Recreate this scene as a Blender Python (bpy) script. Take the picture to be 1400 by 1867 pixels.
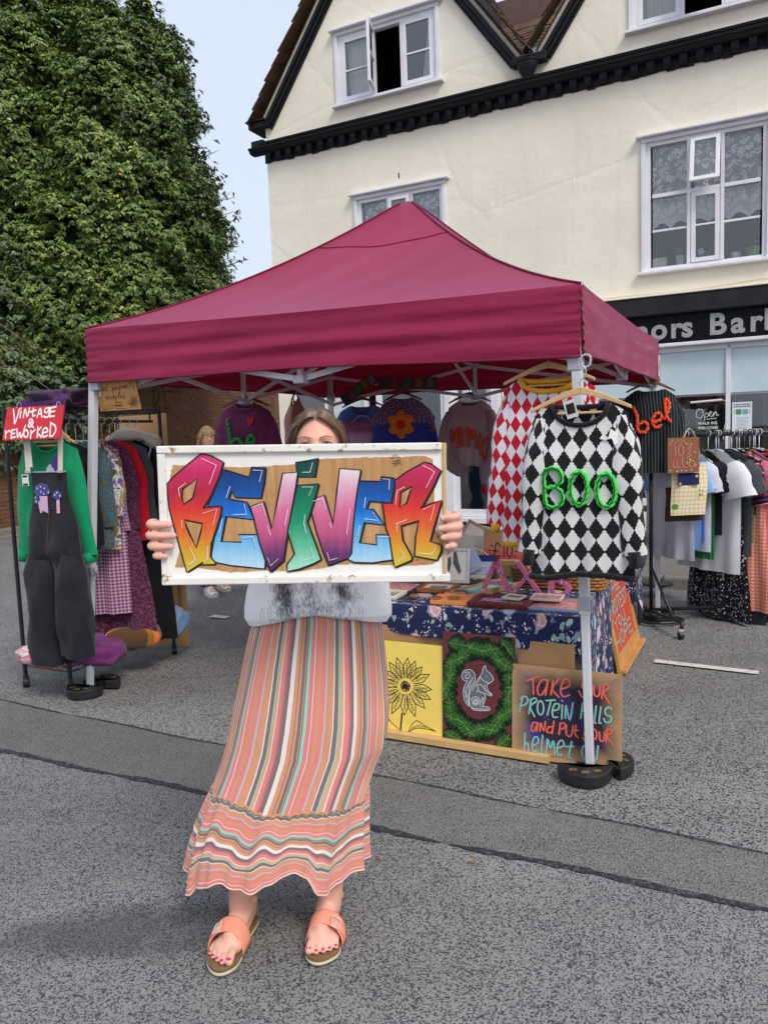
import bpy,bmesh,math,random
import numpy as np
from mathutils import Vector,Matrix
scene=bpy.context.scene
for o in list(bpy.data.objects):
 bpy.data.objects.remove(o)
# ---------------------------------------------------------------- camera
PITCH=math.atan((933.5-795.0)/1400.0)
ROLL=math.atan(0.036)
CAM_H=1.5
cam_data=bpy.data.cameras.new('camera')
cam_data.sensor_fit='HORIZONTAL'
cam_data.sensor_width=36.0
cam_data.lens=36.0
cam_data.clip_start=0.05
cam_data.clip_end=2000.0
camera=bpy.data.objects.new('camera',cam_data)
scene.collection.objects.link(camera)
c_f=Vector((0,math.cos(PITCH),-math.sin(PITCH)))
c_u0=Vector((0,math.sin(PITCH),math.cos(PITCH)))
c_r0=Vector((1,0,0))
c_r=math.cos(ROLL)*c_r0-math.sin(ROLL)*c_u0
c_u=math.sin(ROLL)*c_r0+math.cos(ROLL)*c_u0
camera.matrix_world=Matrix(((c_r.x,c_u.x,-c_f.x,0),(c_r.y,c_u.y,-c_f.y,0),
        (c_r.z,c_u.z,-c_f.z,CAM_H),(0,0,0,1)))
scene.camera=camera
# ---------------------------------------------------------------- sky, sun, exposure
SUN_DIR=Vector((0.34,-0.62,0.80)).normalized()      # towards the hazy sun, behind the viewer
world=bpy.data.worlds.new('World')
scene.world=world
world.use_nodes=True
wt=world.node_tree
wt.nodes.clear()
w_out=wt.nodes.new('ShaderNodeOutputWorld')
w_bg=wt.nodes.new('ShaderNodeBackground')
w_sky=wt.nodes.new('ShaderNodeTexSky')
w_sky.sky_type='NISHITA'
w_sky.sun_disc=False
w_sky.sun_elevation=math.asin(SUN_DIR.z)
w_sky.sun_rotation=math.atan2(SUN_DIR.x,SUN_DIR.y)
w_sky.air_density=1.2
w_sky.dust_density=5.0
w_sky.ozone_density=1.0
w_mix=wt.nodes.new('ShaderNodeMix')
w_mix.data_type='RGBA'
w_mix.inputs[0].default_value=0.8                       # thin even cloud over the blue
w_mix.inputs[7].default_value=(5.75,6.35,7.45,1)
wt.links.new(w_sky.outputs[0],w_mix.inputs[6])
wt.links.new(w_mix.outputs[2],w_bg.inputs[0])
w_bg.inputs[1].default_value=0.1
wt.links.new(w_bg.outputs[0],w_out.inputs[0])
sun_data=bpy.data.lights.new('sun','SUN')
sun_data.energy=1.5
sun_data.angle=math.radians(22)
sun_data.color=(1.0,0.955,0.89)
sun=bpy.data.objects.new('sun',sun_data)
scene.collection.objects.link(sun)
sun.rotation_euler=(-SUN_DIR).to_track_quat('-Z','Y').to_euler()
scene.view_settings.view_transform='Standard'
scene.view_settings.look='None'
scene.view_settings.gamma=1.0
scene.view_settings.use_curve_mapping=False
scene.view_settings.exposure=0.56
scene.cycles.max_bounces=8
scene.cycles.transparent_max_bounces=16
# ---------------------------------------------------------------- frames of reference
PI=math.pi
ANG=-math.radians(26.8)                  # the stall, the shop front and the wall share this turn
OX,OY=0.8575,3.2164                    # foot of the stall's near right leg
UU=Vector((math.cos(ANG),math.sin(ANG),0))
VV=Vector((-math.sin(ANG),math.cos(ANG),0))
def W(u,v,z=0.0):
 return Vector((OX,OY,z))+UU*u+VV*v
def S(r,g,b,k=1.0):
 def f(c):
  c /= 255.0
  return (c/12.92 if c<=0.04045 else ((c+0.055)/1.055)**2.4)*k
 return (f(r),f(g),f(b))
# ---------------------------------------------------------------- object helpers
COLL=scene.collection
def tag(o,label=None,cat=None,group=None,kind=None):
 if label:
  o['label']=label
 if cat:
  o['category']=cat
 if group:
  o['group']=group
 if kind:
  o['kind']=kind
 return o
def thing(name,label,cat,loc=(0,0,0),rotz=0.0,group=None,rot=None):
 o=bpy.data.objects.new(name,None)
 o.empty_display_size=0.1
 COLL.objects.link(o)
 o.location=loc
 o.rotation_euler=rot if rot is not None else (0,0,rotz)
 return tag(o,label,cat,group)
def copy_tree(o,parent=None):
 c=o.copy()
 COLL.objects.link(c)
 c.parent=parent
 for ch in [x for x in bpy.data.objects if x.parent==o]:
  copy_tree(ch,c)
 return c
def newell(pts):
 n=Vector((0,0,0))
 for i in range(len(pts)):
  a=Vector(pts[i]); b=Vector(pts[(i+1) % len(pts)])
  n+=Vector(((a.y-b.y)*(a.z+b.z),(a.z-b.z)*(a.x+b.x),(a.x-b.x)*(a.y+b.y)))
 return n.normalized()
def smooth_path(pts,n=4,closed=False):
 P=[Vector(p) for p in pts]
 m=len(P)
 if m<3:
  return P
 out=[]
 rng=range(m) if closed else range(m-1)
 for i in rng:
  if closed:
   p0,p1,p2,p3=P[i-1],P[i],P[(i+1) % m],P[(i+2) % m]
  else:
   p1,p2=P[i],P[i+1]
   p0=P[i-1] if i>0 else p1*2-p2
   p3=P[i+2] if i+2<m else p2*2-p1
  for k in range(n):
   t=k/n
   out.append(0.5*((2*p1)+(p2-p0)*t+(2*p0-5*p1+4*p2-p3)*t*t+(3*p1-p0-3*p2+p3)*t**3))
 if not closed:
  out.append(P[-1])
 return out
class MB:
 """collects shapes, builds ONE mesh object"""
 def __init__(s):
  s.v=[]
  s.f=[]
  s.uv={}
 def add(s,verts,faces,uvs=None):
  b=len(s.v)
  s.v.extend([tuple(p) for p in verts])
  for i,f in enumerate(faces):
   if uvs is not None:
    s.uv[len(s.f)]=[uvs[k] for k in f]
   s.f.append([b+k for k in f])
  return s
 def box(s,x0,x1,y0,y1,z0,z1):
  v=[(x,y,z) for z in (z0,z1) for y in (y0,y1) for x in (x0,x1)]
  return s.add(v,[(0,2,3,1),(4,5,7,6),(0,1,5,4),(1,3,7,5),(3,2,6,7),(2,0,4,6)])
 def obox(s,c,ax,ay,az):
  c,ax,ay,az=Vector(c),Vector(ax),Vector(ay),Vector(az)
  v=[c+ax*i+ay*j+az*k for k in (-1,1) for j in (-1,1) for i in (-1,1)]
  return s.add(v,[(0,2,3,1),(4,5,7,6),(0,1,5,4),(1,3,7,5),(3,2,6,7),(2,0,4,6)])
 def bar(s,p,q,w,h,up=(0,0,1)):
  p,q=Vector(p),Vector(q)
  d=q-p
  L=d.length
  d=d/L
  side=d.cross(Vector(up))
  if side.length<1e-4:
   side=d.cross(Vector((1,0,0)))
  side.normalize()
  u2=side.cross(d)
  return s.obox((p+q)/2,side*w/2,d*L/2,u2*h/2)
 def tube(s,path,r,n=8,closed=False,cap=True,flat=None,uvl=False):
  P=[Vector(p) for p in path]
  m=len(P)
  R=r if isinstance(r,(list,tuple)) else [r]*m
  verts,faces,uvs=[],[],[]
  prev=None
  dist=0
  for i in range(m):
   if closed:
    t=(P[(i+1) % m]-P[i-1])
   elif i==0:
    t=P[1]-P[0]
   elif i==m-1:
    t=P[-1]-P[-2]
   else:
    t=P[i+1]-P[i-1]
   if t.length<1e-9:
    t=Vector((0,0,1))
   t.normalize()
   if prev is None:
    ref=Vector((0,0,1)) if abs(t.z)<0.9 else Vector((1,0,0))
    a=t.cross(ref).normalized()
   else:
    a=prev-t*prev.dot(t)
    if a.length<1e-6:
     a=t.cross(Vector((0,0,1)))
    a.normalize()
   prev=a
   b=t.cross(a)
   if i:
    dist+=(P[i]-P[i-1]).length
   for k in range(n):
    th=2*PI*k/n
    verts.append(P[i]+(a*math.cos(th)+b*math.sin(th)*(flat or 1.0))*R[i])
    uvs.append((k/n*2*PI*R[i],dist))
  for i in range(m if closed else m-1):
   j=(i+1) % m
   for k in range(n):
    l=(k+1) % n
    faces.append((i*n+k,i*n+l,j*n+l,j*n+k))
  if cap and not closed:
   faces.append(tuple(range(n-1,-1,-1)))
   faces.append(tuple((m-1)*n+k for k in range(n)))
  return s.add(verts,faces,uvs if uvl else None)
 def cyl(s,p,q,r0,r1=None,n=12):
  return s.tube([p,q],[r0,r0 if r1 is None else r1],n)
 def lathe(s,prof,c=(0,0,0),n=20,sx=1,sy=1):
  verts,faces=[],[]
  m=len(prof)
  for (r,z) in prof:
   for k in range(n):
    th=2*PI*k/n
    verts.append((c[0]+r*math.cos(th)*sx,c[1]+r*math.sin(th)*sy,c[2]+z))
  for i in range(m-1):
   for k in range(n):
    l=(k+1) % n
    faces.append((i*n+k,i*n+l,(i+1)*n+l,(i+1)*n+k))
  faces.append(tuple(range(n-1,-1,-1)))
  faces.append(tuple((m-1)*n+k for k in range(n)))
  return s.add(verts,faces)
 def grid(s,fn,nu,nv,uvfn=None,flip=False,closeu=False):
  verts=[fn(i/nu,j/nv) for j in range(nv+1) for i in range(nu+1)]
  uvs=[uvfn(i/nu,j/nv) for j in range(nv+1) for i in range(nu+1)] if uvfn else None
  faces=[]
  for j in range(nv):
   for i in range(nu):
    a=j*(nu+1)+i
    q=(a,a+1,a+nu+2,a+nu+1)
    faces.append(q[::-1] if flip else q)
  return s.add(verts,faces,uvs)
 def prism(s,pts,vec):
  """extrude an outline (list of 3d points) by vec"""
  pts=[Vector(p) for p in pts]
  vec=Vector(vec)
  n=len(pts)
  if newell(pts).dot(vec)>0:
   pts=pts[::-1]
  v=pts+[p+vec for p in pts]
  faces=[tuple(range(n)),tuple(range(2*n-1,n-1,-1))]
  for i in range(n):
   j=(i+1) % n
   faces.append((j,i,n+i,n+j))
  return s.add(v,faces)
 def build(s,name,m,parent=None,smooth=False,angle=None,bevel=0,solid=0,sub=0,seg=2):
  me=bpy.data.meshes.new(name)
  me.from_pydata(s.v,[],s.f)
  if s.uv:
   ul=me.uv_layers.new(name='UVMap')
   k=0
   buf=np.zeros(len(me.loops)*2,dtype=np.float32)
   for i,f in enumerate(s.f):
    u=s.uv.get(i)
    for j in range(len(f)):
     if u:
      buf[2*k]=u[j][0]
      buf[2*k+1]=u[j][1]
     k+=1
   ul.data.foreach_set('uv',buf)
  me.validate()
  if smooth or angle:
   me.polygons.foreach_set('use_smooth',[True]*len(me.polygons))
   if angle:
    me.set_sharp_from_angle(angle=math.radians(angle))
  me.update()
  o=bpy.data.objects.new(name,me)
  COLL.objects.link(o)
  o.parent=parent
  if m is not None:
   me.materials.append(m)
  if bevel:
   b=o.modifiers.new('bevel','BEVEL')
   b.width=bevel
   b.segments=seg
   b.limit_method='ANGLE'
   b.angle_limit=math.radians(40)
  if solid:
   b=o.modifiers.new('solid','SOLIDIFY')
   b.thickness=solid
   b.offset=0
  if sub:
   b=o.modifiers.new('sub','SUBSURF')
   b.levels=sub
   b.render_levels=sub
  return o
def part(name,m,parent,fn,**kw):
 b=MB()
 fn(b)
 return b.build(name,m,parent,**kw)
# ---------------------------------------------------------------- material helpers
MATS={}
class NT:
 def __init__(s,name,rough=0.7,spec=0.3):
  s.m=bpy.data.materials.new(name)
  s.m.use_nodes=True
  s.t=s.m.node_tree
  s.b=s.t.nodes['Principled BSDF']
  s.b.inputs['Roughness'].default_value=rough
  s.b.inputs['Specular IOR Level'].default_value=spec
  s._c=None
 def node(s,typ):
  return s.t.nodes.new(typ)
 def put(s,sock,val):
  if val is None:
   return
  if hasattr(val,'is_linked') or isinstance(val,bpy.types.NodeSocket):
   s.t.links.new(val,sock)
  else:
   if isinstance(val,(tuple,list)) and sock.type=='RGBA' and len(val)==3:
    val=tuple(val)+(1,)
   sock.default_value=val
 def coord(s,which='Object'):
  if s._c is None:
   s._c=s.node('ShaderNodeTexCoord')
  return s._c.outputs[which]
 def vmap(s,vec,scale=(1,1,1),rot=(0,0,0),loc=(0,0,0)):
  n=s.node('ShaderNodeMapping')
  s.put(n.inputs[0],vec)
  n.inputs['Scale'].default_value=scale
  n.inputs['Rotation'].default_value=rot
  n.inputs['Location'].default_value=loc
  return n.outputs[0]
 def sep(s,vec):
  n=s.node('ShaderNodeSeparateXYZ')
  s.put(n.inputs[0],vec)
  return n.outputs[0],n.outputs[1],n.outputs[2]
 def comb(s,x,y,z=0.0):
  n=s.node('ShaderNodeCombineXYZ')
  s.put(n.inputs[0],x); s.put(n.inputs[1],y); s.put(n.inputs[2],z)
  return n.outputs[0]
 def math(s,op,a,b=None,c=None,clamp=False):
  n=s.node('ShaderNodeMath')
  n.operation=op
  n.use_clamp=clamp
  s.put(n.inputs[0],a)
  s.put(n.inputs[1],b)
  s.put(n.inputs[2],c)
  return n.outputs[0]
 def noise(s,vec,scale=5,detail=3,rough=0.55,out=0,dist=0.0):
  n=s.node('ShaderNodeTexNoise')
  s.put(n.inputs['Vector'],vec)
  n.inputs['Scale'].default_value=scale
  n.inputs['Detail'].default_value=detail
  n.inputs['Roughness'].default_value=rough
  n.inputs['Distortion'].default_value=dist
  return n.outputs[out]
 def vor(s,vec,scale=5,feature='F1',out='Distance',rnd=1.0):
  n=s.node('ShaderNodeTexVoronoi')
  n.feature=feature
  s.put(n.inputs['Vector'],vec)
  n.inputs['Scale'].default_value=scale
  n.inputs['Randomness'].default_value=rnd
  return n.outputs[out]
 def ramp(s,fac,stops,interp='LINEAR'):
  n=s.node('ShaderNodeValToRGB')
  n.color_ramp.interpolation=interp
  e=n.color_ramp.elements
  while len(e)>1:
   e.remove(e[-1])
  e[0].position=stops[0][0]
  c=stops[0][1]
  e[0].color=(c,c,c,1) if isinstance(c,(int,float)) else tuple(c)+(1,)
  for p,c in stops[1:]:
   k=e.new(p)
   k.color=(c,c,c,1) if isinstance(c,(int,float)) else tuple(c)+(1,)
  s.put(n.inputs[0],fac)
  return n.outputs[0]
 def mix(s,fac,a,b,mode='MIX'):
  n=s.node('ShaderNodeMix')
  n.data_type='RGBA'
  n.blend_type=mode
  s.put(n.inputs[0],fac)
  s.put(n.inputs[6],a)
  s.put(n.inputs[7],b)
  return n.outputs[2]
 def bump(s,h,strength=0.3,dist=0.01):
  n=s.node('ShaderNodeBump')
  n.inputs['Strength'].default_value=strength
  n.inputs['Distance'].default_value=dist
  s.put(n.inputs['Height'],h)
  if s.b.inputs['Normal'].is_linked:
   s.put(n.inputs['Normal'],s.b.inputs['Normal'].links[0].from_socket)
  s.put(s.b.inputs['Normal'],n.outputs[0])
  return n
 def color(s,c):
  s.put(s.b.inputs['Base Color'],c)
  return s
 def rough(s,r):
  s.put(s.b.inputs['Roughness'],r)
  return s
def plain(name,c,rough=0.6,var=0.12,scale=12.0,bump=0.0,bscale=60.0,metal=0.0,spec=0.35,grime=0.0,trans=0.0):
 """a surface of one colour with faint mottling and relief"""
 if name in MATS:
  return MATS[name]
 t=NT(name,rough,spec)
 v=t.coord('Object')
 n=t.noise(v,scale,4)
 lo=tuple(x*(1-var) for x in c)
 hi=tuple(min(1,x*(1+var)) for x in c)
 col=t.ramp(n,[(0.3,lo),(0.7,hi)])
 if grime:
  g=t.noise(t.vmap(v,(1.3,1.3,1.3)),scale*0.25,6,0.7)
  col=t.mix(t.ramp(g,[(0.45,0.0),(0.75,grime)]),col,tuple(x*0.35+0.01 for x in c))
 t.color(col)
 t.b.inputs['Metallic'].default_value=metal
 t.rough(t.ramp(t.noise(v,scale*2.3,3),[(0.3,max(0.05,rough-0.08)),(0.7,min(1,rough+0.08))]))
 if bump:
  t.bump(t.noise(v,bscale,4),bump,0.004)
 if trans:
  t.b.inputs['Transmission Weight'].default_value=trans
 MATS[name]=t.m
 return t.m
def fabric(name,c,c2=None,weave=420.0,rough=0.9,var=0.14,bump=0.35,sheen=0.15,melange=0.0,knit=0.0,rib=0.0,trans=0.0):
 """cloth: UV in metres"""
 if name in MATS:
  return MATS[name]
 t=NT(name,rough,0.15)
 uv=t.coord('UV')
 n=t.noise(uv,9,4)
 col=t.ramp(n,[(0.3,tuple(x*(1-var) for x in c)),(0.7,tuple(min(1,x*(1+var)) for x in c))])
 if c2 is not None:
  m=t.noise(t.vmap(uv,(1,1,1)),melange or 160,2,0.6)
  col=t.mix(t.ramp(m,[(0.42,0.0),(0.58,1.0)]),col,c2)
 t.color(col)
 t.b.inputs['Sheen Weight'].default_value=sheen
 x,y,z=t.sep(uv)
 if knit:
  sx=t.math('SINE',t.math('MULTIPLY',x,knit*2*PI))
  zz=t.math('MULTIPLY',t.math('ABSOLUTE',t.math('SINE',t.math('MULTIPLY',x,knit*PI))),0.6)
  sy=t.math('SINE',t.math('MULTIPLY',t.math('ADD',y,t.math('MULTIPLY',zz,1.0/knit)),knit*1.5*2*PI))
  h=t.math('ADD',t.math('MULTIPLY',sx,0.5),t.math('MULTIPLY',sy,0.5))
  t.bump(h,bump,0.006)
  t.color(t.mix(t.ramp(h,[(0.2,0.0),(0.9,0.35)]),col,tuple(min(1,q*1.5) for q in c)))
 elif rib:
  sx=t.math('SINE',t.math('MULTIPLY',x,rib*2*PI))
  t.bump(sx,bump,0.006)
 else:
  t.bump(t.noise(uv,weave,2),bump,0.002)
 if trans:
  t.b.inputs['Transmission Weight'].default_value=trans
 MATS[name]=t.m
 return t.m
def printed(name,fn,rough=0.88,sheen=0.1,bump=0.2,weave=400.0):
 """cloth or board whose colour fn(t, uv) builds"""
 if name in MATS:
  return MATS[name]
 t=NT(name,rough,0.2)
 uv=t.coord('UV')
 t.color(fn(t,uv))
 t.b.inputs['Sheen Weight'].default_value=sheen
 if bump:
  t.bump(t.noise(uv,weave,2),bump,0.002)
 MATS[name]=t.m
 return t.m
def glass_mat(name='window_glass',tint=(0.965,0.975,0.98),refl=1.0,base=0.05):
 if name in MATS:
  return MATS[name]
 m=bpy.data.materials.new(name)
 m.use_nodes=True
 t=m.node_tree
 t.nodes.clear()
 o=t.nodes.new('ShaderNodeOutputMaterial')
 tr=t.nodes.new('ShaderNodeBsdfTransparent')
 tr.inputs[0].default_value=tuple(tint)+(1,)
 gl=t.nodes.new('ShaderNodeBsdfGlossy')
 gl.inputs['Roughness'].default_value=0.03
 fr=t.nodes.new('ShaderNodeFresnel')
 fr.inputs[0].default_value=1.5
 ad=t.nodes.new('ShaderNodeMath')
 ad.operation='MULTIPLY_ADD'
 ad.inputs[1].default_value=refl
 ad.inputs[2].default_value=base
 t.links.new(fr.outputs[0],ad.inputs[0])
 no=t.nodes.new('ShaderNodeTexNoise')
 no.inputs['Scale'].default_value=2.5
 co=t.nodes.new('ShaderNodeTexCoord')
 t.links.new(co.outputs['Object'],no.inputs['Vector'])
 bu=t.nodes.new('ShaderNodeBump')
 bu.inputs['Strength'].default_value=0.03
 bu.inputs['Distance'].default_value=0.02
 t.links.new(no.outputs[0],bu.inputs['Height'])
 t.links.new(bu.outputs[0],gl.inputs['Normal'])
 mx=t.nodes.new('ShaderNodeMixShader')
 t.links.new(ad.outputs[0],mx.inputs[0])
 t.links.new(tr.outputs[0],mx.inputs[1])
 t.links.new(gl.outputs[0],mx.inputs[2])
 t.links.new(mx.outputs[0],o.inputs[0])
 MATS[name]=m
 return m
# ---------------------------------------------------------------- flat drawing: paint strokes and shapes on boards and cloth
def homography(quad,w,h):
 """photo corners TL,TR,BR,BL of a flat panel -> panel metres, origin bottom centre, x right, y up"""
 dst=[(-w/2,h),(w/2,h),(w/2,0),(-w/2,0)]
 A,B=[],[]
 for (x,y),(X,Y) in zip(quad,dst):
  A.append([x,y,1,0,0,0,-X*x,-X*y]); B.append(X)
  A.append([0,0,0,x,y,1,-Y*x,-Y*y]); B.append(Y)
 k=np.linalg.solve(np.array(A,float),np.array(B,float))
 def f(x,y):
  d=k[6]*x+k[7]*y+1
  return ((k[0]*x+k[1]*y+k[2])/d,(k[3]*x+k[4]*y+k[5])/d)
 return f
def xz(p,d=0.0):                 # panel coordinates -> local 3d, the face looks towards -y
 return Vector((p[0],-d,p[1]))
def stroke(mb,pts,w,d=0.001,n=4,closed=False,lift=0.0006,place=xz,taper=False):
 P=smooth_path([Vector((p[0],p[1],0)) for p in pts],n,closed) if len(pts)>2 else [Vector((p[0],p[1],0)) for p in pts]
 m=len(P)
 L,C,R=[],[],[]
 for i in range(m):
  a=P[i-1] if (i>0 or closed) else P[i]
  b=P[(i+1) % m] if (i<m-1 or closed) else P[i]
  t=b-a
  if t.length<1e-9:
   t=Vector((1,0,0))
  t.normalize()
  nn=Vector((-t.y,t.x,0))
  ww=w/2
  if taper:
   ww *= 0.35+0.65*math.sin(PI*min(1,max(0.0,(i+0.5)/m)))
  L.append(P[i]+nn*ww); R.append(P[i]-nn*ww); C.append(P[i])
 base=len(mb.v)
 for i in range(m):
  mb.v.append(tuple(place(L[i],d))); mb.v.append(tuple(place(C[i],d+lift))); mb.v.append(tuple(place(R[i],d)))
 for i in range(m if closed else m-1):
  j=(i+1) % m
  for k in (0,1):
   mb.f.append([base+i*3+k,base+j*3+k,base+j*3+k+1,base+i*3+k+1])
 if not closed:
  for i,sg in ((0,-1),(m-1,1)):
   t=(P[min(i+1,m-1)]-P[max(i-1,0)])
   if t.length<1e-9:
    t=Vector((1,0,0))
   t.normalize()
   nn=Vector((-t.y,t.x,0))
   r=(L[i]-C[i]).length
   b0=len(mb.v)
   mb.v.append(tuple(place(C[i],d+lift)))
   K=6
   for k in range(K+1):
    th=PI*k/K
    mb.v.append(tuple(place(C[i]+nn*math.cos(th)*r+t*sg*math.sin(th)*r,d)))
   for k in range(K):
    q=[b0,b0+1+k,b0+2+k]
    mb.f.append(q if sg<0 else q[::-1])
 return mb
def shape(mb,pts,d=0.001,place=xz):
 """filled outline, triangulated"""
 bm=bmesh.new()
 vs=[bm.verts.new((p[0],p[1],0)) for p in pts]
 f=bm.faces.new(vs)
 r=bmesh.ops.triangulate(bm,faces=[f])
 b=len(mb.v)
 bm.verts.index_update()
 for v in vs:
  mb.v.append(tuple(place(v.co,d)))
 for t in bm.faces:
  q=[b+v.index for v in t.verts]
  pv=[Vector(mb.v[k]) for k in q]
  mb.f.append(q)
 bm.free()
 return mb
def dot(mb,c,r,d=0.001,place=xz,n=10,ry=None):
 ry=ry or r
 return shape(mb,[(c[0]+r*math.cos(2*PI*k/n),c[1]+ry*math.sin(2*PI*k/n)) for k in range(n)],d,place)
# ================================================================ SETTING: road, pavement
def asphalt(name,stone,grey,chip,seed,share=.45,dark_at=None):
 """pale grey mortar-like binder with dark chips of stone standing in it"""
 t=NT(name,0.85,0.25)
 v0=t.vmap(t.coord('Object'),(1,1,1),loc=(seed,seed*2,0))
 wn=t.node('ShaderNodeVectorMath'); wn.operation='SCALE'
 t.put(wn.inputs[0],t.noise(v0,stone*.8,2,.5,out=1)); wn.inputs['Scale'].default_value=.9/stone
 wa=t.node('ShaderNodeVectorMath'); wa.operation='ADD'
 t.put(wa.inputs[0],v0); t.put(wa.inputs[1],wn.outputs[0])
 v=wa.outputs[0]
 d=t.vor(v,stone*.9)
 cx,cy,cz=t.sep(t.vor(v,stone*.9,'F1','Color'))
 worm=t.noise(v,stone*1.15,2,.5,dist=.25)
 dens=t.noise(v0,7,3,.6)
 lev=t.math('ADD',worm,t.math('ADD',t.math('MULTIPLY',t.math('SUBTRACT',dens,.5),.10),t.math('MULTIPLY',t.math('SUBTRACT',cy,.5),.12)))
 ch=t.ramp(lev,[(share-.05,1.0),(share+.035,0.0)])
 fine=t.noise(v0,stone*4.2,3,.75)
 mid=t.noise(v0,stone*1.6,3,.7)
 g=t.ramp(t.math('ADD',t.math('MULTIPLY',fine,.5),t.math('MULTIPLY',mid,.5)),[(.36,tuple(q*.45 for q in grey)),(.5,grey),(.66,tuple(q*1.5 for q in grey))])
 col=t.mix(ch,g,t.ramp(cz,[(0,tuple(q*.7 for q in chip)),(1,tuple(q*1.9 for q in chip))]))
 pale_chip=t.math('MULTIPLY',t.math('GREATER_THAN',cz,.975),t.ramp(d,[(.18,1.0),(.26,0.0)]))  # a few scattered stone chips coloured pale
 col=t.mix(t.math('MULTIPLY',pale_chip,.8),col,(.55,.53,.48))
 big=t.noise(v0,0.55,5,0.6)
 col=t.mix(1.0,col,t.ramp(big,[(0.3,0.80),(0.7,1.12)]),'MULTIPLY')
 worn=t.noise(t.vmap(v0,(0.35,1.6,1),rot=(0,0,0.47)),1.0,4,0.6)
 col=t.mix(1.0,col,t.ramp(worn,[(0.35,0.88),(0.7,1.10)]),'MULTIPLY')
 spill_and_patch=t.ramp(t.noise(v0,2.2,5,0.75),[(0.64,0.0),(0.80,0.45)])
 if dark_at:  # darkens one ragged-edged ellipse of the surface
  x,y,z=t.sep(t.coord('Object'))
  ex_=t.math('DIVIDE',t.math('SUBTRACT',x,dark_at[0]),dark_at[2]); ey_=t.math('DIVIDE',t.math('SUBTRACT',y,dark_at[1]),dark_at[3])
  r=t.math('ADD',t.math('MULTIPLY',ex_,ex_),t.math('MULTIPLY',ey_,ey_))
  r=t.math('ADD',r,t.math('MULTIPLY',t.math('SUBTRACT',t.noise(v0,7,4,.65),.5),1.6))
  spill_and_patch=t.math('MAXIMUM',spill_and_patch,t.ramp(r,[(.15,.62),(.5,.42),(1.1,0.0)]))
 col=t.mix(spill_and_patch,col,tuple(q*1.15 for q in chip))
 t.color(col)
 t.bump(t.math('SUBTRACT',t.math('MULTIPLY',t.math('ADD',fine,mid),.4),t.math('MULTIPLY',ch,.5)),0.7,0.004)
 t.rough(t.ramp(ch,[(0.0,0.92),(1.0,0.6)]))
 return t.m
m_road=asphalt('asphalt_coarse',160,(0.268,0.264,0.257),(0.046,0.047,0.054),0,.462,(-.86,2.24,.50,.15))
m_patch=asphalt('asphalt_patch',160,(0.222,0.217,0.208),(0.040,0.041,0.043),7,.45)
m_far=asphalt('asphalt_fine',105,(0.262,0.258,0.252),(0.038,0.039,0.044),3,.46)
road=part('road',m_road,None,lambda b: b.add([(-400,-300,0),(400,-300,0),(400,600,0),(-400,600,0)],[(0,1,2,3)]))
tag(road,kind='structure')
def strip(mb,pts,w,z,wob=0.0,seed=1,step=0.12,w2=None):
 """a band of changing width laid on the road along (u,v) points"""
 rnd=random.Random(seed)
 P=[]
 for i in range(len(pts)-1):
  a,b=Vector(pts[i]+(0,)),Vector(pts[i+1]+(0,))
  n=max(1,int((b-a).length/step))
  for k in range(n):
   P.append(a.lerp(b,k/n))
 P.append(Vector(pts[-1]+(0,)))
 L=[]
 ph=rnd.random()*9
 for i,p in enumerate(P):
  t=(P[min(i+1,len(P)-1)]-P[max(i-1,0)]).normalized()
  n=Vector((-t.y,t.x,0))
  ww=w*(1+wob*rnd.uniform(-1,1))
  off=wob*w*math.sin(i*0.37+ph)*0.8
  L.append((p+n*(off+ww/2),p+n*(off-ww/2)))
 base=len(mb.v)
 for a,b in L:
  mb.v.append(tuple(W(a.x,a.y,z)))
  mb.v.append(tuple(W(b.x,b.y,z)))
 for i in range(len(L)-1):
  mb.f.append([base+2*i,base+2*i+1,base+2*i+3,base+2*i+2])
# the road beyond the trench has a finer wearing course; the trench itself was dug and refilled
SEAM_A=[(-9,-0.28),(-3.44,-0.31),(-1.5,-0.36),(0.7,-0.40),(8,-0.45)]
SEAM_B=[(-9,-0.9),(-2.74,-0.83),(-1.0,-0.79),(0.69,-0.75),(8,-0.72)]
fc_=MB()
fc_.add([tuple(W(u,v,.0015)) for u,v in SEAM_A]+[tuple(W(u,5.0,.0015)) for u,v in SEAM_A[::-1]],[tuple(range(10))])
tag(fc_.build('road_far_course',m_far),kind='structure')
pt_=MB()
pt_.add([tuple(W(u,v,.003)) for u,v in SEAM_B]+[tuple(W(u,v,.003)) for u,v in SEAM_A[::-1]],[tuple(range(10))])
tag(pt_.build('road_trench_patch',m_patch),kind='structure')
tt_=NT('bitumen_seam',.7,.3)
_v=tt_.coord('Object')
tt_.color(tt_.mix(tt_.ramp(tt_.noise(_v,70,4,.7),[(.5,0.0),(.62,.8)]),(.026,.028,.034),(.12,.12,.118)))
tt_.bump(tt_.noise(_v,120,3),.5,.003)
m_tar=tt_.m
rs_=random.Random(77)
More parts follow.
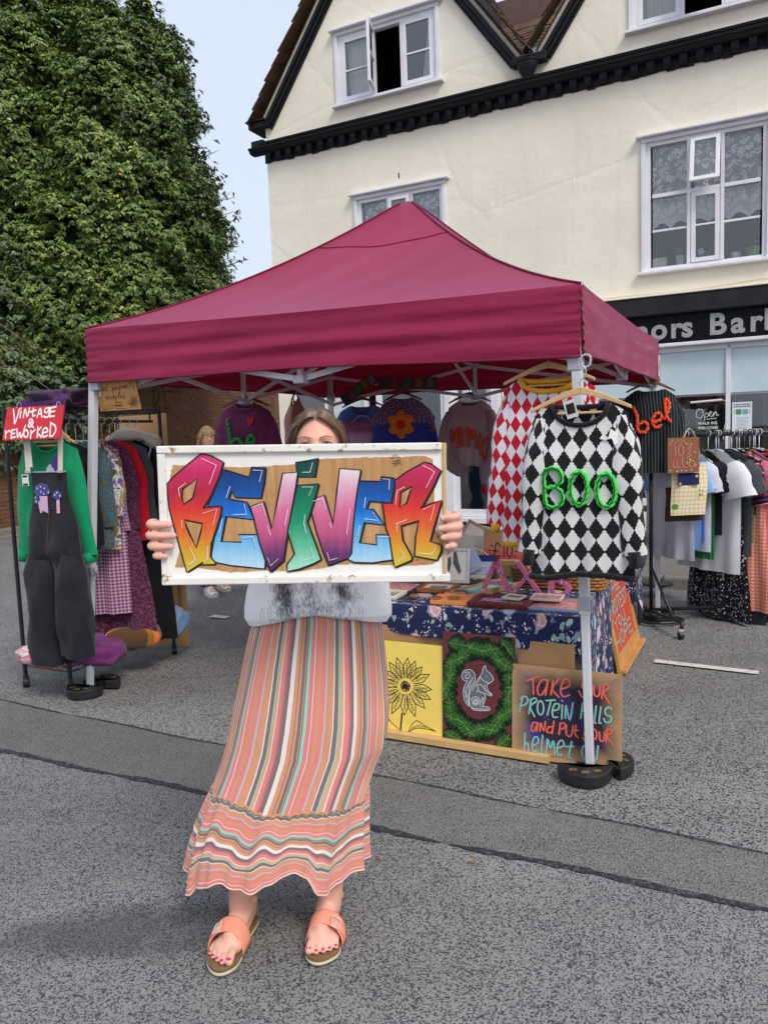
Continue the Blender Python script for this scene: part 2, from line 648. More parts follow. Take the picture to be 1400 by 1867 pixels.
for k,ln in enumerate((SEAM_A,SEAM_B)):
 u=-7.0
 while u<5:
  L=rs_.uniform(.5,1.3)
  def vat(q):
   for i in range(len(ln)-1):
    if q<=ln[i+1][0]:
     return ln[i][1]+(ln[i+1][1]-ln[i][1])*(q-ln[i][0])/(ln[i+1][0]-ln[i][0])
   return ln[-1][1]
  s_=MB()
  n_=int(L/.03)
  st=[(u+L*i/n_,vat(u+L*i/n_)) for i in range(n_+1)]
  base=[]
  for i,(uu,vv) in enumerate(st):
   e=min(1,i/4,(n_-i)/4)
   hw_=(.0085,.017)[k]*(.25+.75*e)*(1+rs_.uniform(-.35,.35))
   vv+=.006*math.sin(uu*7+k)
   base.append((tuple(W(uu,vv+hw_,.0045)),tuple(W(uu,vv-hw_*rs_.uniform(.7,1.2),.0045))))
  for i,(q0,q1) in enumerate(base):
   s_.v+=[q0,q1]
  s_.f+=[[2*i,2*i+1,2*i+3,2*i+2] for i in range(len(base)-1)]
  tag(s_.build('bitumen_seam',m_tar),kind='structure')
  u+=L+rs_.uniform(-.02,.05)
m_paint=plain('road_paint',(0.62,0.61,0.57),0.7,0.18,40,0.3,150,grime=0.5)
m_yellow=plain('yellow_road_paint',(0.50,0.40,0.16),0.75,0.2,30,0.2,120,grime=0.5)
def paint(name,pts,m,z=0.012):
 b=MB()
 b.add([(p[0],p[1],z) for p in pts],[tuple(range(len(pts)))])
 return tag(b.build(name,m),kind='structure')
def painted_line(name,a,b,w,m):
 a,b=Vector(a+(0,)),Vector(b+(0,))
 t=(b-a).normalized()
 n=Vector((-t.y,t.x,0))*w/2
 return paint(name,[a-n,b-n,b+n,a+n],m)
painted_line('parking_line',(1.69,4.777),(2.205,4.468),0.07,m_paint)
painted_line('parking_line',(-2.22,6.83),(-1.86,6.66),0.09,m_paint)
painted_line('parking_line',(-1.52,6.50),(-1.36,6.42),0.08,m_paint)
painted_line('parking_line',(-2.55,7.75),(-2.1,7.55),0.09,m_paint)
p0=Vector((-6.62,13.0))
for k in range(2):
 a=p0+Vector((UU.x,UU.y))*(-0.0+0.16*k)-Vector((VV.x,VV.y))*9
 b=a+Vector((VV.x,VV.y))*26
 painted_line('yellow_line',(a.x,a.y),(b.x,b.y),0.06,m_yellow)
# pavement in front of the shops: slabs with a kerb
m_pave=plain('pavement_tarmac',(0.165,0.155,0.14),0.9,0.16,9,0.5,160,grime=0.35)
m_kerb=plain('kerb_stone',(0.20,0.19,0.175),0.85,0.2,14,0.4,90,grime=0.4)
pavement=thing('pavement',None,None,W(-6.6,4.12),ANG)
tag(pavement,kind='structure')
part('surface',m_pave,pavement,lambda b: b.box(0.0,24,0.152,2.5,0.0,0.105))
kerb_mesh=None
for k in range(24):
 if kerb_mesh is None:
  o=part('kerb_stone',m_kerb,pavement,lambda b: b.box(0.004,0.91,0.0,0.149,-0.05,0.115),bevel=0.018)
  kerb_mesh=o
 else:
  o=kerb_mesh.copy()
  COLL.objects.link(o)
  o.parent=pavement
 o.location=(0.915*k,random.Random(k).uniform(-.004,.004),random.Random(k+9).uniform(-.004,.003))
# far pavement along the brick wall
side_pave=thing('pavement',None,None,(-6.9,13.9,0),ANG)
tag(side_pave,kind='structure')
part('surface',m_pave,side_pave,lambda b: b.box(-1.0,0.2,-12,24,0.0,0.09))
for k in range(16):
 o=part('kerb_stone',m_kerb,side_pave,lambda b: b.box(0.203,0.33,-0.45,0.45,-0.05,0.10),bevel=0.015) if k==0 else o0.copy()
 if k==0:
  o0=o
 else:
  COLL.objects.link(o)
  o.parent=side_pave
 o.location=(0,-3.2+0.906*k,0)
# litter of fallen leaves on the road
m_dry=plain('dry_leaf',(0.30,0.15,0.05),0.8,0.4,40)
rl=random.Random(5)
fallen=MB()
for k in range(90):
 if k<12:
  u,v=rl.uniform(-3,1.5),rl.uniform(-1.5,3.5)
 else:
  u,v=rl.uniform(-2.5,3.5),4.08-abs(rl.gauss(0,.10))
 c=W(u,v,0.013)
 a=rl.uniform(0,6.3)
 r=rl.uniform(.008,.02)
 ax=Vector((math.cos(a),math.sin(a),rl.uniform(0,.5)))*r
 ay=Vector((-math.sin(a),math.cos(a),rl.uniform(0,.5)))*r*.6
 fallen.add([c-ax,c-ay*.8+Vector((0,0,.004)),c+ax,c+ay],[(0,1,2,3)])
o=fallen.build('fallen_leaves',m_dry)
tag(o,'scattered dry brown leaves along the kerb and road','leaves',kind='stuff')
# ================================================================ HOUSE with shop front
BX0,BV=-6.02,6.6                       # left corner (u) and face (v) of the house
def bx(u):
 return u-BX0
def stucco():
 t=NT('cream_render',0.88,0.2)
 v=t.coord('Object')
 big=t.noise(v,0.8,5,0.6)
 col=t.ramp(big,[(0.3,S(226,217,198)),(0.5,S(234,226,208)),(0.72,S(240,233,216))])
 x,y,z=t.sep(v)
 streak=t.noise(t.vmap(v,(3.2,1,0.22)),1.6,5,0.65)
 col=t.mix(t.ramp(streak,[(0.55,0.0),(0.8,0.35)]),col,S(196,190,168))
 spots=t.noise(v,26,4,0.7)
 col=t.mix(t.ramp(spots,[(0.70,0.0),(0.78,0.35)]),col,S(150,140,120))
 t.color(col)
 h=t.math('ADD',t.math('MULTIPLY',t.noise(v,2.6,5,0.6),1.0),t.math('MULTIPLY',t.noise(v,34,3,0.6),0.12))
 crack=t.vor(t.vmap(v,(0.55,1,0.75)),1.0,'DISTANCE_TO_EDGE')
 wig=t.noise(v,7,3)
 cr=t.ramp(t.math('ADD',crack,t.math('MULTIPLY',t.math('SUBTRACT',wig,0.5),0.10)),[(0.0,0.0),(0.035,1.0)])
 h=t.math('ADD',h,t.math('MULTIPLY',cr,0.22))
 t.bump(h,0.42,0.03)
 return t.m
m_render=stucco()
m_black=plain('black_timber_paint',(0.0075,0.008,0.010),0.55,0.35,7,0.3,40,spec=0.22)
m_white=plain('white_joinery_paint',S(226,224,230),0.42,0.05,6,0.12,60,spec=0.45,grime=0.12)
m_greyboard=plain('weathered_grey_board',S(160,156,142),0.75,0.15,10,0.3,50)
m_lead=plain('lead_flashing',S(120,122,128),0.45,0.25,12,0.2,40,metal=0.4)
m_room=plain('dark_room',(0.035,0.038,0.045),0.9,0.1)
m_glass=glass_mat()
m_frost=None
house=thing('house','cream rendered house with twin gables, black cornice and a shop front below','building',W(BX0,BV),ANG)
HH=14.0
def wall_with_holes(name,outline,holes,m,parent,y=0.0):
 bm=bmesh.new()
 edges=[]
 for loop in [outline]+holes:
  vs=[bm.verts.new((p[0],y,p[1])) for p in loop]
  for i in range(len(vs)):
   edges.append(bm.edges.new((vs[i],vs[(i+1) % len(vs)])))
 bmesh.ops.triangle_fill(bm,edges=edges,use_beauty=True)
 # reveals of the holes
 for loop in holes:
  q=[bm.verts.new((p[0],y,p[1])) for p in loop]
  r=[bm.verts.new((p[0],y+0.16,p[1])) for p in loop]
  for i in range(len(q)):
   j=(i+1) % len(q)
   bm.faces.new((q[i],q[j],r[j],r[i]))
 bmesh.ops.recalc_face_normals(bm,faces=bm.faces)
 for f in bm.faces:
  if abs(f.normal.y)>0.9 and f.normal.y>0:
   f.normal_flip()
 me=bpy.data.meshes.new(name)
 bm.to_mesh(me)
 bm.free()
 o=bpy.data.objects.new(name,me)
 COLL.objects.link(o)
 o.parent=parent
 me.materials.append(m)
 return o
def rect(x0,x1,z0,z1):
 return [(x0,z0),(x1,z0),(x1,z1),(x0,z1)]
WIN=dict(g1=(bx(-4.745),bx(-3.285),6.115,7.03),g2=(bx(-.80),bx(.66),6.10,7.03),
   m1=(bx(-4.53),bx(-3.255),3.42,4.80),m3=(bx(-.665),bx(.615),3.335,4.815))
SHOP=[rect(bx(-5.75),bx(-3.30),0.30,2.45),rect(bx(-3.18),bx(-2.64),0.27,2.45),rect(bx(-2.52),bx(-1.70),0.11,2.45),rect(bx(-1.45),bx(5.0),0.55,2.43)]
# front: a storey and a half up to the cornice, then the two gables
G1L,G1R,GB=0.0,3.86,6.13
SL=1.37
outline=[(0,0),(HH,0),(HH,6.13),(11.5,6.13),(8.0,GB),(6.06,GB+1.94*SL),(4.12,GB),(G1R,GB),(1.93,GB+1.93*SL),(0,GB)]
wall_with_holes('wall',outline,[rect(*WIN[k]) for k in ('g1','g2','m1','m3')]+SHOP,m_render,house)
part('side_wall',m_render,house,lambda b: b.add([(0,0,0),(0,9,0),(0,9,6.1),(0,0,6.1)],[(0,3,2,1)]))
part('side_wall',m_render,house,lambda b: b.add([(HH,0,0),(HH,9,0),(HH,9,6.1),(HH,0,6.1)],[(0,1,2,3)]))
part('back_wall',m_render,house,lambda b: b.add([(0,9,0),(HH,9,0),(HH,9,6.1),(0,9,6.1)],[(0,1,2,3)]))
# old repair in the render shows as a ragged raised outline
rc_=random.Random(14)
for (u0,z0,u1,z1) in ((-2.55,4.50,-1.54,4.60),(-1.52,4.56,-1.50,3.50),(-2.57,4.45,-2.56,3.80),(-2.38,3.52,-1.53,3.50)):
 n_=int(math.hypot(u1-u0,z1-z0)/.05)
 part('render_ridge',m_render,house,lambda b: b.tube([(bx(u0+(u1-u0)*k/n_)+rc_.gauss(0,.008),.002,z0+(z1-z0)*k/n_+rc_.gauss(0,.010)) for k in range(n_+1)],[.0025+.0035*rc_.random() for k in range(n_+1)],6),smooth=True)
part('fixing_hole',m_black,house,lambda b: b.box(bx(-3.89),bx(-3.875),-.004,.0,4.99,5.06))
# roofs behind the gables
m_tile=NT('clay_roof_tile',0.85,0.2)
_v=m_tile.coord('Object')
_i=m_tile.node('ShaderNodeObjectInfo').outputs['Random']
_c=m_tile.ramp(_i,[(0.0,S(74,54,44)),(0.3,S(98,68,52)),(0.55,S(86,72,60)),(0.8,S(112,74,56)),(1.0,S(66,56,50))])
_c=m_tile.mix(m_tile.ramp(m_tile.noise(_v,14,5,0.7),[(0.45,0.0),(0.75,0.75)]),_c,S(96,92,74))
m_tile.color(_c)
m_tile.bump(m_tile.noise(_v,40,4),0.5,0.006)
m_tile=m_tile.m
roof=MB()
for (xl,xa,xr) in ((-0.05,1.93,3.91),(4.07,6.06,8.05)):
 za=GB+(xa-xl)*SL
 zl=GB-0.0
 roof.add([(xl,-.06,zl),(xa,-.06,za),(xa,7,za),(xl,7,zl)],[(0,1,2,3)])
 roof.add([(xa,-.06,za),(xr,-.06,zl),(xr,7,zl),(xa,7,za)],[(0,1,2,3)])
roof_o=roof.build('roof',plain('roof_underlay',S(70,50,40),0.9,.2),house,solid=0.03)
slope_o=part('roof',MATS['roof_underlay'],house,lambda b: b.add([(2.4,.10,6.10),(5.6,.10,6.10),(5.6,1.9,7.9),(2.4,1.9,7.9)],[(0,1,2,3)]))
# tiles on the slope between the gables
tile_mb=MB()
tile_mb.box(-0.081,0.081,-0.13,0.13,-0.006,0.007)
tile0=tile_mb.build('roof_tile',m_tile,slope_o)
first=True
rt=random.Random(3)
def put_tile(loc,rot):
 global first
 if first:
  o=tile0
  first=False
 else:
  o=tile0.copy()
  COLL.objects.link(o)
 o.location=loc
 o.rotation_euler=rot
 return o
R45=PI/4
for r in range(13):
 y0=0.10+r*0.068
 z0=6.12+r*0.068
 half=0.14+(z0-6.12)/SL+0.05
 n=int(half/0.083)+1
 off=0.083 if r % 2 else 0
 for k in range(-n,n+1):
  x=3.99+k*0.166+off
  if abs(x-3.99)>half+.05:
   continue
  o=put_tile((x+rt.uniform(-.006,.006),y0,z0+0.022+rt.uniform(-.004,.006)),(R45-0.09+rt.uniform(-.04,.04),rt.uniform(-.035,.035),rt.uniform(-.05,.05)))
  o.parent=slope_o
# verge tiles stepping up both slopes of each gable
vt=MB()
vt.box(-0.13,0.13,-0.081,0.081,-0.006,0.008)
vt0=vt.build('roof_tile',m_tile,roof_o)
first2=True
sa=math.atan(SL)
for (xl,sg,L) in ((-0.10,1,3.1),(3.93,-1,1.5),(4.05,1,2.0)):
 n=int(L/0.105)
 for r in range(n):
  for c in range(2 if L>3 else 1):
   d=r*0.105
   x=xl+sg*(d*math.cos(sa))
   z=GB+0.04+d*math.sin(sa)
   if first2:
    o=vt0
    first2=False
   else:
    o=vt0.copy()
    COLL.objects.link(o)
    o.parent=roof_o
   o.location=(x+rt.uniform(-.004,.004)-sg*.03,-0.115+c*0.166+(0.04 if r % 2 else 0)+rt.uniform(-.012,.012),z+.05+rt.uniform(-.004,.004))
   o.rotation_euler=(rt.uniform(-.03,.03),-sg*(sa-0.11)+rt.uniform(-.02,.02),0)
# bargeboards: black moulded board, pale fillet above it
def sloped(mb,x,z,sg,L,a0,a1,y0,y1):
 """board lying along the verge: a0..a1 measured square to the slope, inwards is positive"""
 t=Vector((sg*math.cos(sa),0,math.sin(sa)))
 n=Vector((sg*math.sin(sa),0,-math.cos(sa)))
 p=Vector((x,0,z))
 q=[p+n*a0,p+t*L+n*a0,p+t*L+n*a1,p+n*a1]
 mb.prism([(w.x,y0,w.z) for w in q],(0,y1-y0,0))
for (x,sg,L) in ((-0.02,1,3.3),(3.88,-1,3.3),(4.10,1,3.3)):
 b=MB()
 sloped(b,x,GB,sg,L,0.045,0.10,-0.10,0.02)
 sloped(b,x,GB,sg,L,0.10,0.15,-0.075,0.02)
 sloped(b,x,GB,sg,L,0.15,0.175,-0.045,0.02)
 b.build('bargeboard',m_black,house,bevel=0.006)
 b=MB()
 sloped(b,x,GB,sg,L,0.0,0.043,-0.085,0.0)
 b.build('verge_fillet',m_greyboard,house)
# kneeler at the left foot, flashing and hopper head in the valley
b=MB()
b.box(-0.24,0.11,-0.10,0.3,GB-0.065,GB+0.02)
b.box(-0.27,0.06,-0.13,0.3,GB+0.02,GB+0.05)
b.build('verge_foot',m_black,house,bevel=0.008)
part('valley_flashing',m_lead,house,lambda b: b.prism([(3.80,-.09,GB-.03),(4.19,-.09,GB-.03),(4.12,.12,GB+.12),(3.87,.12,GB+.12)],(0,-.012,.012)),bevel=0.004)
part('valley_board',m_black,house,lambda b: b.box(3.77,4.21,-.12,-.002,GB-.13,GB-.035),bevel=0.012)
hop=MB()
hop.lathe([(0.055,0),(0.07,0.05),(0.11,0.12),(0.125,0.17),(0.125,0.20),(0.135,0.205),(0.135,0.225)],(3.985,-.14,5.79),14,1.0,0.8)
hop.build('rainwater_hopper',m_black,house,angle=40)
# cornice: gutter, mouldings, dentil blocks
cor=MB()
prof=[(0.0,5.70),(-0.05,5.69),(-0.13,5.695),(-0.16,5.715),(-0.165,5.735),(-0.19,5.74),(-0.195,5.765),(-0.12,5.775),(-0.05,5.80),(0.0,5.84)]
cor.prism([(-0.20,y,z) for y,z in prof],(HH+0.2,0,0))
cornice=cor.build('cornice',m_black,house)
gut=MB()
gp=[(-0.055+0.062*math.cos(a)-.06,5.82+0.062*math.sin(a)) for a in [PI+PI*k/8 for k in range(9)]]
gut.prism([(-0.03,y,z) for y,z in gp],(HH+0.03,0,0))
gut.build('gutter',m_black,house)
part('gutter_end',m_black,house,lambda b: b.box(-0.26,-0.04,-.03,.14,5.80,5.93),bevel=0.02)
dn=MB()
dn.prism([(0,-.021,5.585),(0,-0.055,5.592),(0,-0.085,5.615),(0,-0.10,5.694),(0,-.021,5.694)],(0.085,0,0))
fz=MB()
for k in range(140):
 x_=-.02+.1*k
 fz.box(x_,x_+.0995,-.02,-.002,5.572+.008*math.sin(k*1.3)+.006*math.sin(k*2.9),5.697)
fz.build('frieze',m_black,cornice)
dn0=dn.build('dentil',m_black,cornice,bevel=0.006)
for k in range(44):
 o=dn0 if k==0 else dn0.copy()
 if k:
  COLL.objects.link(o)
  o.parent=cornice
 o.location=(0.03+0.178*k,0,0)
# ---------------------------------------------------------------- windows
def lace(name,scale=26):
 if name in MATS:
  return MATS[name]
 t=NT(name,0.9,0.1)
 uv=t.coord('UV')
 t.color((0.86,0.87,0.90))
 a=t.noise(uv,scale,3,0.6,dist=1.5)
 b=t.vor(uv,scale*0.55)
 motif=t.math('MULTIPLY',t.ramp(a,[(0.45,0.0),(0.50,1.0)]),t.ramp(b,[(0.45,1.0),(0.62,0.0)]))
 x,y,z=t.sep(uv)
 low=t.ramp(y,[(0.0,0.45),(0.42,0.0)])
 al=t.math('ADD',t.math('MULTIPLY',motif,0.75),t.math('ADD',low,0.36),clamp=True)
 t.put(t.b.inputs['Alpha'],al)
 MATS[name]=t.m
 return t.m
def voile(name='white_voile',al=0.82):
 if name in MATS:
  return MATS[name]
 t=NT(name,0.9,0.1)
 t.color((0.78,0.79,0.80))
 t.b.inputs['Alpha'].default_value=al
 MATS[name]=t.m
 return t.m
def curtain(parent,m,x0,x1,zt,zb,y,folds=6,amp=0.02,scallop=0.0,lean=0.0,w_bot=None):
 b=MB()
 nx,nz=40,10
 def fn(s,q):
  h=zt+(zb-zt)*q
  if scallop:
   h+=scallop*abs(math.sin(s*PI*folds*0.8))*q
  x=x0+(x1-x0)*s
  if w_bot is not None:
   x=x0+(x1-x0)*(s if q<.5 else s)
   x=x0+((x1-x0)*(1-q)+w_bot*q)*s
  return (x+lean*q,y+amp*math.sin(s*PI*2*folds+math.sin(s*9)),h)
 b.grid(fn,nx,nz,lambda s,q: (s*abs(x1-x0),(1-q)*abs(zt-zb)))
 return b.build('curtain',m,parent,smooth=True)
def pane(parent,x0,x1,z0,z1,y):
 return part('pane',m_glass,parent,lambda b: b.box(x0,x1,y,y+0.004,z0,z1))
def frame_bars(parent,name,rects,y0,y1,m=None,bevel=0.004):
 b=MB()
 for r in rects:
  b.box(r[0],r[1],y0,y1,r[2],r[3])
 return b.build(name,m or m_white,parent,bevel=bevel)
def surround(x0,x1,z0,z1,drip=True,depth=0.0):
 """fixed frame with drip board and sill; returns the window part"""
 w=frame_bars(house,'window',[(x0-.055,x0-.002,z0,z1),(x1+.002,x1+.055,z0,z1),(x0-.055,x1+.055,z1+.002,z1+.05)],-.035,.03)
 part('sill',m_white,w,lambda b: b.box(x0-.10,x1+.10,-.085,.03,z0-.035,z0-.002),bevel=0.006)
 if drip:
  part('drip_board',m_white,w,lambda b: b.box(x0-.11,x1+.11,-.095,.0,z1+.053,z1+.078),bevel=0.005)
 fr=0.045
 frame_bars(w,'frame',[(x0,x0+fr,z0,z1),(x1-fr,x1,z0,z1),(x0+fr,x1-fr,z1-fr,z1),(x0+fr,x1-fr,z0,z0+fr)],.0,.07)
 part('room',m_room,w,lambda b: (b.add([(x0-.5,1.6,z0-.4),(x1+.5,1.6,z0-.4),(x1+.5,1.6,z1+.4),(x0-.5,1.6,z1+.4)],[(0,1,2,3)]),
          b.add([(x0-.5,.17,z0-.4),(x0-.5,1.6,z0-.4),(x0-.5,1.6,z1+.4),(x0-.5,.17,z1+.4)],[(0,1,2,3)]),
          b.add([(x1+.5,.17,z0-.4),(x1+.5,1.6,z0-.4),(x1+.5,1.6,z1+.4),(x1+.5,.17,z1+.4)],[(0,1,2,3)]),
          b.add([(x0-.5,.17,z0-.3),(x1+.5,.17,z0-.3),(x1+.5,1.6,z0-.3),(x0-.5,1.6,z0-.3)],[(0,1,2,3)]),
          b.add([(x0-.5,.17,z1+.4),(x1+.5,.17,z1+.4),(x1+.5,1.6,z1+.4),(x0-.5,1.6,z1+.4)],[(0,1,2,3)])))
 return w
def sash(parent,x0,x1,z0,z1,y,st=0.05,bars=(),thick=0.035):
 s_=frame_bars(parent,'sash',[(x0,x0+st,z0,z1),(x1-st,x1,z0,z1),(x0+st,x1-st,z1-st,z1),(x0+st,x1-st,z0,z0+st)] +
     [(x0+st,x1-st,z-.011,z+.011) for z in bars],y,y+thick,bevel=0.003)
 return s_
# gable windows: three lights, the middle casement stands open
for key,opened in (('g1','side'),('g2','top')):
 x0,x1,z0,z1=WIN[key]
 w=surround(x0,x1,z0,z1)
 a,c=x0+.045,x1-.045
 e1,e2=a+(c-a)*0.355,a+(c-a)*0.665
 frame_bars(w,'mullion',[(e1-.018,e1+.018,z0+.045,z1-.045),(e2-.018,e2+.018,z0+.045,z1-.045)],.002,.066)
 for (l,r) in ((a,e1-.019),(e2+.019,c)):
  sash(w,l,r,z0+.046,z1-.046,-.004,.055,((z0+z1)/2-.02,))
  pane(w,l+.05,r-.05,z0+.09,z1-.09,.014)
 curtain(w,voile(),a+.05,e1-.06,z1-.06,z0+.06,.12,5,.018,lean=.0)
 curtain(w,voile(),c-.03,c-.10,z1-.06,z0+.06,.12,2,.012,w_bot=-.19)
 # the open leaf
 l,r=e1+.019,e2-.019
 lw=r-l
 leaf=MB()
 st=.05
 zz0,zz1=z0+.05,z1-.05
 if opened=='side':
  al=math.radians(74)
  piv=bpy.data.objects.new('casement',None)
  mb=MB()
  for q in [(0,st,zz0,zz1),(lw-st,lw,zz0,zz1),(st,lw-st,zz1-st,zz1),(st,lw-st,zz0,zz0+st),(st,lw-st,(zz0+zz1)/2-.011,(zz0+zz1)/2+.011)]:
   mb.box(q[0],q[1],-.018,.018,q[2],q[3])
  mb.box(st,lw-st,-.002,.002,(zz0+zz1)/2-.3,(zz0+zz1)/2-.299)
  lo=mb.build('casement',m_white,w,bevel=0.003)
  lo.location=(l,-.012,0)
  lo.rotation_euler=(0,0,-al)
  po=part('pane',m_glass,w,lambda b: b.box(st,lw-st,-.002,.002,zz0+st,zz1-st))
  po.location=lo.location
  po.rotation_euler=lo.rotation_euler
  bpy.data.objects.remove(piv)
 else:
  mb=MB()
  for q in [(l,l+st,zz0,zz1),(r-st,r,zz0,zz1),(l+st,r-st,zz1-st,zz1),(l+st,r-st,zz0,zz0+st)]:
   mb.box(q[0],q[1],-.018,.018,q[2]-zz1,q[3]-zz1)
  lo=mb.build('casement',m_white,w,bevel=0.003)
  lo.location=(0,-.012,zz1)
  lo.rotation_euler=(-math.radians(24),0,0)
  po=part('pane',m_glass,w,lambda b: b.box(l+st,r-st,-.002,.002,zz0+st-zz1,-st))
  po.location=lo.location
  po.rotation_euler=lo.rotation_euler
# first-floor windows
for key in ('m1','m3'):
 x0,x1,z0,z1=WIN[key]
 w=surround(x0,x1,z0,z1)
 a,c=x0+.045,x1-.045
 e=[a,a+(c-a)*.355,a+(c-a)*.655,c]
 zt=z0+(z1-z0)*.585
 zb=z0+(z1-z0)*.315
 frame_bars(w,'mullion',[(q-.02,q+.02,z0+.045,z1-.045) for q in e[1:3]],-.004,.066)
 frame_bars(w,'transom',[(e[k]+.021,e[k+1]-.021,zt-.022,zt+.022) for k in range(3)],.0,.066)
 for k in range(3):
  l,r=e[k]+.021,e[k+1]-.021
  if k==1:
   sash(w,l+.004,r-.004,z0+.05,zt-.026,-.008,.05,(zb,))
   pane(w,l+.045,r-.045,z0+.09,zt-.07,.012)
  else:
   frame_bars(w,'glazing_bar',[(l,r,zb-.014,zb+.014)],.012,.045)
   pane(w,l,r,z0+.045,zt-.022,.03)
   pane(w,l,r,zt+.022,z1-.045,.03)
 l,r=e[1]+.021,e[2]-.021
 mb=MB()
 h=z1-.05-(zt+.024)
 for q in [(l,l+.045,-h,0),(r-.045,r,-h,0),(l+.045,r-.045,-.045,0),(l+.045,r-.045,-h,-h+.045)]:
  mb.box(q[0],q[1],-.018,.018,q[2],q[3])
 lo=mb.build('casement',m_white,w,bevel=0.003)
 lo.location=(0,-.02,z1-.05)
 po=part('pane',m_glass,w,lambda b: b.box(l+.04,r-.04,-.002,.002,-h+.04,-.04))
 po.location=lo.location
 lo.rotation_euler=po.rotation_euler=(-math.radians(17 if key=='m3' else 3),0,0)
 curtain(w,lace('lace_net'),a+.01,c-.01,z1-.05,zb+.03,.105,7,.014,scallop=.07)
# things on the sill inside the right-hand first-floor window
m_cream=plain('cream_plastic',S(216,212,190),0.5,.05)
m_whitepot=plain('white_glaze',S(220,224,226),0.25,.05)
m_green=plain('lime_glaze',S(120,178,62),0.3,.06)
m_leafp=plain('houseplant_leaf',S(92,110,52),0.6,.3,30)
def pot(u,label,prof,m,leaves=0,colr=None,zsill=3.39,y=0.14,sx=1.0):
 t=thing('plant_pot',label,'plant pot',W(u,BV+y,zsill),ANG)
 mb=MB()
 mb.lathe(prof,(0,0,0),18,sx,1)
 mb.build('pot',m,t,angle=40)
 if leaves:
  rr=random.Random(int(u*100))
  lf=MB()
  top=prof[-1][1]
  for k in range(leaves):
   a=rr.uniform(0,2*PI)
   L=rr.uniform(.06,.13)
   tip=Vector((math.cos(a)*L,math.sin(a)*L*.5,top+rr.uniform(.01,.09)))
   md=Vector((math.cos(a)*L*.5,math.sin(a)*L*.25,top+rr.uniform(.05,.10)))
   n=Vector((-math.sin(a),math.cos(a),0))*.012
   lf.add([(0,0,top),md-n,tip,md+n],[(0,1,2,3)])
  lf.build('leaves',m_leafp,t)
 return t
t=thing('planter_box','cream rectangular box on window sill behind the left lower pane','box',W(-.53,BV+.14,3.39),ANG)
part('body',m_cream,t,lambda b: b.box(-.085,.085,-.05,.05,0,.12),bevel=0.02)
pot(-.30,'white tapered plant pot on window sill beside the cream box',[(.04,0),(.055,.11),(.06,.115)],m_whitepot,8)
pot(0.02,'low white dish of green succulents on window sill, middle pane',[(.05,0),(.09,.035),(.092,.045)],m_whitepot,30)
pot(.30,'small round white pot on window sill, right pane',[(.035,0),(.055,.03),(.055,.07),(.03,.085)],m_whitepot)
pot(.49,'lime green plant pot on window sill in right-hand pane',[(.055,0),(.085,.10),(.09,.105)],m_green,8)
t=thing('plant_label','pale blue card on a stick in the succulent dish','card',W(-.02,BV+.10,3.43),ANG)
part('card',plain('pale_blue_card',S(190,215,220),.6,.05),t,lambda b: b.obox((-.05,0,.09),(.03,0,.012),(0,.001,0),(-.012,0,.032)))
part('stick',m_cream,t,lambda b: b.cyl((0,0,0),(-.04,0,.06),.003,n=6))
# ---------------------------------------------------------------- shop front
m_beam=plain('old_black_beam',(0.012,0.0125,0.015),0.55,0.45,5,0.8,16,spec=0.3)
part('beam',m_beam,house,lambda b: b.box(bx(-5.9),HH-.1,-.14,-.002,2.80,3.02),bevel=0.02)
part('beam_fillet',m_render,house,lambda b: b.box(bx(-5.9),HH-.1,-.155,-.002,3.024,3.045),bevel=0.006)
cable=MB()
cable.tube([(bx(-1.5)+k*.25,-.012,3.075+.012*math.sin(k*.9)+.004*k) for k in range(14)],.006,6)
cable.build('cable',m_render,house,smooth=True)
m_fascia=plain('fascia_black',(0.004,0.0045,0.007),0.5,0.2,4,spec=0.12)
fascia=part('fascia_board',m_fascia,house,lambda b: b.box(bx(-1.75),bx(5.0),-.075,-.002,2.475,2.798))
m_letter=plain('fascia_grey_letter',S(158,158,160),0.5,.06)
def text_mesh(txt,size,m,parent,loc,rot=(PI/2,0,0),bold=0.0,ext=0.003,name='lettering',shear=0.0,sx=1.0,spacing=1.0,align='LEFT'):
 cu=bpy.data.curves.new(name,'FONT')
 cu.body=txt
 cu.size=size
 cu.extrude=ext
 cu.offset=bold
 cu.shear=shear
 cu.space_character=spacing
 cu.align_x=align
 o=bpy.data.objects.new(name,cu)
 COLL.objects.link(o)
 bpy.context.view_layer.update()
 me=bpy.data.meshes.new_from_object(o.evaluated_get(bpy.context.evaluated_depsgraph_get()))
 bpy.data.objects.remove(o)
 r=bpy.data.objects.new(name,me)
 me.materials.clear()
 me.materials.append(m)
 COLL.objects.link(r)
 r.parent=parent
 r.location=loc
 r.rotation_euler=rot
 r.scale=(sx,1,1)
 return r
for ch,u in (('n',-.80),('o',-.605),('r',-.39),('s',-.265),('B',.03),('a',.265),('r',.455),('b',.60)):
 text_mesh(ch,0.33,m_letter,fascia,(bx(u),-.079,2.535),bold=0.010,sx=1.0,name='sign_letter')
for u in (-.552,):
 part('board_joint',m_greyboard if u>0 else m_fascia,fascia,lambda b: b.box(bx(u),bx(u)+(.045 if u>0 else .004),-.0785,-.0765,2.478,2.796))
part('shop_head',m_white,house,lambda b: b.box(bx(-1.75),bx(5.0),-.10,-.002,2.43,2.472),bevel=0.008)
shopw=frame_bars(house,'window',[(bx(-1.45),bx(-1.39),.55,2.43),(bx(-.62),bx(-.575),.55,2.43),(bx(.21),bx(.262),.55,2.43),(bx(1.35),bx(1.40),.55,2.43),(bx(3.0),bx(3.06),.55,2.43),
          (bx(-1.39),bx(5.0),.55,.62),(bx(-1.39),bx(5.0),2.37,2.43)],.0,.07)
xs=[bx(-1.39),bx(-.62),bx(-.575),bx(.21),bx(.262),bx(1.35),bx(1.40),bx(3.0)]
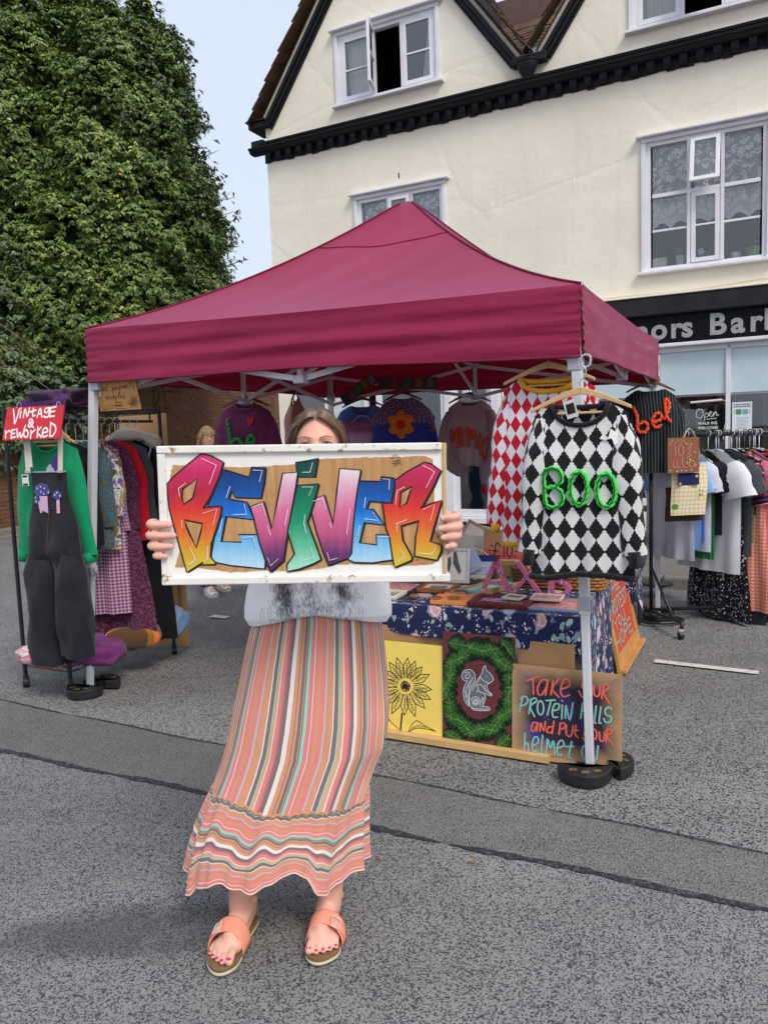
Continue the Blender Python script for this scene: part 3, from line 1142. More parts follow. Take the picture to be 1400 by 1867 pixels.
for k in range(0,8,2):
 pane(shopw,xs[k],xs[k+1],.62,2.37,.035)
ft=NT('frosted_film',0.35,0.4)
fv=ft.coord('Object')
ft.color(ft.ramp(ft.noise(fv,1.7,4,.6,dist=.8),[(0.3,S(186,206,212)),(0.7,S(206,222,226))]))
m_film=ft.m
for k in range(0,8,2):
 part('frosted_film',m_film,shopw,lambda b: b.box(xs[k],xs[k+1],.0315,.0345,1.86,2.37))
part('film_edge',m_white,shopw,lambda b: b.box(xs[0],xs[7],.046,.06,1.835,1.858))
# shop interior
m_shopwall=plain('shop_wall',S(120,120,110),0.85,.1,3)
m_shopdark=plain('shop_panel',S(60,62,60),0.7,.2,4)
inn=MB()
inn.box(bx(-1.6),bx(5),1.9,1.95,0,2.9)
inn.box(bx(-1.6),bx(5),.2,1.9,.05,.10)
inn.build('shop_interior',m_shopwall,house)
pn=MB()
for k in range(12):
 x=bx(-1.3)+k*.42
 pn.box(x,x+.05,1.86,1.897,.4,2.3)
 pn.box(x+.1,x+.2,1.87,1.897,.4,2.3)
pn.build('shop_panelling',m_shopdark,house)
# lamp seen through the glass
t=thing('pendant_lamp','small grey glass pendant lamp inside the shop window','lamp',W(-.33,BV+.8,1.62),ANG)
part('shade',plain('smoked_glass',S(130,138,136),.3,.1),t,lambda b: b.lathe([(.015,-.02),(.05,.02),(.085,.10),(.09,.20),(.085,.20)],n=14),smooth=True)
part('stem',m_black,t,lambda b: b.cyl((0,0,.2),(0,0,.7),.006,n=6))
# light-line 'Open' sign hanging in the window
t=thing('window_sign','white Open sign with a light bar hanging inside the shop window','sign',W(.0,BV+.02,1.52),ANG)
m_signw=plain('pale_sign_white',S(214,218,214),.5,.04)
part('light_bar',m_signw,t,lambda b: b.cyl((-.17,-.012,.245),(.17,-.012,.26),.013,n=8))
part('cord',m_signw,t,lambda b: b.tube(smooth_path([(.17,-.012,.26),(.22,-.012,.23),(.235,-.012,.10),(.20,-.012,-.06),(.19,-.012,-.2)],5),.004,6))
mb=MB()
op=[[(-.075,.165),(-.105,.13),(-.10,.07),(-.055,.06),(-.03,.10),(-.045,.155),(-.08,.165)],[(-.02,.02),(-.012,.09),(.0,.115),(.022,.105),(.02,.075),(-.008,.065)],
  [(.03,.085),(.055,.11),(.062,.125),(.042,.125),(.036,.09),(.06,.07),(.08,.10)],[(.08,.07),(.086,.12),(.09,.10),(.108,.128),(.116,.085),(.14,.09)],[(.0,.04),(.06,.045),(.11,.05)]]
for q in op:
 stroke(mb,[(p[0],p[1]) for p in q],.007,.012)
mb.build('lettering',m_signw,t)
text_mesh('WALK INS',.046,m_signw,t,(-.09,-.012,-.02),bold=.001,ext=.001)
text_mesh('WELCOME',.046,m_signw,t,(-.09,-.012,-.075),bold=.001,ext=.001)
# poster
t=thing('poster','white poster with two green mugs stuck inside the shop window','poster',W(.385,BV+.026,1.40),ANG)
part('sheet',plain('poster_paper',S(222,226,232),.6,.02),t,lambda b: b.box(-.105,.105,0,.002,0,.345))
m_ptxt=plain('poster_grey_print',S(130,138,140),.6,.05)
m_pgreen=plain('poster_green',S(88,150,92),.6,.1)
m_pteal=plain('poster_teal',S(120,170,170),.6,.1)
text_mesh('WORLD\'S BIGGEST',.022,plain('poster_dark',S(70,110,90),.6),t,(0,-.001,.31),bold=.0006,ext=.0005,align='CENTER')
text_mesh('COFFEE MORNING',.022,MATS['poster_dark'],t,(0,-.001,.285),bold=.0006,ext=.0005,align='CENTER')
for dx,m in ((-.035,m_pgreen),(.035,m_pteal)):
 mb=MB()
 shape(mb,[(dx-.03,.262),(dx+.03,.262),(dx+.03,.215),(dx+.02,.2),(dx-.02,.2),(dx-.03,.215)],.001)
 stroke(mb,[(dx+(.03 if dx>0 else -.03),.25),(dx+(.05 if dx>0 else -.05),.245),(dx+(.05 if dx>0 else -.05),.225),(dx+(.03 if dx>0 else -.03),.215)],.006,.001)
 mb.build('mug_print',m,t)
mb=MB()
for k in range(9):
 stroke(mb,[(-.06+.01*(k % 2),.165-k*.016),(.07-.015*(k % 3),.165-k*.016)],.004,.0008)
mb.build('small_print',m_ptxt,t)
# stretch of shop front under the stall: boarded window, tall window, door
m_boarded=plain('white_boarding',S(205,210,214),.6,.06,5)
m_navyint=plain('navy_shop_fitting',S(36,46,58),.55,.15,4)
w=frame_bars(house,'window',[(bx(-5.75),bx(-5.68),.30,2.45),(bx(-5.2),bx(-5.14),.37,2.45),(bx(-4.55),bx(-4.5),.37,2.45),(bx(-4.35),bx(-4.27),.37,2.45),(bx(-3.36),bx(-3.30),.37,2.45),(bx(-5.68),bx(-3.30),.30,.37)],-.02,.07)
for k in range(9):
 part('board',m_boarded,w,lambda b: b.box(bx(-5.14)+k*.0655,bx(-5.14)+k*.0655+.062,.02,.04,.37,2.45),bevel=0.004)
pane(w,bx(-5.68),bx(-5.2),.37,2.45,.03)
pane(w,bx(-4.27),bx(-3.36),.37,2.45,.03)
part('pilaster',m_white,house,lambda b: b.box(bx(-3.298),bx(-3.182),-.05,.12,.27,2.46),bevel=0.008)
part('pilaster',m_white,house,lambda b: b.box(bx(-2.638),bx(-2.522),-.05,.12,.12,2.46),bevel=0.008)
w2=frame_bars(house,'window',[(bx(-3.18),bx(-3.12),.36,2.45),(bx(-2.70),bx(-2.642),.36,2.45),(bx(-3.12),bx(-2.70),.36,.46)],.0,.07)
part('sill',m_white,w2,lambda b: b.box(bx(-3.20),bx(-2.60),-.07,.1,.27,.355),bevel=0.01)
pane(w2,bx(-3.12),bx(-2.70),.46,2.45,.03)
part('plinth',m_black,house,lambda b: b.box(bx(-5.9),bx(-2.53),-.035,-.002,.09,.265),bevel=0.006)
inn=MB()
inn.box(bx(-5.9),bx(-1.6),1.6,1.65,0,2.9)
inn.box(bx(-5.9),bx(-1.6),.2,1.6,.05,.10)
inn.build('shop_interior',plain('dim_interior',S(52,58,62),.9,.1),house)
# fittings in the window: white column and dark arches
inn=MB()
inn.cyl((bx(-2.86),.5,.2),(bx(-2.86),.5,2.4),.04,n=10)
inn.build('shop_column',m_boarded,house,smooth=True)
inn=MB()
for x in (bx(-4.1),bx(-3.75),bx(-3.5)):
 inn.tube([(x+.22*math.cos(a),.55,1.55+.5*math.sin(a)) for a in [PI*k/10 for k in range(11)]],.03,6)
inn.build('shop_arch',m_navyint,house,smooth=True)
inn=MB()
inn.box(bx(-4.25),bx(-3.4),.45,.5,.4,1.72)
inn.build('shop_counter',m_navyint,house)
# door
door=thing('shop_door','white half-glazed shop door behind the grey PANIC jumper','door',W(-2.11,BV+.05,.12),ANG)
fb=MB()
for q in [(-.40,-.29,0,2.05),(.29,.40,0,2.05),(-.29,.29,1.95,2.05),(-.29,.29,0,.55)]:
 fb.box(q[0],q[1],0,.045,q[2],q[3])
fb.build('leaf',m_white,door,bevel=0.005)
part('pane',m_glass,door,lambda b: b.box(-.29,.29,.02,.025,.55,1.95))
part('handle',m_lead,door,lambda b: b.tube(smooth_path([(-.34,0,1.0),(-.34,-.05,1.0),(-.25,-.05,1.0)],4),.01,8),smooth=True)
t=thing('closed_sign','small white CLOSED sign in the shop window above the PANIC jumper','sign',W(-2.95,BV+.015,1.99),ANG)
part('plate',m_signw,t,lambda b: b.box(-.10,.10,0,.003,0,.085))
text_mesh('CLOSED',.05,plain('closed_print',S(60,80,80),.6),t,(0,-.0015,.022),bold=.001,ext=.0005,align='CENTER')
# ================================================================ BRICK WALL along the side street
WL=Vector((-6.9,13.9,0))
bwall=thing('brick_wall','long old red-brown brick wall beside the side street','wall',WL,ANG)
mt=NT('old_brick',0.9,0.15)
_v=mt.coord('Object')
_g=mt.node('ShaderNodeNewGeometry').outputs['Random Per Island']
_c=mt.ramp(_g,[(0,S(84,58,46)),(.25,S(112,72,54)),(.5,S(132,84,60)),(.7,S(98,74,60)),(.85,S(150,96,66)),(1,S(74,60,54))])
_c=mt.mix(mt.ramp(mt.noise(_v,1.2,5,.65),[(.42,0.0),(.7,.75)]),_c,S(122,104,82))
_c=mt.mix(mt.ramp(mt.noise(_v,22,4,.7),[(.55,0.0),(.8,.6)]),_c,S(60,52,46))
mt.color(_c)
mt.bump(mt.noise(_v,30,5,.7),.6,.01)
m_brick=mt.m
m_mortar=plain('lime_mortar',S(120,108,92),0.95,.25,6,.5,60,grime=.5)
part('mortar',m_mortar,bwall,lambda b: b.box(-.33,-.012,-6,16,0,3.05))
part('coping',m_kerb,bwall,lambda b: b.box(-.38,.03,-6,16,3.052,3.13),bevel=.02)
rb=random.Random(21)
def brick_geo(mb,y,z,L,proud):
 j=lambda s: rb.uniform(-s,s)
 x1=proud
 mb.box(-.10,x1+j(.003),y+.005+j(.003),y+L-.005+j(.003),z+.005+j(.002),z+.068+j(.002))
cands=[]
for r in range(40):
 y=-5.9+(0.056 if r % 2 else 0)
 k=0
 while y<15.8:
  L=0.225 if (r % 3) else 0.1125
  cands.append((y,0.03+r*0.0755,L))
  y+=L
# bricks in view of the gap between the racks and at the left edge are parts, the rest one mass
def show(c):
 y,z,L=c
 p=WL+VV*(y+L/2)+Vector((0,0,z+.03))
 d=p-Vector((0,0,CAM_H))
 dz=d.dot(c_f)
 px=700+1400*d.dot(c_r)/dz
 py=933.5-1400*d.dot(c_u)/dz
 vis=(-5<px<45 and 790<py<972) or (250<px<492 and 715<py<812)
 return (L/dz) if vis else 0
cands.sort(key=show,reverse=True)
near,rest=cands[:300],cands[300:]
brick_meshes=[]
for k,(y,z,L) in enumerate(near):
 mb=MB()
 brick_geo(mb,0,0,L,rb.uniform(-.002,.006))
 o=mb.build('brick',m_brick,bwall)
 o.location=(0,y,z)
mb=MB()
for (y,z,L) in rest:
 brick_geo(mb,y,z,L,rb.uniform(-.002,.006))
tag(mb.build('brickwork',m_brick,bwall),kind='stuff')
# ================================================================ IVY-CLAD TREE, SHRUB, WALL IVY
rng=np.random.default_rng(4)
def leaf_mat(name,stops,rough=0.45,trans=0.12):
 t=NT(name,rough,0.4)
 g=t.node('ShaderNodeNewGeometry').outputs['Random Per Island']
 patchy=t.math('MULTIPLY',t.math('SUBTRACT',t.noise(t.coord('Object'),1.1,4,.6),.5),1.1)
 col=t.ramp(t.math('ADD',t.math('MULTIPLY',g,.75),t.math('ADD',patchy,.12),clamp=True),stops)
 t.color(col)
 return t.m
m_ivy=leaf_mat('ivy_leaf',[(0,S(60,84,42)),(.35,S(86,111,53)),(.65,S(110,133,62)),(.9,S(142,156,78)),(1,S(178,174,90))],.42)
m_dleaf=leaf_mat('dark_evergreen_leaf',[(0,S(40,58,34)),(.5,S(60,80,46)),(.9,S(84,104,60)),(1,S(104,118,72))],.4)
m_gleaf=leaf_mat('grey_green_leaf',[(0,S(66,86,58)),(.5,S(92,114,80)),(1,S(124,140,104))],.5)
m_bark=plain('bark',S(72,60,48),0.95,.35,8,.9,24)
m_twig=plain('bare_twig',S(120,108,90),0.9,.25,20)
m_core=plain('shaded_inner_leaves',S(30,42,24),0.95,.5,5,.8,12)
def leaves_mesh(name,m,parent,pos,nrm,size,aspect=.62,droop=.5,jitter=.6,seed=1,fold=.18,tips=None):
 """one small folded leaf per position; nrm is the way it faces, tips hang down and out"""
 r=np.random.default_rng(seed)
 n=len(pos)
 nrm=nrm+r.normal(0,jitter,(n,3))
 nrm /= np.linalg.norm(nrm,axis=1)[:,None]+1e-9
 down=np.tile(np.array([[0,0,-1.0]]),(n,1))*droop+r.normal(0,.45,(n,3))
 if tips is not None:
  down=tips+r.normal(0,.18,(n,3))
 tip=down-nrm*(down*nrm).sum(1)[:,None]
 tip /= np.linalg.norm(tip,axis=1)[:,None]+1e-9
 side=np.cross(nrm,tip)
 s=size*r.uniform(.6,1.25,n)[:,None]
 a=pos-tip*s*.5
 b=pos+side*s*aspect*.5+nrm*s*fold*.0-tip*s*.08
 c=pos+tip*s*.5
 d=pos-side*s*aspect*.5-tip*s*.08
 b,d=b+nrm*s*fold,d+nrm*s*fold
 V=np.stack([a,b,c,d],1).reshape(-1,3)
 base=np.arange(n)[:,None]*4
 F=np.concatenate([base+np.array([[0,2,1]]),base+np.array([[0,3,2]])],1).reshape(-1,3)
 me=bpy.data.meshes.new(name)
 me.vertices.add(len(V))
 me.vertices.foreach_set('co',V.astype(np.float32).ravel())
 me.loops.add(len(F)*3)
 me.loops.foreach_set('vertex_index',F.astype(np.int32).ravel())
 me.polygons.add(len(F))
 me.polygons.foreach_set('loop_start',np.arange(0,len(F)*3,3,dtype=np.int32))
 me.polygons.foreach_set('loop_total',np.full(len(F),3,dtype=np.int32))
 me.update(calc_edges=True)
 me.materials.append(m)
 o=bpy.data.objects.new(name,me)
 COLL.objects.link(o)
 o.parent=parent
 return o
def lobes_surface(lobes,n,seed,toward=None):
 """points on the outside of a union of lumpy ellipsoids"""
 r=np.random.default_rng(seed)
 P,N=[],[]
 area=np.array([l[3]*l[5]+l[4]*l[5] for l in lobes])
 for li,l in enumerate(lobes):
  k=int(n*area[li]/area.sum())
  d=r.normal(0,1,(k,3))
  d /= np.linalg.norm(d,axis=1)[:,None]
  c=np.array(l[:3]); R=np.array(l[3:6])
  lump=1+.09*np.sin(d[:,0]*7+li)*np.sin(d[:,2]*9+2*li)+.05*np.sin(d[:,1]*13+d[:,2]*11)+.03*np.sin(d[:,2]*23+d[:,0]*17)
  p=c+d*R*lump[:,None]
  nn=d/R
  nn /= np.linalg.norm(nn,axis=1)[:,None]
  keep=np.ones(k,bool)
  for lj,m in enumerate(lobes):
   if lj != li:
    q=(p-np.array(m[:3]))/np.array(m[3:6])
    keep &= (q**2).sum(1)>.86
  if toward is not None:
   keep &= ((nn @ toward)>-.25) | (r.random(k)<.18)
  P.append(p[keep]); N.append(nn[keep])
 return np.concatenate(P),np.concatenate(N)
TREE=Vector((-6.7,17.0,0))
ivy_tree=thing('ivy_tree','huge ivy-covered tree towering behind the brick wall','tree',TREE)
lobes=[(-.80,.0,6.8,2.05,2.2,5.2),(1.55,-.3,6.1,1.72,2.0,4.35),(-2.2,-.3,4.6,1.6,2.0,3.6),(.4,-1.0,4.2,1.9,1.5,2.8),(.30,.1,6.4,1.3,1.5,3.1),(2.35,-.1,4.3,1.15,1.5,2.6),(1.75,-.3,8.45,1.15,1.4,1.85),(-1.3,-.6,8.6,1.2,1.3,2.3)]
tw=np.array([.37,-.93,0.0])
cp,cn=lobes_surface(lobes,105000,11,tw)
keep_=cp[:,2]>2.75+.35*np.sin(cp[:,0]*2.1+cp[:,1])+np.clip(cp[:,0]*.28,-.2,.6)
cp,cn=cp[keep_],cn[keep_]
# each shoot is a rosette: leaves spring from one point, lift outwards and hang
K=13
r_=np.random.default_rng(8)
def rosettes(name,m,parent,cp,cn,rad,depth,seed,aspect=.5,K=13):
 r=np.random.default_rng(seed)
 n=len(cp)
 # broad billows push whole groups of shoots in and out
 bil_=np.sin(cp[:,0]*3.1+cp[:,2]*2.3)*np.sin(cp[:,1]*2.7-cp[:,2]*3.4)+.6*np.sin(cp[:,2]*6.1+cp[:,0]*4.3+cp[:,1]*3)
 base=cp+cn*(bil_*depth*.55+r.uniform(-depth,depth*.45,n))[:,None]
 axis=cn*.75+np.array([0,0,.75])+r.normal(0,.2,(n,3))
 axis /= np.linalg.norm(axis,axis=1)[:,None]
 a=np.cross(axis,np.array([0.3,0.2,1.0])); a /= np.linalg.norm(a,axis=1)[:,None]
 b=np.cross(axis,a)
 ph=r.uniform(0,2*np.pi,(n,K))
 sc=rad*r.uniform(.65,1.25,(n,1,1))
 d=a[:,None,:]*np.cos(ph)[:,:,None]+b[:,None,:]*np.sin(ph)[:,:,None]
 d=d*.8+axis[:,None,:]*r.uniform(-.35,.35,(n,K,1))+cn[:,None,:]*.25+np.array([0,0,-.62])
 d /= np.linalg.norm(d,axis=2)[:,:,None]
 pos=base[:,None,:]+d*sc*r.uniform(.35,.8,(n,K,1))+r.normal(0,.012,(n,K,3))
 nr=np.repeat(axis[:,None,:],K,1)*.9+d*.25
 return leaves_mesh(name,m,parent,pos.reshape(-1,3),nr.reshape(-1,3),rad*.98,aspect,.9,.22,seed+1,.10,d.reshape(-1,3))
rosettes('crown',m_ivy,ivy_tree,cp,cn,.098,.30,3,.5,11)
# inner mass so that only the rim lets the sky through
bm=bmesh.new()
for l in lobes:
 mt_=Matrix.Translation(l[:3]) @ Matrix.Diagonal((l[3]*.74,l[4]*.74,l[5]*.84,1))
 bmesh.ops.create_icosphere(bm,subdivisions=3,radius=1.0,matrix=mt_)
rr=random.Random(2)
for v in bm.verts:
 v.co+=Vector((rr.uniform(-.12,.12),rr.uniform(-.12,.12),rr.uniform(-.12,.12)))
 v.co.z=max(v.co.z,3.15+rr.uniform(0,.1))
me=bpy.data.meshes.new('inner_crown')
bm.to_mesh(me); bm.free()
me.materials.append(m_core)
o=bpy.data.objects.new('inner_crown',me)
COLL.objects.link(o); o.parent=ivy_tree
trunk=MB()
trunk.tube(smooth_path([(0,0,0),(.05,0,1.5),(-.05,.05,4),(0,0,9)],5),[.42-.016*k for k in range(16)],12)
for k in range(9):
 a=rr.uniform(0,6.3); z=rr.uniform(2.5,7.5)
 trunk.tube([(0,0,z),(math.cos(a)*.9,math.sin(a)*.9,z+.8),(math.cos(a)*1.7,math.sin(a)*1.7,z+2)],[.14,.09,.04],7)
trunk.build('trunk',m_bark,ivy_tree,smooth=True)
# sprays standing out on the right-hand rim
tws=MB(); lp,ln=[],[]
for k in range(170):
 z=rr.uniform(3.4,9.6)
 ang=rr.uniform(-1.25,.25)
 # rim position from the two right-hand lobes
 best=None
 for l in (lobes[1],lobes[5],lobes[6],lobes[0]):
  q=1-((z-l[2])/l[5])**2
  if q<=0.02:
   continue
  q=math.sqrt(q)
  p=Vector((l[0]+l[3]*q*math.cos(ang),l[1]+l[4]*q*math.sin(ang),z))
  if best is None or p.x>best.x:
   best=p
 if best is None:
  continue
 out=Vector((math.cos(ang),math.sin(ang),rr.uniform(-.1,.7))).normalized()
 L=rr.uniform(.12,.45)*(1.4 if 4.6<z<7.6 else .8)
 pts=[best-out*.4,best+out*L*.5,best+out*L+Vector((0,0,rr.uniform(-.08,.10)))]
 tws.tube(pts,[.012,.008,.004],5)
 for j in range(13):
  f=rr.uniform(.1,1.0)
  p=pts[0].lerp(pts[2],f)+Vector((rr.gauss(0,.06),rr.gauss(0,.06),rr.gauss(0,.06)))
  lp.append(p); ln.append(out+Vector((0,0,.6)))
leaves_mesh('spray_leaves',m_dleaf,ivy_tree,np.array([tuple(p) for p in lp]),np.array([tuple(p) for p in ln]),.14,.5,.2,.7,5)
tag(tws.build('twigs',m_bark,ivy_tree,smooth=True),kind='stuff')
# darker evergreen leaning over the wall on the left, with bare arching twigs
shrub=thing('evergreen_shrub','grey-green evergreen shrub with bare arching twigs at the left edge','shrub',(-7.0,14.2,0))
lob2=[(-.9,.5,3.6,1.5,1.1,2.3),(-.3,.2,2.2,1.4,1.0,1.3),(-1.7,.2,5.2,1.2,.9,1.5),(.55,.9,2.5,1.0,.9,.9)]
cp,cn=lobes_surface(lob2,5200,31,tw)
rosettes('crown',m_gleaf,shrub,cp,cn,.11,.22,9,.5,10)
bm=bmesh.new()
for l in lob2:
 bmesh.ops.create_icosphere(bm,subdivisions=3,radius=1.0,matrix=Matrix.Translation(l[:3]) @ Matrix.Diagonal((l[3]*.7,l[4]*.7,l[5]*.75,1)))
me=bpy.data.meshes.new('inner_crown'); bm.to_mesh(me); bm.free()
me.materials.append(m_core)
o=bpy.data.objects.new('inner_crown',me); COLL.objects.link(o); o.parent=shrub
tws=MB()
for k in range(46):
 s0=Vector((rr.uniform(-1.4,.1),rr.uniform(-.9,-.5),rr.uniform(2.6,4.4)))
 d=Vector((rr.uniform(.3,1.3),rr.uniform(-.4,.2),rr.uniform(-.2,.5)))
 L=rr.uniform(.5,1.3)
 tws.tube(smooth_path([s0,s0+d*L*.5+Vector((0,0,.1)),s0+d*L+Vector((0,0,-.25*L))],4),.007,4)
tag(tws.build('twigs',m_twig,shrub,smooth=True),kind='stuff')
part('trunk',m_bark,shrub,lambda b: b.tube([(-.6,.4,0),(-.7,.4,1.5),(-.9,.5,3.5)],[.12,.09,.04],8),smooth=True)
# ivy hanging over the coping of the wall
ivy=thing('wall_ivy','brownish ivy hanging over the top of the brick wall','ivy',WL,ANG)
m_ivy2=leaf_mat('wall_ivy_leaf',[(0,S(54,66,34)),(.4,S(78,92,44)),(.7,S(104,104,52)),(.9,S(118,92,48)),(1,S(150,140,60))],.5)
n=1500
cy=r_.uniform(-4.5,3.6,n)
edge=1.75+.35*np.sin(cy*1.7)+.25*np.sin(cy*3.9+1)+np.clip((cy-.6)*.36,-.35,2)
cz=edge+(3.35-edge)*r_.random(n)**.8
cz=np.where(cz>3.5,3.3,cz)
cx=.02+.22*r_.random(n)*np.clip((cz-edge)*1.4+.2,0,1)
cc=np.stack([cx,cy,cz],1)
off=r_.normal(0,.11,(n,22,3))*np.array([.7,1,1])
pos=cc[:,None,:]+off
pos[:,:,0]=np.maximum(pos[:,:,0],.015)
nrm=np.tile(np.array([1.0,0,.35]),(n*22,1))
leaves_mesh('leaves',m_ivy2,ivy,pos.reshape(-1,3),nrm,.085,.7,.9,.5,13)
st_=MB()
for k in range(26):
 y=rr.uniform(-4,4.5); z=rr.uniform(1.6,2.4)
 st_.tube(smooth_path([(.012,y,z),(.03,y+rr.uniform(-.2,.2),z+.5),(.03,y+rr.uniform(-.3,.3),3.1)],4),.008,5)
st_.build('stems',m_bark,ivy,smooth=True)
# ================================================================ GAZEBO
def px(P):
 d=Vector(P)-Vector((0,0,CAM_H))
 k=d.dot(c_f)
 return (700+1400*d.dot(c_r)/k,933.5-1400*d.dot(c_u)/k)
def canopy_fabric(name='maroon_polyester',creased=True):
 t=NT(name,0.5,0.4)
 uv=t.coord('Object')
 n=t.noise(uv,1.6,4,.6)
 t.color(t.ramp(n,[(0.3,S(140,18,62)),(0.7,S(153,22,71))]))
 t.b.inputs['Sheen Weight'].default_value=0.42
 t.b.inputs['Sheen Roughness'].default_value=0.35
 t.put(t.b.inputs['Sheen Tint'],(1.0,0.45,0.72,1))
 if creased:
  wr=t.noise(t.vmap(uv,(1.2,1.2,9)),1.6,4,.55,dist=.4)
  cr=t.noise(t.vmap(uv,(2.5,2.5,7),rot=(0,.15,0)),2.5,3,.5)
  t.bump(t.math('ADD',wr,t.math('MULTIPLY',cr,.4)),.17,.05)
 else:
  cr=t.noise(t.vmap(uv,(1,1,.6)),2.2,5,.5,dist=.3)
  fold_=t.vor(t.vmap(uv,(.5,.5,.4)),1.6,'DISTANCE_TO_EDGE')
  t.bump(t.math('ADD',cr,t.math('MULTIPLY',t.ramp(fold_,[(0,0.0),(.03,1.0)]),.05)),.20,.05)
 t.bump(t.noise(uv,500,2),.12,.002)
 tr=t.node('ShaderNodeBsdfTranslucent')
 tr.inputs[0].default_value=S(170,10,50)+(1,)
 mx=t.node('ShaderNodeMixShader')
 mx.inputs[0].default_value=0.13
 out=[n_ for n_ in t.t.nodes if n_.type=='OUTPUT_MATERIAL'][0]
 t.t.links.new(t.b.outputs[0],mx.inputs[1])
 t.t.links.new(tr.outputs[0],mx.inputs[2])
 t.t.links.new(mx.outputs[0],out.inputs[0])
 return t.m
m_canopy=canopy_fabric()
m_canopy_top=canopy_fabric('maroon_polyester_roof',False)
m_piping=plain('maroon_piping',S(104,14,48),.6,.1,20)
m_steel=plain('white_steel_tube',S(206,208,214),.38,.05,8,spec=.5,grime=.10)
m_bracket=plain('grey_nylon_bracket',S(176,178,186),.45,.06)
m_rubber=plain('black_rubber',(0.014,0.014,0.016),.45,.3,18,.5,60,spec=.5)
m_worn=plain('yellowish_scuff',S(110,92,50),.8,.3,30)
gaz=thing('gazebo','maroon pop-up gazebo with white steel legs over the stall','gazebo',W(0,0),ANG)
CORN={(1,-1): (-.02,0.0,2.093,1.80),(-1,-1): (-2.835,0.0,2.172,1.87),(-1,1): (-3.00,3.0,2.18,1.878),(1,1): (-.09,3.0,2.15,1.835)}
APEX=(-1.455,1.5,3.05)
def bil(a,b):
 r=[0,0,0,0]
 for (i,j),c in CORN.items():
  w=(1+i*a)*(1+j*b)/4
  for k in range(4):
   r[k]+=w*c[k]
 return r
def canopy_pt(a,b):
 m=max(abs(a),abs(b))
 e=bil(a/m,b/m) if m>1e-6 else [0,0,2.15,1.85]
 t=1-m
 x,y,_,_=bil(a,b)
 cx,cy,_,_=bil(0,0)
 x+=(APEX[0]-cx)*t
 y+=(APEX[1]-cy)*t
 g=t-.43*t*(1-t)
 mid=1-(min(abs(a),abs(b))/m)**2 if m>1e-6 else 0
 z=e[2]+(APEX[2]-e[2])*g
 z -= mid*(.030*math.sin(PI*min(1,t*1.0))+.012*(1-t))
 z+=.006*math.sin(a*11+b*7)*mid*math.sin(PI*t)+.004*math.sin(a*23-b*17)*mid*(t<.9)*math.sin(PI*t)
 if t>.93:
  z -= (t-.93)**2*4.0
 return (x,y,z)
roofm=MB()
N=48
for side in range(4):
 def fn(s,q,side=side):
  m=1-q*.9999
  c=-1+2*s
  a,b=[(c*m,-m),(m,c*m),(-c*m,m),(-m,-c*m)][side]
  return canopy_pt(a,b)
 roofm.grid(fn,N,30)
roof_f=roofm.build('roof',m_canopy_top,gaz,smooth=True)
rw=random.Random(17)
CY=[(1,-1),(1,1),(-1,1),(-1,-1)]
for k,(c0,c1) in enumerate([((-1,-1),(1,-1)),((1,-1),(1,1)),((1,1),(-1,1)),((-1,1),(-1,-1))]):
 A,B=CORN[c0],CORN[c1]
 t_=(Vector(B[:2])-Vector(A[:2])).normalized()
 n_=Vector((t_.y,-t_.x))
 ph=[rw.uniform(0,6) for _ in range(8)]
 def fn(s,q):
  p=Vector(A[:2]).lerp(Vector(B[:2]),s)
  zt=A[2]+(B[2]-A[2])*s-.012*math.sin(PI*s)
  zb=A[3]+(B[3]-A[3])*s+.012*math.sin(PI*s)+.004*math.sin(9*s+ph[0])
  z=zt+(zb-zt)*q
  ends=min(1,14*s,14*(1-s))
  wv=.007*math.sin(q*11+2.2*math.sin(s*5+ph[1]))*math.sin(s*4+ph[2])+.0045*math.sin(q*19+3*s+ph[3])+.006*math.sin(s*31+ph[4]+q*3)*q
  tug=.006*math.sin(q*46+ph[5])*(math.exp(-s*16)+math.exp(-(1-s)*16))
  o=.004+wv*ends*(.25+.75*math.sin(PI*min(1,q*.8+.1)))+tug+.010*q
  p=p+n_*o
  return (p.x,p.y,z)
 mb=MB()
 mb.grid(fn,90,20,flip=True)
 mb.build('valance',m_canopy,gaz,smooth=True)
 mb=MB()
 mb.tube([Vector(fn(i/40,1.0)) for i in range(41)],.005,6)
 mb.build('hem',m_piping,gaz,smooth=True)
# piping down the four hips and the ring seam
for (i,j) in CORN:
 mb=MB()
 mb.tube([Vector(canopy_pt(i*(1-s/24*.97),j*(1-s/24*.97)))+Vector((0,0,.004)) for s in range(25)] ,.006,6)
 mb.build('hip_seam',m_piping,gaz,smooth=True)
mb=MB()
ring=[]
for side in range(4):
 for s in range(12):
  c=-1+2*s/12
  m=.31
  a,b=[(c*m,-m),(m,c*m),(-c*m,m),(-m,-c*m)][side]
  ring.append(Vector(canopy_pt(a,b))+Vector((0,0,.0025)))
mb.tube(ring,.0028,5,closed=True)
mb.build('ring_seam',m_piping,gaz,smooth=True)
# maker's label on the right-hand valance
t_=part('label_patch',plain('label_white',S(214,210,206),.6,.05),gaz,lambda b: b.box(-.0608,-.0588,2.78,2.855,1.87,2.02))
part('label_print',plain('label_orange',S(196,120,60),.6,.1),t_,lambda b: b.prism([(-.0578,2.80,1.90),(-.0578,2.835,1.915),(-.0578,2.825,1.97),(-.0578,2.83,2.0),(-.0578,2.805,1.96)],(.001,0,0)))
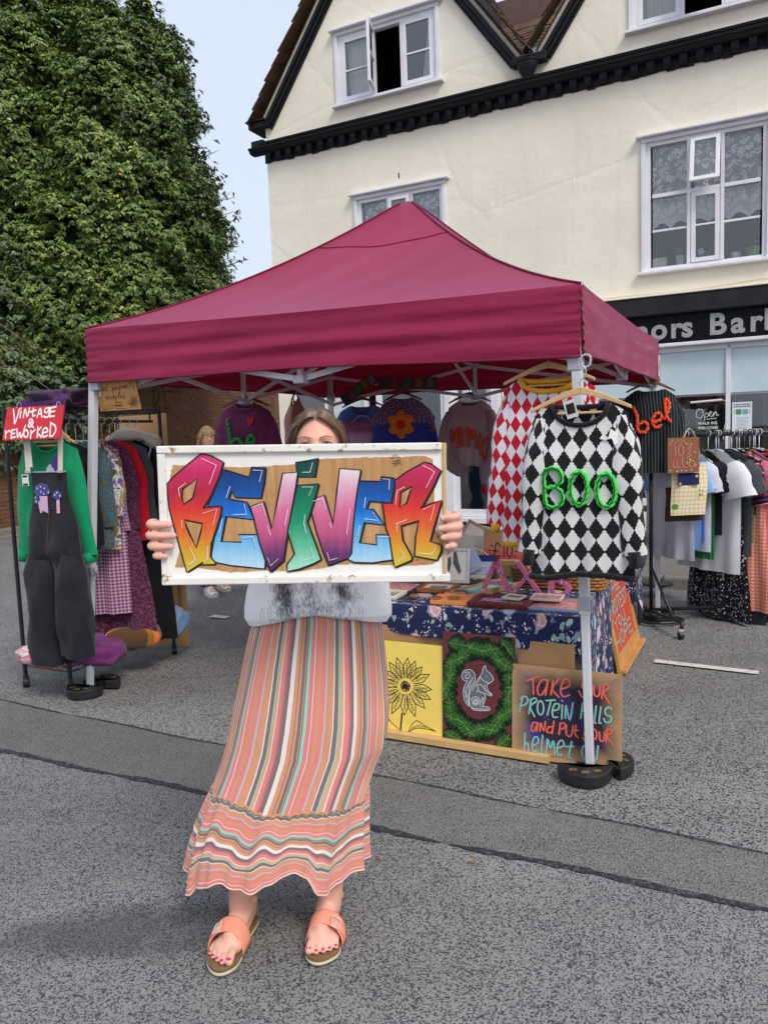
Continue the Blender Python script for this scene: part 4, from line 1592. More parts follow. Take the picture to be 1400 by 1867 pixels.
# legs: the near left one stands splayed
FEET={(1,-1): (0.0,0.0),(-1,-1): (-3.03,.01),(-1,1): (-3.02,3.0),(1,1): (-.085,2.95)}
for kk,(fx,fy) in FEET.items():
 cx,cy,zt,zb=CORN[kk]
 top=Vector((cx-.03*kk[0],cy-.03*kk[1],zt-.05))
 foot=Vector((fx,fy,.012))
 mid=foot.lerp(top,(.75)/(zt-.05))
 leg=MB()
 leg.bar(mid-(top-foot).normalized()*.05,top,.042,.042,up=(0,1,0))
 leg.bar(foot,mid,.034,.034,up=(0,1,0))
 lo=leg.build('leg',m_steel,gaz,bevel=.004)
 br=MB()
 br.bar(mid-Vector((0,0,.03)),mid+Vector((0,0,.03)),.055,.055,up=(0,1,0))
 br.box(mid.x+.026,mid.x+.042,mid.y-.012,mid.y+.012,mid.z-.012,mid.z+.016)
 br.build('leg_clamp',m_bracket,lo,bevel=.006)
 part('foot_plate',m_steel,lo,lambda b: b.box(fx-.04,fx+.04,fy-.04,fy+.04,.010,.016))
 sl=MB()
 sl.bar(top-Vector((0,0,.30)),top-Vector((0,0,.22)),.06,.06,up=(0,1,0))
 sl.build('slider',m_bracket,lo,bevel=.006)
# scissor trusses
zt_,zl_=2.06,1.80
for (c0,c1) in [((-1,-1),(1,-1)),((1,-1),(1,1)),((1,1),(-1,1)),((-1,1),(-1,-1))]:
 A=Vector((CORN[c0][0]-.03*c0[0],CORN[c0][1]-.03*c0[1],0)); B=Vector((CORN[c1][0]-.03*c1[0],CORN[c1][1]-.03*c1[1],0))
 inn_=(Vector((-1.46,1.5,0))-(A+B)/2).normalized()
 mb=MB()
 for k,(s0,s1) in enumerate(((0,.5),(.5,1))):
  for (za,zb,off) in ((zt_,zl_,.012),(zl_,zt_,.034)):
   p=A.lerp(B,s0)+inn_*off+Vector((0,0,za)); q=A.lerp(B,s1)+inn_*off+Vector((0,0,zb))
   mb.bar(p,q,.012,.028)
 tr_=mb.build('truss',m_steel,gaz)
 mdl=A.lerp(B,.5)+inn_*.023
 for zz_ in (zl_,zt_):
  part('truss_joint',m_bracket,tr_,lambda b: b.box(mdl.x-.03,mdl.x+.03,mdl.y-.03,mdl.y+.03,zz_-.022,zz_+.02),bevel=.006)
 mb=MB()
 C=Vector((-1.46,1.5,0))
 for (za,zb,off) in ((zt_,2.16,.012),(zl_,2.42,-.012)):
  sd=(B-A).normalized()*off
  mb.bar(mdl+Vector((0,0,za))+sd,C+Vector((0,0,zb))+sd,.012,.026)
 mb.bar(mdl+Vector((0,0,zl_)),mdl+Vector((0,0,zt_)),.026,.026,up=(0,1,0))
 mb.build('roof_strut',m_steel,gaz)
part('centre_pole',m_steel,gaz,lambda b: (b.cyl((-1.46,1.5,2.10),(-1.455,1.5,3.0),.018,n=10),b.box(-1.51,-1.41,1.45,1.55,2.12,2.18),b.box(-1.51,-1.41,1.45,1.55,2.40,2.45)))
def weight(u,v,rot,label,s=1.0):
 t=thing('leg_weight',label,'weight',W(u,v,.013),ANG+rot,'weights on the gazebo feet')
 out=[]
 for k in range(15):
  a=PI*k/14
  out.append((.115*s*math.cos(a),.125*s*math.sin(a)))
 # bite for the leg and a hand slot
 prof=out+[(-.115*s,-.006),(-.030,-.006),(-.026,.026),(.0,.032),(.026,.026),(.030,-.006),(.115*s,-.006)]
 b=MB()
 b.prism([(p[0],p[1],.0) for p in prof],(0,0,.05))
 body=b.build('body',m_rubber,t,bevel=.010)
 b=MB()
 b.prism([(p[0]*.93,p[1]*.93+.004,.0) for p in out+[(-.115*s,.002),(.115*s,.002)]],(0,0,.012))
 o=b.build('rim',m_rubber,t)
 o.location.z=-.006
 for q in range(3):
  b=MB()
  b.obox((-.05+.05*q,.085*s-.02*abs(q-1),.0512),(.016,.004,0),(-.002,.009,0),(0,0,.0015))
  b.build('scuff',m_worn,t)
 return t
weight(-.015,-.045,PI+.25,'black rubber half-round weight in front of the near right gazebo leg')
weight(.055,.045,-.75,'black rubber half-round weight behind the near right gazebo leg')
weight(-3.00,-.035,PI+.1,'black rubber half-round weight in front of the near left gazebo leg')
weight(-2.99,.06,.35,'black rubber half-round weight behind the near left gazebo leg')
weight(-.085,2.90,PI,'black rubber weight at the far right gazebo leg under the clothes rail')
weight(-.085,3.0,0,'black rubber weight behind the far right gazebo leg')
# ================================================================ TABLE with floral cloth
m_ply=plain('plain_board',S(168,128,88),.75,.10,5,.15,120)
m_pine=plain('pine_batten',S(206,168,112),.6,.12,14,.1,60)
m_blackm=plain('black_metal',(0.016,0.016,0.018),.42,.2,12,spec=.5)
def floral(name='navy_floral_cotton',k=1.45):
 def fn(t,uv):
  base=S(30,38,76)
  warp=t.noise(uv,9,3,.6,out=1)
  w2=t.node('ShaderNodeVectorMath'); w2.operation='SCALE'
  t.put(w2.inputs[0],warp); w2.inputs['Scale'].default_value=.085
  w3=t.node('ShaderNodeVectorMath'); w3.operation='ADD'
  t.put(w3.inputs[0],uv); t.put(w3.inputs[1],w2.outputs[0])
  v=w3.outputs[0]
  # leafy clusters
  ld=t.vor(v,17*k); lc=t.vor(v,17*k,out='Color')
  cl=t.noise(uv,5.5*k,2,.5)
  lx,ly,lz=t.sep(lc)
  leaf=t.math('MULTIPLY',t.ramp(ld,[(.34,1.0),(.40,0.0)]),t.ramp(cl,[(.47,0.0),(.50,1.0)]))
  leaf=t.math('MULTIPLY',leaf,t.math('GREATER_THAN',lx,.3))
  col=t.mix(leaf,base,t.ramp(ly,[(0,S(96,128,122)),(.4,S(150,178,172)),(.7,S(108,132,160)),(1,S(190,205,210))]))
  # sprigs of tiny blossom
  sd=t.vor(v,62*k); sm=t.noise(uv,8*k,2,.5)
  sp=t.math('MULTIPLY',t.ramp(sd,[(.30,1.0),(.38,0.0)]),t.ramp(sm,[(.53,0.0),(.57,1.0)]))
  sc=t.vor(v,62*k,out='Color'); sx,sy,sz=t.sep(sc)
  col=t.mix(sp,col,t.ramp(sx,[(0,S(226,224,232)),(.6,S(232,190,196)),(1,S(196,206,222))]))
  # roses
  rd=t.vor(v,5.2*k,rnd=.8); rc=t.vor(v,5.2*k,out='Color',rnd=.8); rx,ry,rz=t.sep(rc)
  rose=t.math('MULTIPLY',t.ramp(rd,[(.30,1.0),(.34,0.0)]),t.math('GREATER_THAN',rx,.35))
  ringy=t.math('SINE',t.math('ADD',t.math('MULTIPLY',rd,60),t.math('MULTIPLY',t.noise(v,26*k,2),9)))
  rcol=t.mix(t.ramp(ringy,[(0,0.0),(1,1.0)]),t.ramp(ry,[(0,S(200,140,140)),(.35,S(172,148,150)),(.6,S(150,166,196)),(1,S(214,170,168))]),
      t.ramp(ry,[(0,S(236,206,202)),(.35,S(206,186,184)),(.6,S(198,208,226)),(1,S(238,214,208))]))
  return t.mix(rose,col,rcol)
 return printed(name,fn,.85,.1,.15)
m_floral=floral()
table=thing('table','folding trestle table under the navy floral cloth','table',W(-.86,.72),ANG)
part('tabletop',m_ply,table,lambda b: b.box(-.80,.69,-.59,.59,.625,.655),bevel=.006)
for sx in (-.7,.62):
 for sy in (-.5,.5):
  part('leg',m_blackm,table,lambda b: b.cyl((sx,sy,.012),(sx,sy,.625),.013,n=8))
cloth=MB()
TX0,TX1,TY0,TY1,TZ=-1.67,-.062,.122,1.345,.664
def zfront(u):
 s=(u-TX0)/(TX1-TX0)
 return .555-.055*s+.012*math.sin(u*9)-.02*max(0,s-.92)*12
def cl_top(s,q):
 return (TX0+(TX1-.10*q-TX0)*s,TY0+(TY1-TY0)*q,TZ+.002*math.sin(s*9)*math.sin(q*7))
cloth.grid(cl_top,40,24,lambda s,q: (TX0+(TX1-TX0)*s,TY0+(TY1-TY0)*q))
def cl_front(s,q):
 u=TX0+(TX1-TX0)*s
 zb=zfront(u)
 r=min(1,q*4)
 return (u,TY0-.012*math.sin(r*PI/2)-(.006+.010*math.sin(u*14)+.006*math.sin(u*31))*q,TZ+(zb-TZ)*q)
cloth.grid(cl_front,90,10,lambda s,q: (TX0+(TX1-TX0)*s,TY0-q*.13),flip=True)
def cl_side(s,q):
 v=TY0+(TY1-TY0)*s
 zb=.085+.05*math.sin(v*5+.5)+.16*max(0,1-s*4)
 wv=.022*math.sin(v*17)+.012*math.sin(v*33+1)
 return (TX1-.10*s+.012*math.sin(min(1,q*4)*PI/2)+(.006+wv*.7)*q,v-.03*q*max(0,1-s*6),TZ+(zb-TZ)*q)
cloth.grid(cl_side,70,22,lambda s,q: (TX1+q*.58,TY0+(TY1-TY0)*s),flip=False)
o=cloth.build('tablecloth',m_floral,None,smooth=True)
o.location=W(0,0); o.rotation_euler=(0,0,ANG)
tag(o,'navy blue floral cloth draped over the stall table','tablecloth')
# second cloth-covered table beyond, mostly hidden by the jumpers
table2=thing('table','small far table behind the black-and-white jumper, floral cloth hanging off','table',W(-.47,2.45),ANG)
part('tabletop',m_ply,table2,lambda b: b.box(-.45,.32,-.3,.3,.66,.69))
for sx in (-.4,.28):
 for sy in (-.26,.26):
  part('leg',m_blackm,table2,lambda b: b.cyl((sx,sy,.012),(sx,sy,.66),.012,n=8))
c2=MB()
c2.grid(lambda s,q: (-.46+.80*s,-.31+.62*q,.6935),8,6,lambda s,q: (s,q))
c2.grid(lambda s,q: (.34+.014*math.sin(min(1,q*3)*PI/2)+.02*math.sin(s*12)*q,-.31+.62*s,.6935-q*(.12+.34*max(0,1-abs(s-.12)*2.0))),24,12,lambda s,q: (.8+q*.45,s*.62))
c2.grid(lambda s,q: (-.46+.80*s,-.31-.012*math.sin(min(1,q*3)*PI/2)-.015*math.sin(s*17)*q,.6935-q*(.12+.30*max(0,1-abs(s-.95)*2.2))),24,12,lambda s,q: (s*.8,-q*.4),flip=True)
o=c2.build('tablecloth',m_floral,None,smooth=True)
o.location=W(-.47,2.45); o.rotation_euler=(0,0,ANG)
tag(o,'navy floral cloth corner hanging beyond the leaning sign','tablecloth')
# ================================================================ boards leaning against the table front
m_ink=plain('black_ink',(0.012,0.012,0.012),.6,.1)
def leaning(name,label,cat,u0,u1,v0,z0,h,lean,m,thick=.006):
 """board standing at v0, tilted back by lean metres over its height; returns thing and photo->panel map"""
 a=math.atan(lean/h)
 t=thing(name,label,cat,W((u0+u1)/2,v0,z0),rot=(-a,0,ANG))
 w=u1-u0
 mb=MB()
 uvs=[(-w/2,0),(w/2,0),(-w/2,0),(w/2,0),(-w/2,h),(w/2,h),(-w/2,h),(w/2,h)]
 v=[(x,y,z) for z in (0,h) for y in (0,thick) for x in (-w/2,w/2)]
 mb.add(v,[(0,2,3,1),(4,5,7,6),(0,1,5,4),(1,3,7,5),(3,2,6,7),(2,0,4,6)],uvs)
 mb.build('board',m,t)
 M=Matrix.Translation(t.location) @ Matrix.Rotation(ANG,4,'Z') @ Matrix.Rotation(-a,4,'X')
 quad=[px(M @ Vector(p)) for p in ((-w/2,0,h),(w/2,0,h),(w/2,0,0),(-w/2,0,0))]
 return t,homography(quad,w,h),w,h
def crop(x0,y0,k,f):
 return lambda p: f(x0+p[0]/k,y0+p[1]/k)
def ell(cx,cy,rx,ry,n=12):
 return [(cx+rx*math.cos(2*PI*k/n),cy+ry*math.sin(2*PI*k/n)) for k in range(n)]
def letters(t,f,strokes,w,m,name='lettering',d=.0008,closed=()):
 mb=MB()
 for k,q in enumerate(strokes):
  loop=len(q)>6 and q[0]==q[-1]
  stroke(mb,[f(p) for p in (q[:-1] if loop else q)],w,d+.00012*(k % 4),4,closed=loop)
 return mb.build(name,m,t)
def loop(e):
 return e+[e[0]]
# --- batten and plain backing boards
t=thing('pine_batten','long pale pine batten on the ground below the paintings','batten',W(-.70,.03,0),ANG)
part('strip',m_pine,t,lambda b: b.box(-.9,.515,-.025,.025,.012,.045),bevel=.002)
t=thing('pine_batten','short pine offcut under the helmet sign','batten',W(-.1,.055,0),ANG)
part('strip',m_pine,t,lambda b: b.box(-.17,.03,-.02,.02,.012,.034),bevel=.002)
leaning('backing_board','bare brown board behind the yellow sunflower painting','board',-1.66,-.70,.085,.012,.545,.03,m_ply)
leaning('backing_board','bare brown board behind the helmet lettering sign','board',-.345,-.085,.072,.012,.53,.03,m_ply)
# --- sunflower
m_yel=plain('yellow_panel_paint',S(246,214,104),.55,.03,4)
t,f,w,h=leaning('painting','yellow panel with a black line-drawn sunflower','painting',-1.13,-.712,.045,.046,.44,.035,m_yel)
part('panel_edge',m_pine,t,lambda b: b.box(w/2-.0,w/2+.006,-.001,.008,0,h))
g=crop(690,1160,5.385,f)
C0=(265,492)
tips=[(180,212),(285,214),(362,244),(428,300),(500,376),(522,525),(510,622),(456,710),(360,790),(254,776),(130,763),(72,668),(55,562),(42,448),(48,340),(105,255)]
mb=MB()
for k,tp in enumerate(tips):
 dx,dy=tp[0]-C0[0],tp[1]-C0[1]
 L=math.hypot(dx,dy); dx /= L; dy /= L
 nx,ny=-dy,dx
 b0=82; hw=38
 q=[(C0[0]+dx*b0-nx*14,C0[1]+dy*b0-ny*14),(C0[0]+dx*(b0+(L-b0)*.5)-nx*hw,C0[1]+dy*(b0+(L-b0)*.5)-ny*hw),tp,
   (C0[0]+dx*(b0+(L-b0)*.5)+nx*hw,C0[1]+dy*(b0+(L-b0)*.5)+ny*hw),(C0[0]+dx*b0+nx*14,C0[1]+dy*b0+ny*14)]
 stroke(mb,[g(p) for p in q[:3]],.0040,.0008); stroke(mb,[g(p) for p in q[2:]],.0040,.0009)
 stroke(mb,[g((C0[0]+dx*b0,C0[1]+dy*b0)),g((C0[0]+dx*(b0+(L-b0)*.72),C0[1]+dy*(b0+(L-b0)*.72)))],.002,.0010)
 for j in range(5):
  r0=b0+(L-b0)*(.2+.12*j)
  for sg in (-1,1):
   p=(C0[0]+dx*r0,C0[1]+dy*r0)
   stroke(mb,[g(p),g((p[0]+dx*16+nx*sg*15,p[1]+dy*16+ny*sg*15))],.0018,.0007)
mb.build('petal_lines',m_ink,t)
mb=MB()
dot(mb,g(C0),.0265,.0016,n=28)
mb.build('flower_centre',m_ink,t)
mb=MB(); rs=random.Random(3)
for k in range(120):
 a=rs.uniform(0,6.3); r=rs.uniform(28,72)
 p=(C0[0]+math.cos(a)*r,C0[1]+math.sin(a)*r)
 stroke(mb,[g(p),g((p[0]+rs.uniform(-7,7),p[1]+rs.uniform(-7,7)))],.0014,.0019+.0001*(k % 5))
mb.build('seed_marks',m_yel,t)
mb=MB()
stroke(mb,[g((232,760)),g((220,880)),g((212,985))],.0085,.0008,n=3)
stroke(mb,[g(p) for p in [(235,985),(290,945),(322,880),(375,830),(440,870),(560,935)]],.0034,.0009)
stroke(mb,[g(p) for p in [(560,935),(470,912),(370,905),(290,945)]],.0034,.0009)
stroke(mb,[g(p) for p in [(290,945),(380,880),(470,900)]],.0015,.0010)
for k in range(6):
 stroke(mb,[g((315+26*k,925-8*k)),g((350+24*k,865+10*abs(k-2)))],.0011,.0007)
stroke(mb,[g(p) for p in [(196,910),(120,840),(78,770),(40,740)]],.0034,.0009)
stroke(mb,[g(p) for p in [(108,828),(78,828),(40,800)]],.0034,.0009)
mb.build('stem_lines',m_ink,t)
# --- squirrel in an oak wreath
m_mar=plain('maroon_panel_paint',S(104,50,52),.6,.06,5)
t,f,w,h=leaning('painting','maroon panel with a grey squirrel inside an oak-leaf wreath','painting',-.708,-.350,.040,.046,.515,.035,m_mar)
g=crop(690,1160,5.385,f)
m_dg=plain('wreath_dark_green',S(22,46,26),.55,.3,30)
m_mg=plain('wreath_mid_green',S(46,92,36),.55,.4,40)
m_lg=plain('wreath_light_green',S(128,168,84),.55,.2,40)
dk,md,lt=MB(),MB(),MB()
lv=[]
for k in range(19):
 a=2*PI*k/19
 cx_,cy_=985+318*math.cos(a),525+405*math.sin(a)
 lv.append((cx_,cy_,a+PI/2+.40*(-1)**k,265,92))
lv+=[(770,75,.2,210,80),(1265,120,1.0,250,85),(730,985,.5,240,90),(1225,1040,-.9,230,85)]
for k,(cx_,cy_,a,L,hw) in enumerate(lv):
 ca,sa_=math.cos(a),math.sin(a)
 left,right=[],[]
 for j in range(13):
  q=j/12
  wd=hw*math.sin(PI*q)**.7*(1+.28*math.cos(j*PI)) if 0<j<12 else 0
  left.append((q,wd)); right.append((q,-wd))
 pts=left+right[::-1][1:-1]
 def pl(q,wd,s=1.0):
  x=(q-.5)*L*s; y=wd*s
  q_=g((cx_+ca*x-sa_*y,cy_+sa_*x+ca*y))
  return (max(-w/2+.001,min(w/2-.001,q_[0])),max(.002,min(h-.002,q_[1])))
 d0=.0008+.00022*(k % 9)
 shape(dk,[pl(q,wd) for q,wd in pts],d0)
 shape(md,[pl(q,wd*.75,.84) for q,wd in pts],d0+.0009)
 stroke(lt,[pl(.08,0),pl(.5,4),pl(.95,0)],.0018,d0+.0014)
 for j in range(4):
  for sg in (-1,1):
   if (j+k) % 3:
    stroke(lt,[pl(.25+.15*j,0),pl(.36+.15*j,sg*hw*.55)],.0011,d0+.0014)
dk.build('wreath_shadow',m_dg,t); md.build('wreath',m_mg,t); lt.build('wreath_veins',m_lg,t)
m_sq=plain('squirrel_grey',S(104,108,116),.6,.08,20)
m_sqw=plain('squirrel_white',S(226,228,230),.6,.03)
body=[(1050,288),(1030,312),(1018,360),(1000,392),(955,455),(903,535),(893,640),(915,705),(955,728),(1085,730),(1084,700),(1040,688),(1020,690),(1040,650),(1052,600),(1046,566),(1105,587),(1114,570),(1078,535),(1066,480),(1085,466),(1128,432),(1126,402),(1092,358),(1064,338)]
tail=[(893,690),(850,640),(834,560),(842,500),(872,440),(850,440),(822,410),(820,370),(850,335),(900,328),(938,356),(952,405),(940,452),(905,500),(888,560),(885,630)]
dkb=MB(); shape(dkb,[g(p) for p in body],.0030); shape(dkb,[g(p) for p in tail],.0024)
dkb.build('squirrel',m_sq,t)
wl=MB()
stroke(wl,[g(p) for p in body],.0028,.0036,3,closed=True)
stroke(wl,[g(p) for p in tail],.0026,.0032,3,closed=True)
for q in [[(880,372),(858,385),(862,412),(884,412),(900,385),(880,352),(846,362)],[(845,520),(862,600),(884,670)],[(900,440),(865,520),(870,600)],[(930,400),(905,460),(880,520)],
   [(1000,690),(1000,640),(975,600),(935,600),(905,630)],[(970,480),(1010,478),(1050,530),(1110,575)],[(970,480),(990,540),(1050,566)],[(1040,480),(1055,520)],[(1000,410),(1040,440),(1085,462)],[(960,545),(990,535)],[(910,700),(960,712),(1080,716)],[(1020,600),(1010,650)],[(1035,600),(1025,660)]]:
 stroke(wl,[g(p) for p in q],.0026,.0038)
for k in range(14):
 a=2*PI*k/14
 stroke(wl,[g((955+12*math.cos(a),648+12*math.sin(a))),g((955+38*math.cos(a),648+38*math.sin(a)))],.0024,.0037)
for k in range(10):
 stroke(wl,[g((1000-9*k,400+14*k)),g((1012-9*k,408+14*k))],.002,.0037)
wl.build('squirrel_lines',m_sqw,t)
mb=MB(); dot(mb,g((1063,398)),.0035,.0040); mb.build('squirrel_eye',plain('eye_yellow',S(206,190,90),.5),t)
mb=MB(); dot(mb,g((1063,398)),.0014,.0046); mb.build('squirrel_pupil',m_ink,t)
# --- helmet lettering
def nebula(t,uv):
 x,y,z=t.sep(uv)
 ex=t.math('MULTIPLY',t.math('ABSOLUTE',x),1/.245)
 ey=t.math('MULTIPLY',t.math('ABSOLUTE',t.math('SUBTRACT',y,.2)),1/.2)
 e=t.math('MAXIMUM',ex,ey)
 e=t.math('ADD',e,t.math('MULTIPLY',t.math('SUBTRACT',t.noise(uv,9,4),.5),.35))
 n=t.noise(uv,6.5,4,.6)
 sky=t.ramp(n,[(.35,S(44,36,40)),(.52,S(52,46,66)),(.64,S(56,62,142)),(.78,S(64,52,92))])
 col=t.mix(t.ramp(e,[(.62,0.0),(.98,1.0)]),sky,S(176,142,104))
 st=t.vor(uv,45)
 return t.mix(t.ramp(st,[(.045,1.0),(.06,0.0)]),col,S(230,230,240))
m_neb=printed('night_sky_board',nebula,.6,0,.05)
t,f,w,h=leaning('lettered_sign','night-sky board lettered take your protein pills and put your helmet on','sign',-.362,.128,.034,.036,.405,.03,m_neb)
g=crop(920,1200,5.833,f)
m_coral=plain('coral_paint',S(226,108,84),.55,.12,60)
m_cyan=plain('cyan_paint',S(96,206,204),.55,.12,60)
m_halo=plain('red_shadow_paint',S(196,62,62),.6,.1)
L1=[[(240,240),(380,190)],[(300,215),(305,385)],[(455,235),(395,235),(350,310),(355,380),(390,390),(440,310),(458,235)],[(460,232),(432,392)],[(512,240),(490,390)],[(578,220),(505,325),(575,415)],
  [(600,330),(680,300),(692,245),(640,225),(602,290),(596,370),(630,410),(688,392)],[(825,268),(822,312),(862,330)],[(888,262),(862,380),(822,415),(786,350)],loop(ell(915,335,28,58)),
  [(945,290),(950,380),(976,410),(1006,380),(1010,290)],[(1045,292),(1030,430)],[(1042,292),(1090,280),(1105,320),(1050,368),(1118,492)]]
L3=[[(345,690),(300,690),(282,765),(310,775),(350,695)],[(352,690),(337,780)],[(373,775),(382,690),(414,775),(432,675)],[(522,672),(502,802)],[(512,735),(465,735),(447,785),(492,795)],
  [(592,690),(576,812)],[(590,690),(640,698),(632,742),(590,757)],[(655,715),(652,800),(685,835),(715,800),(726,720)],[(757,715),(747,800),(776,845)],[(730,772),(778,768)],
  [(845,790),(850,832),(876,842)],[(902,772),(890,850),(860,890),(830,850)],loop(ell(950,812,27,54)),[(1005,790),(1010,868),(1030,885),(1055,860),(1061,790)],[(1085,762),(1076,892)],[(1083,762),(1130,760),(1132,802),(1087,832),(1160,940)]]
L2=[[(187,420),(158,572)],[(170,432),(210,405),(246,440),(226,490),(176,510)],[(280,440),(256,590)],[(270,447),(320,425),(336,460),(272,516),(316,622)],loop(ell(380,530,33,74)),[(440,452),(536,446)],[(492,450),(452,606)],
  [(510,562),(570,542),(576,492),(532,490),(506,560),(516,628),(560,626)],[(611,500),(605,645)],[(611,452),(612,458)],[(643,638),(650,500),(690,662),(726,475)],[(830,482),(806,642)],[(828,484),(880,470),(902,512),(832,562)],
  [(916,500),(906,660)],[(972,510),(952,676),(968,690)],[(1022,520),(1002,678),(1022,692)],[(1136,548),(1108,520),(1066,555),(1078,604),(1132,630),(1120,680),(1072,682),(1050,645)]]
L4=[[(217,800),(207,978)],[(208,935),(242,902),(256,982)],[(300,932),(356,902),(346,840),(310,852),(291,930),(302,986),(346,990)],[(402,825),(390,1008),(410,1018)],[(440,1020),(456,860),(482,962),(516,880),(532,1032)],
  [(560,962),(626,932),(616,880),(580,886),(556,960),(566,1028),(612,1030)],[(712,890),(682,1042),(702,1072)],[(645,942),(732,940)],loop(ell(850,1002,29,72)),[(902,1082),(912,930),(966,1095),(992,935)]]
sh_=lambda L: [[(p[0]+5,p[1]+3) for p in q] for q in L]
letters(t,g,sh_(L1+L3+L2+L4),.0078,m_halo,'lettering_shadow',.0007)
for L_,m_ in ((L1,m_coral),(L2,m_cyan),(L3,m_coral),(L4,m_cyan)):
 letters(t,g,L_,.0068,m_,'lettering',.0018)
# --- framed board leaning beside the table, red with turquoise lettering
def redboard(t,uv):
 n=t.noise(uv,7,3)
 return t.ramp(n,[(.3,S(196,60,70)),(.5,S(206,82,52)),(.7,S(176,52,84))])
m_redb=printed('painted_red_board',redboard,.55,0,.05)
m_oak=plain('varnished_pine_frame',S(196,142,80),.4,.14,10,.1,60,spec=.5)
fr=thing('framed_sign','wooden framed red sign with turquoise lettering leaning beside the table','sign',W(-.115,1.80,.012),rot=(-.20,0,ANG+PI/2))
wv,hv=.78,.58
part('frame',m_oak,fr,lambda b: (b.box(-wv/2,-wv/2+.06,-.012,.012,.0,hv),b.box(wv/2-.06,wv/2,-.012,.012,.0,hv),b.box(-wv/2+.061,wv/2-.061,-.011,.011,hv-.06,hv),b.box(-wv/2+.061,wv/2-.061,-.011,.011,.0,.10)),bevel=.003)
part('ledge',m_oak,fr,lambda b: b.box(-wv/2-.01,wv/2+.01,-.045,.012,-.0,.022),bevel=.003)
mb=MB(); mb.grid(lambda s,q: (-.33+.66*s,-.002,.10+(hv-.16)*q),1,1,lambda s,q: (s*.66,q*.42)); mb.build('panel',m_redb,fr)
m_turq=plain('turquoise_paint',S(104,186,172),.55,.15,50)
FONT={'I': [[(.5,1),(.5,0)]],'N': [[(0,0),(0,1),(1,0),(1,1)]],'V': [[(0,1),(.5,0),(1,1)]],'E': [[(1,1),(0,1),(0,0),(1,0)],[(0,.5),(.8,.5)]],'S': [[(1,.85),(.5,1),(0,.75),(.5,.5),(1,.25),(.5,0),(0,.15)]],
  'T': [[(0,1),(1,1)],[(.5,1),(.5,0)]],'H': [[(0,1),(0,0)],[(1,1),(1,0)],[(0,.5),(1,.5)]],'O': [[(.5,1),(0,.5),(.5,0),(1,.5),(.5,1)]],'P': [[(0,0),(0,1),(.9,.9),(.9,.55),(0,.5)]],'R': [[(0,0),(0,1),(.9,.9),(.9,.6),(0,.5),(1,0)]],
  'Y': [[(0,1),(.5,.5),(1,1)],[(.5,.5),(.5,0)]],'U': [[(0,1),(0,.2),(.5,0),(1,.2),(1,1)]],'A': [[(0,0),(.5,1),(1,0)],[(.2,.4),(.8,.4)]],'L': [[(0,1),(0,0),(1,0)]]}
def write(mb,txt,x0,z0,w,h,sw,d=.003,gap=.35):
 n=len(txt)
 cw=w/(n+gap*(n-1))
 for i,c in enumerate(txt):
  if c in FONT:
   for k,q in enumerate(FONT[c]):
    lp_=len(q)>4 and q[0]==q[-1]
    stroke(mb,[(x0+i*cw*(1+gap)+p[0]*cw,z0+p[1]*h) for p in (q[:-1] if lp_ else q)],sw,d+.0002*(k % 3),3 if c in 'OSPRU' else 1,closed=lp_)
mb=MB()
write(mb,'THE',-.30,.445,.42,.06,.012); write(mb,'PROTEST',-.31,.325,.60,.085,.013); write(mb,'YOU',-.26,.235,.36,.065,.012); write(mb,'HOPE',-.30,.125,.54,.085,.014)
mb.build('lettering',m_turq,fr)
# ================================================================ GOODS ON THE TABLE
TB=.668
def picture(u,v,w,h,rot,label,mf,ma,tilt=0.0,edge=.022,thick=.018,mat_=None,z=TB,stand=False):
 """framed picture lying on the cloth (or leaning back on its strut)"""
 a=tilt
 t=thing('picture_frame',label,'picture frame',W(u,v,z),rot=(a,0,ANG+rot))
 b=MB()
 for q in [(-w/2,-w/2+edge,-h/2,h/2),(w/2-edge,w/2,-h/2,h/2),(-w/2+edge,w/2-edge,h/2-edge,h/2),(-w/2+edge,w/2-edge,-h/2,-h/2+edge)]:
  b.box(q[0],q[1],q[2]+(h/2 if stand else 0),q[3]+(h/2 if stand else 0),0,thick)
 b.build('frame',mf,t,bevel=.003)
 o=h/2 if stand else 0
 mb=MB(); mb.grid(lambda s,q: (-w/2+edge+(w-2*edge)*s,-h/2+edge+(h-2*edge)*q+o,thick*.55),1,1,lambda s,q: (s*w,q*h)); mb.build('picture',ma,t)
 if mat_:
  i=edge+.028
  b=MB()
  b.box(-w/2+edge,w/2-edge,-h/2+edge+o,-h/2+i+o,thick*.6,thick*.68); b.box(-w/2+edge,w/2-edge,h/2-i+o,h/2-edge+o,thick*.6,thick*.68)
  b.box(-w/2+edge,-w/2+i,-h/2+i+o,h/2-i+o,thick*.6,thick*.68); b.box(w/2-i,w/2-edge,-h/2+i+o,h/2-i+o,thick*.6,thick*.68)
  b.build('mount',mat_,t)
 if stand:
  part('strut',m_blackm,t,lambda q: q.bar((0,h*.55,0),(0,h*.25,-.12),.03,.003))
 return t
def art(name,stops,scale=14,dist=2.0):
 return printed(name,lambda t,uv: t.ramp(t.noise(uv,scale,4,.6,dist=dist),stops),.4,0,0)
m_pinkart=art('pink_blossom_print',[(.3,S(232,222,218)),(.45,S(214,150,160)),(.55,S(196,92,112)),(.68,S(230,215,210)),(.8,S(120,130,104))],26)
m_greyart=art('grey_photo_print',[(.3,S(70,66,62)),(.5,S(150,146,138)),(.7,S(206,202,192))],18)
m_oct=printed('marbled_blue_print',lambda t,uv: t.ramp(t.math('FRACT',t.math('MULTIPLY',t.noise(uv,5,2,.5,dist=.4),3.2)),[(0,S(30,60,140)),(.3,S(40,150,200)),(.55,S(120,214,206)),(.7,S(226,218,190)),(.9,S(60,170,200))]),.35,0,0)
m_orange=art('orange_canvas',[(.3,S(226,130,70)),(.55,S(236,158,96)),(.7,S(214,110,62))],8)
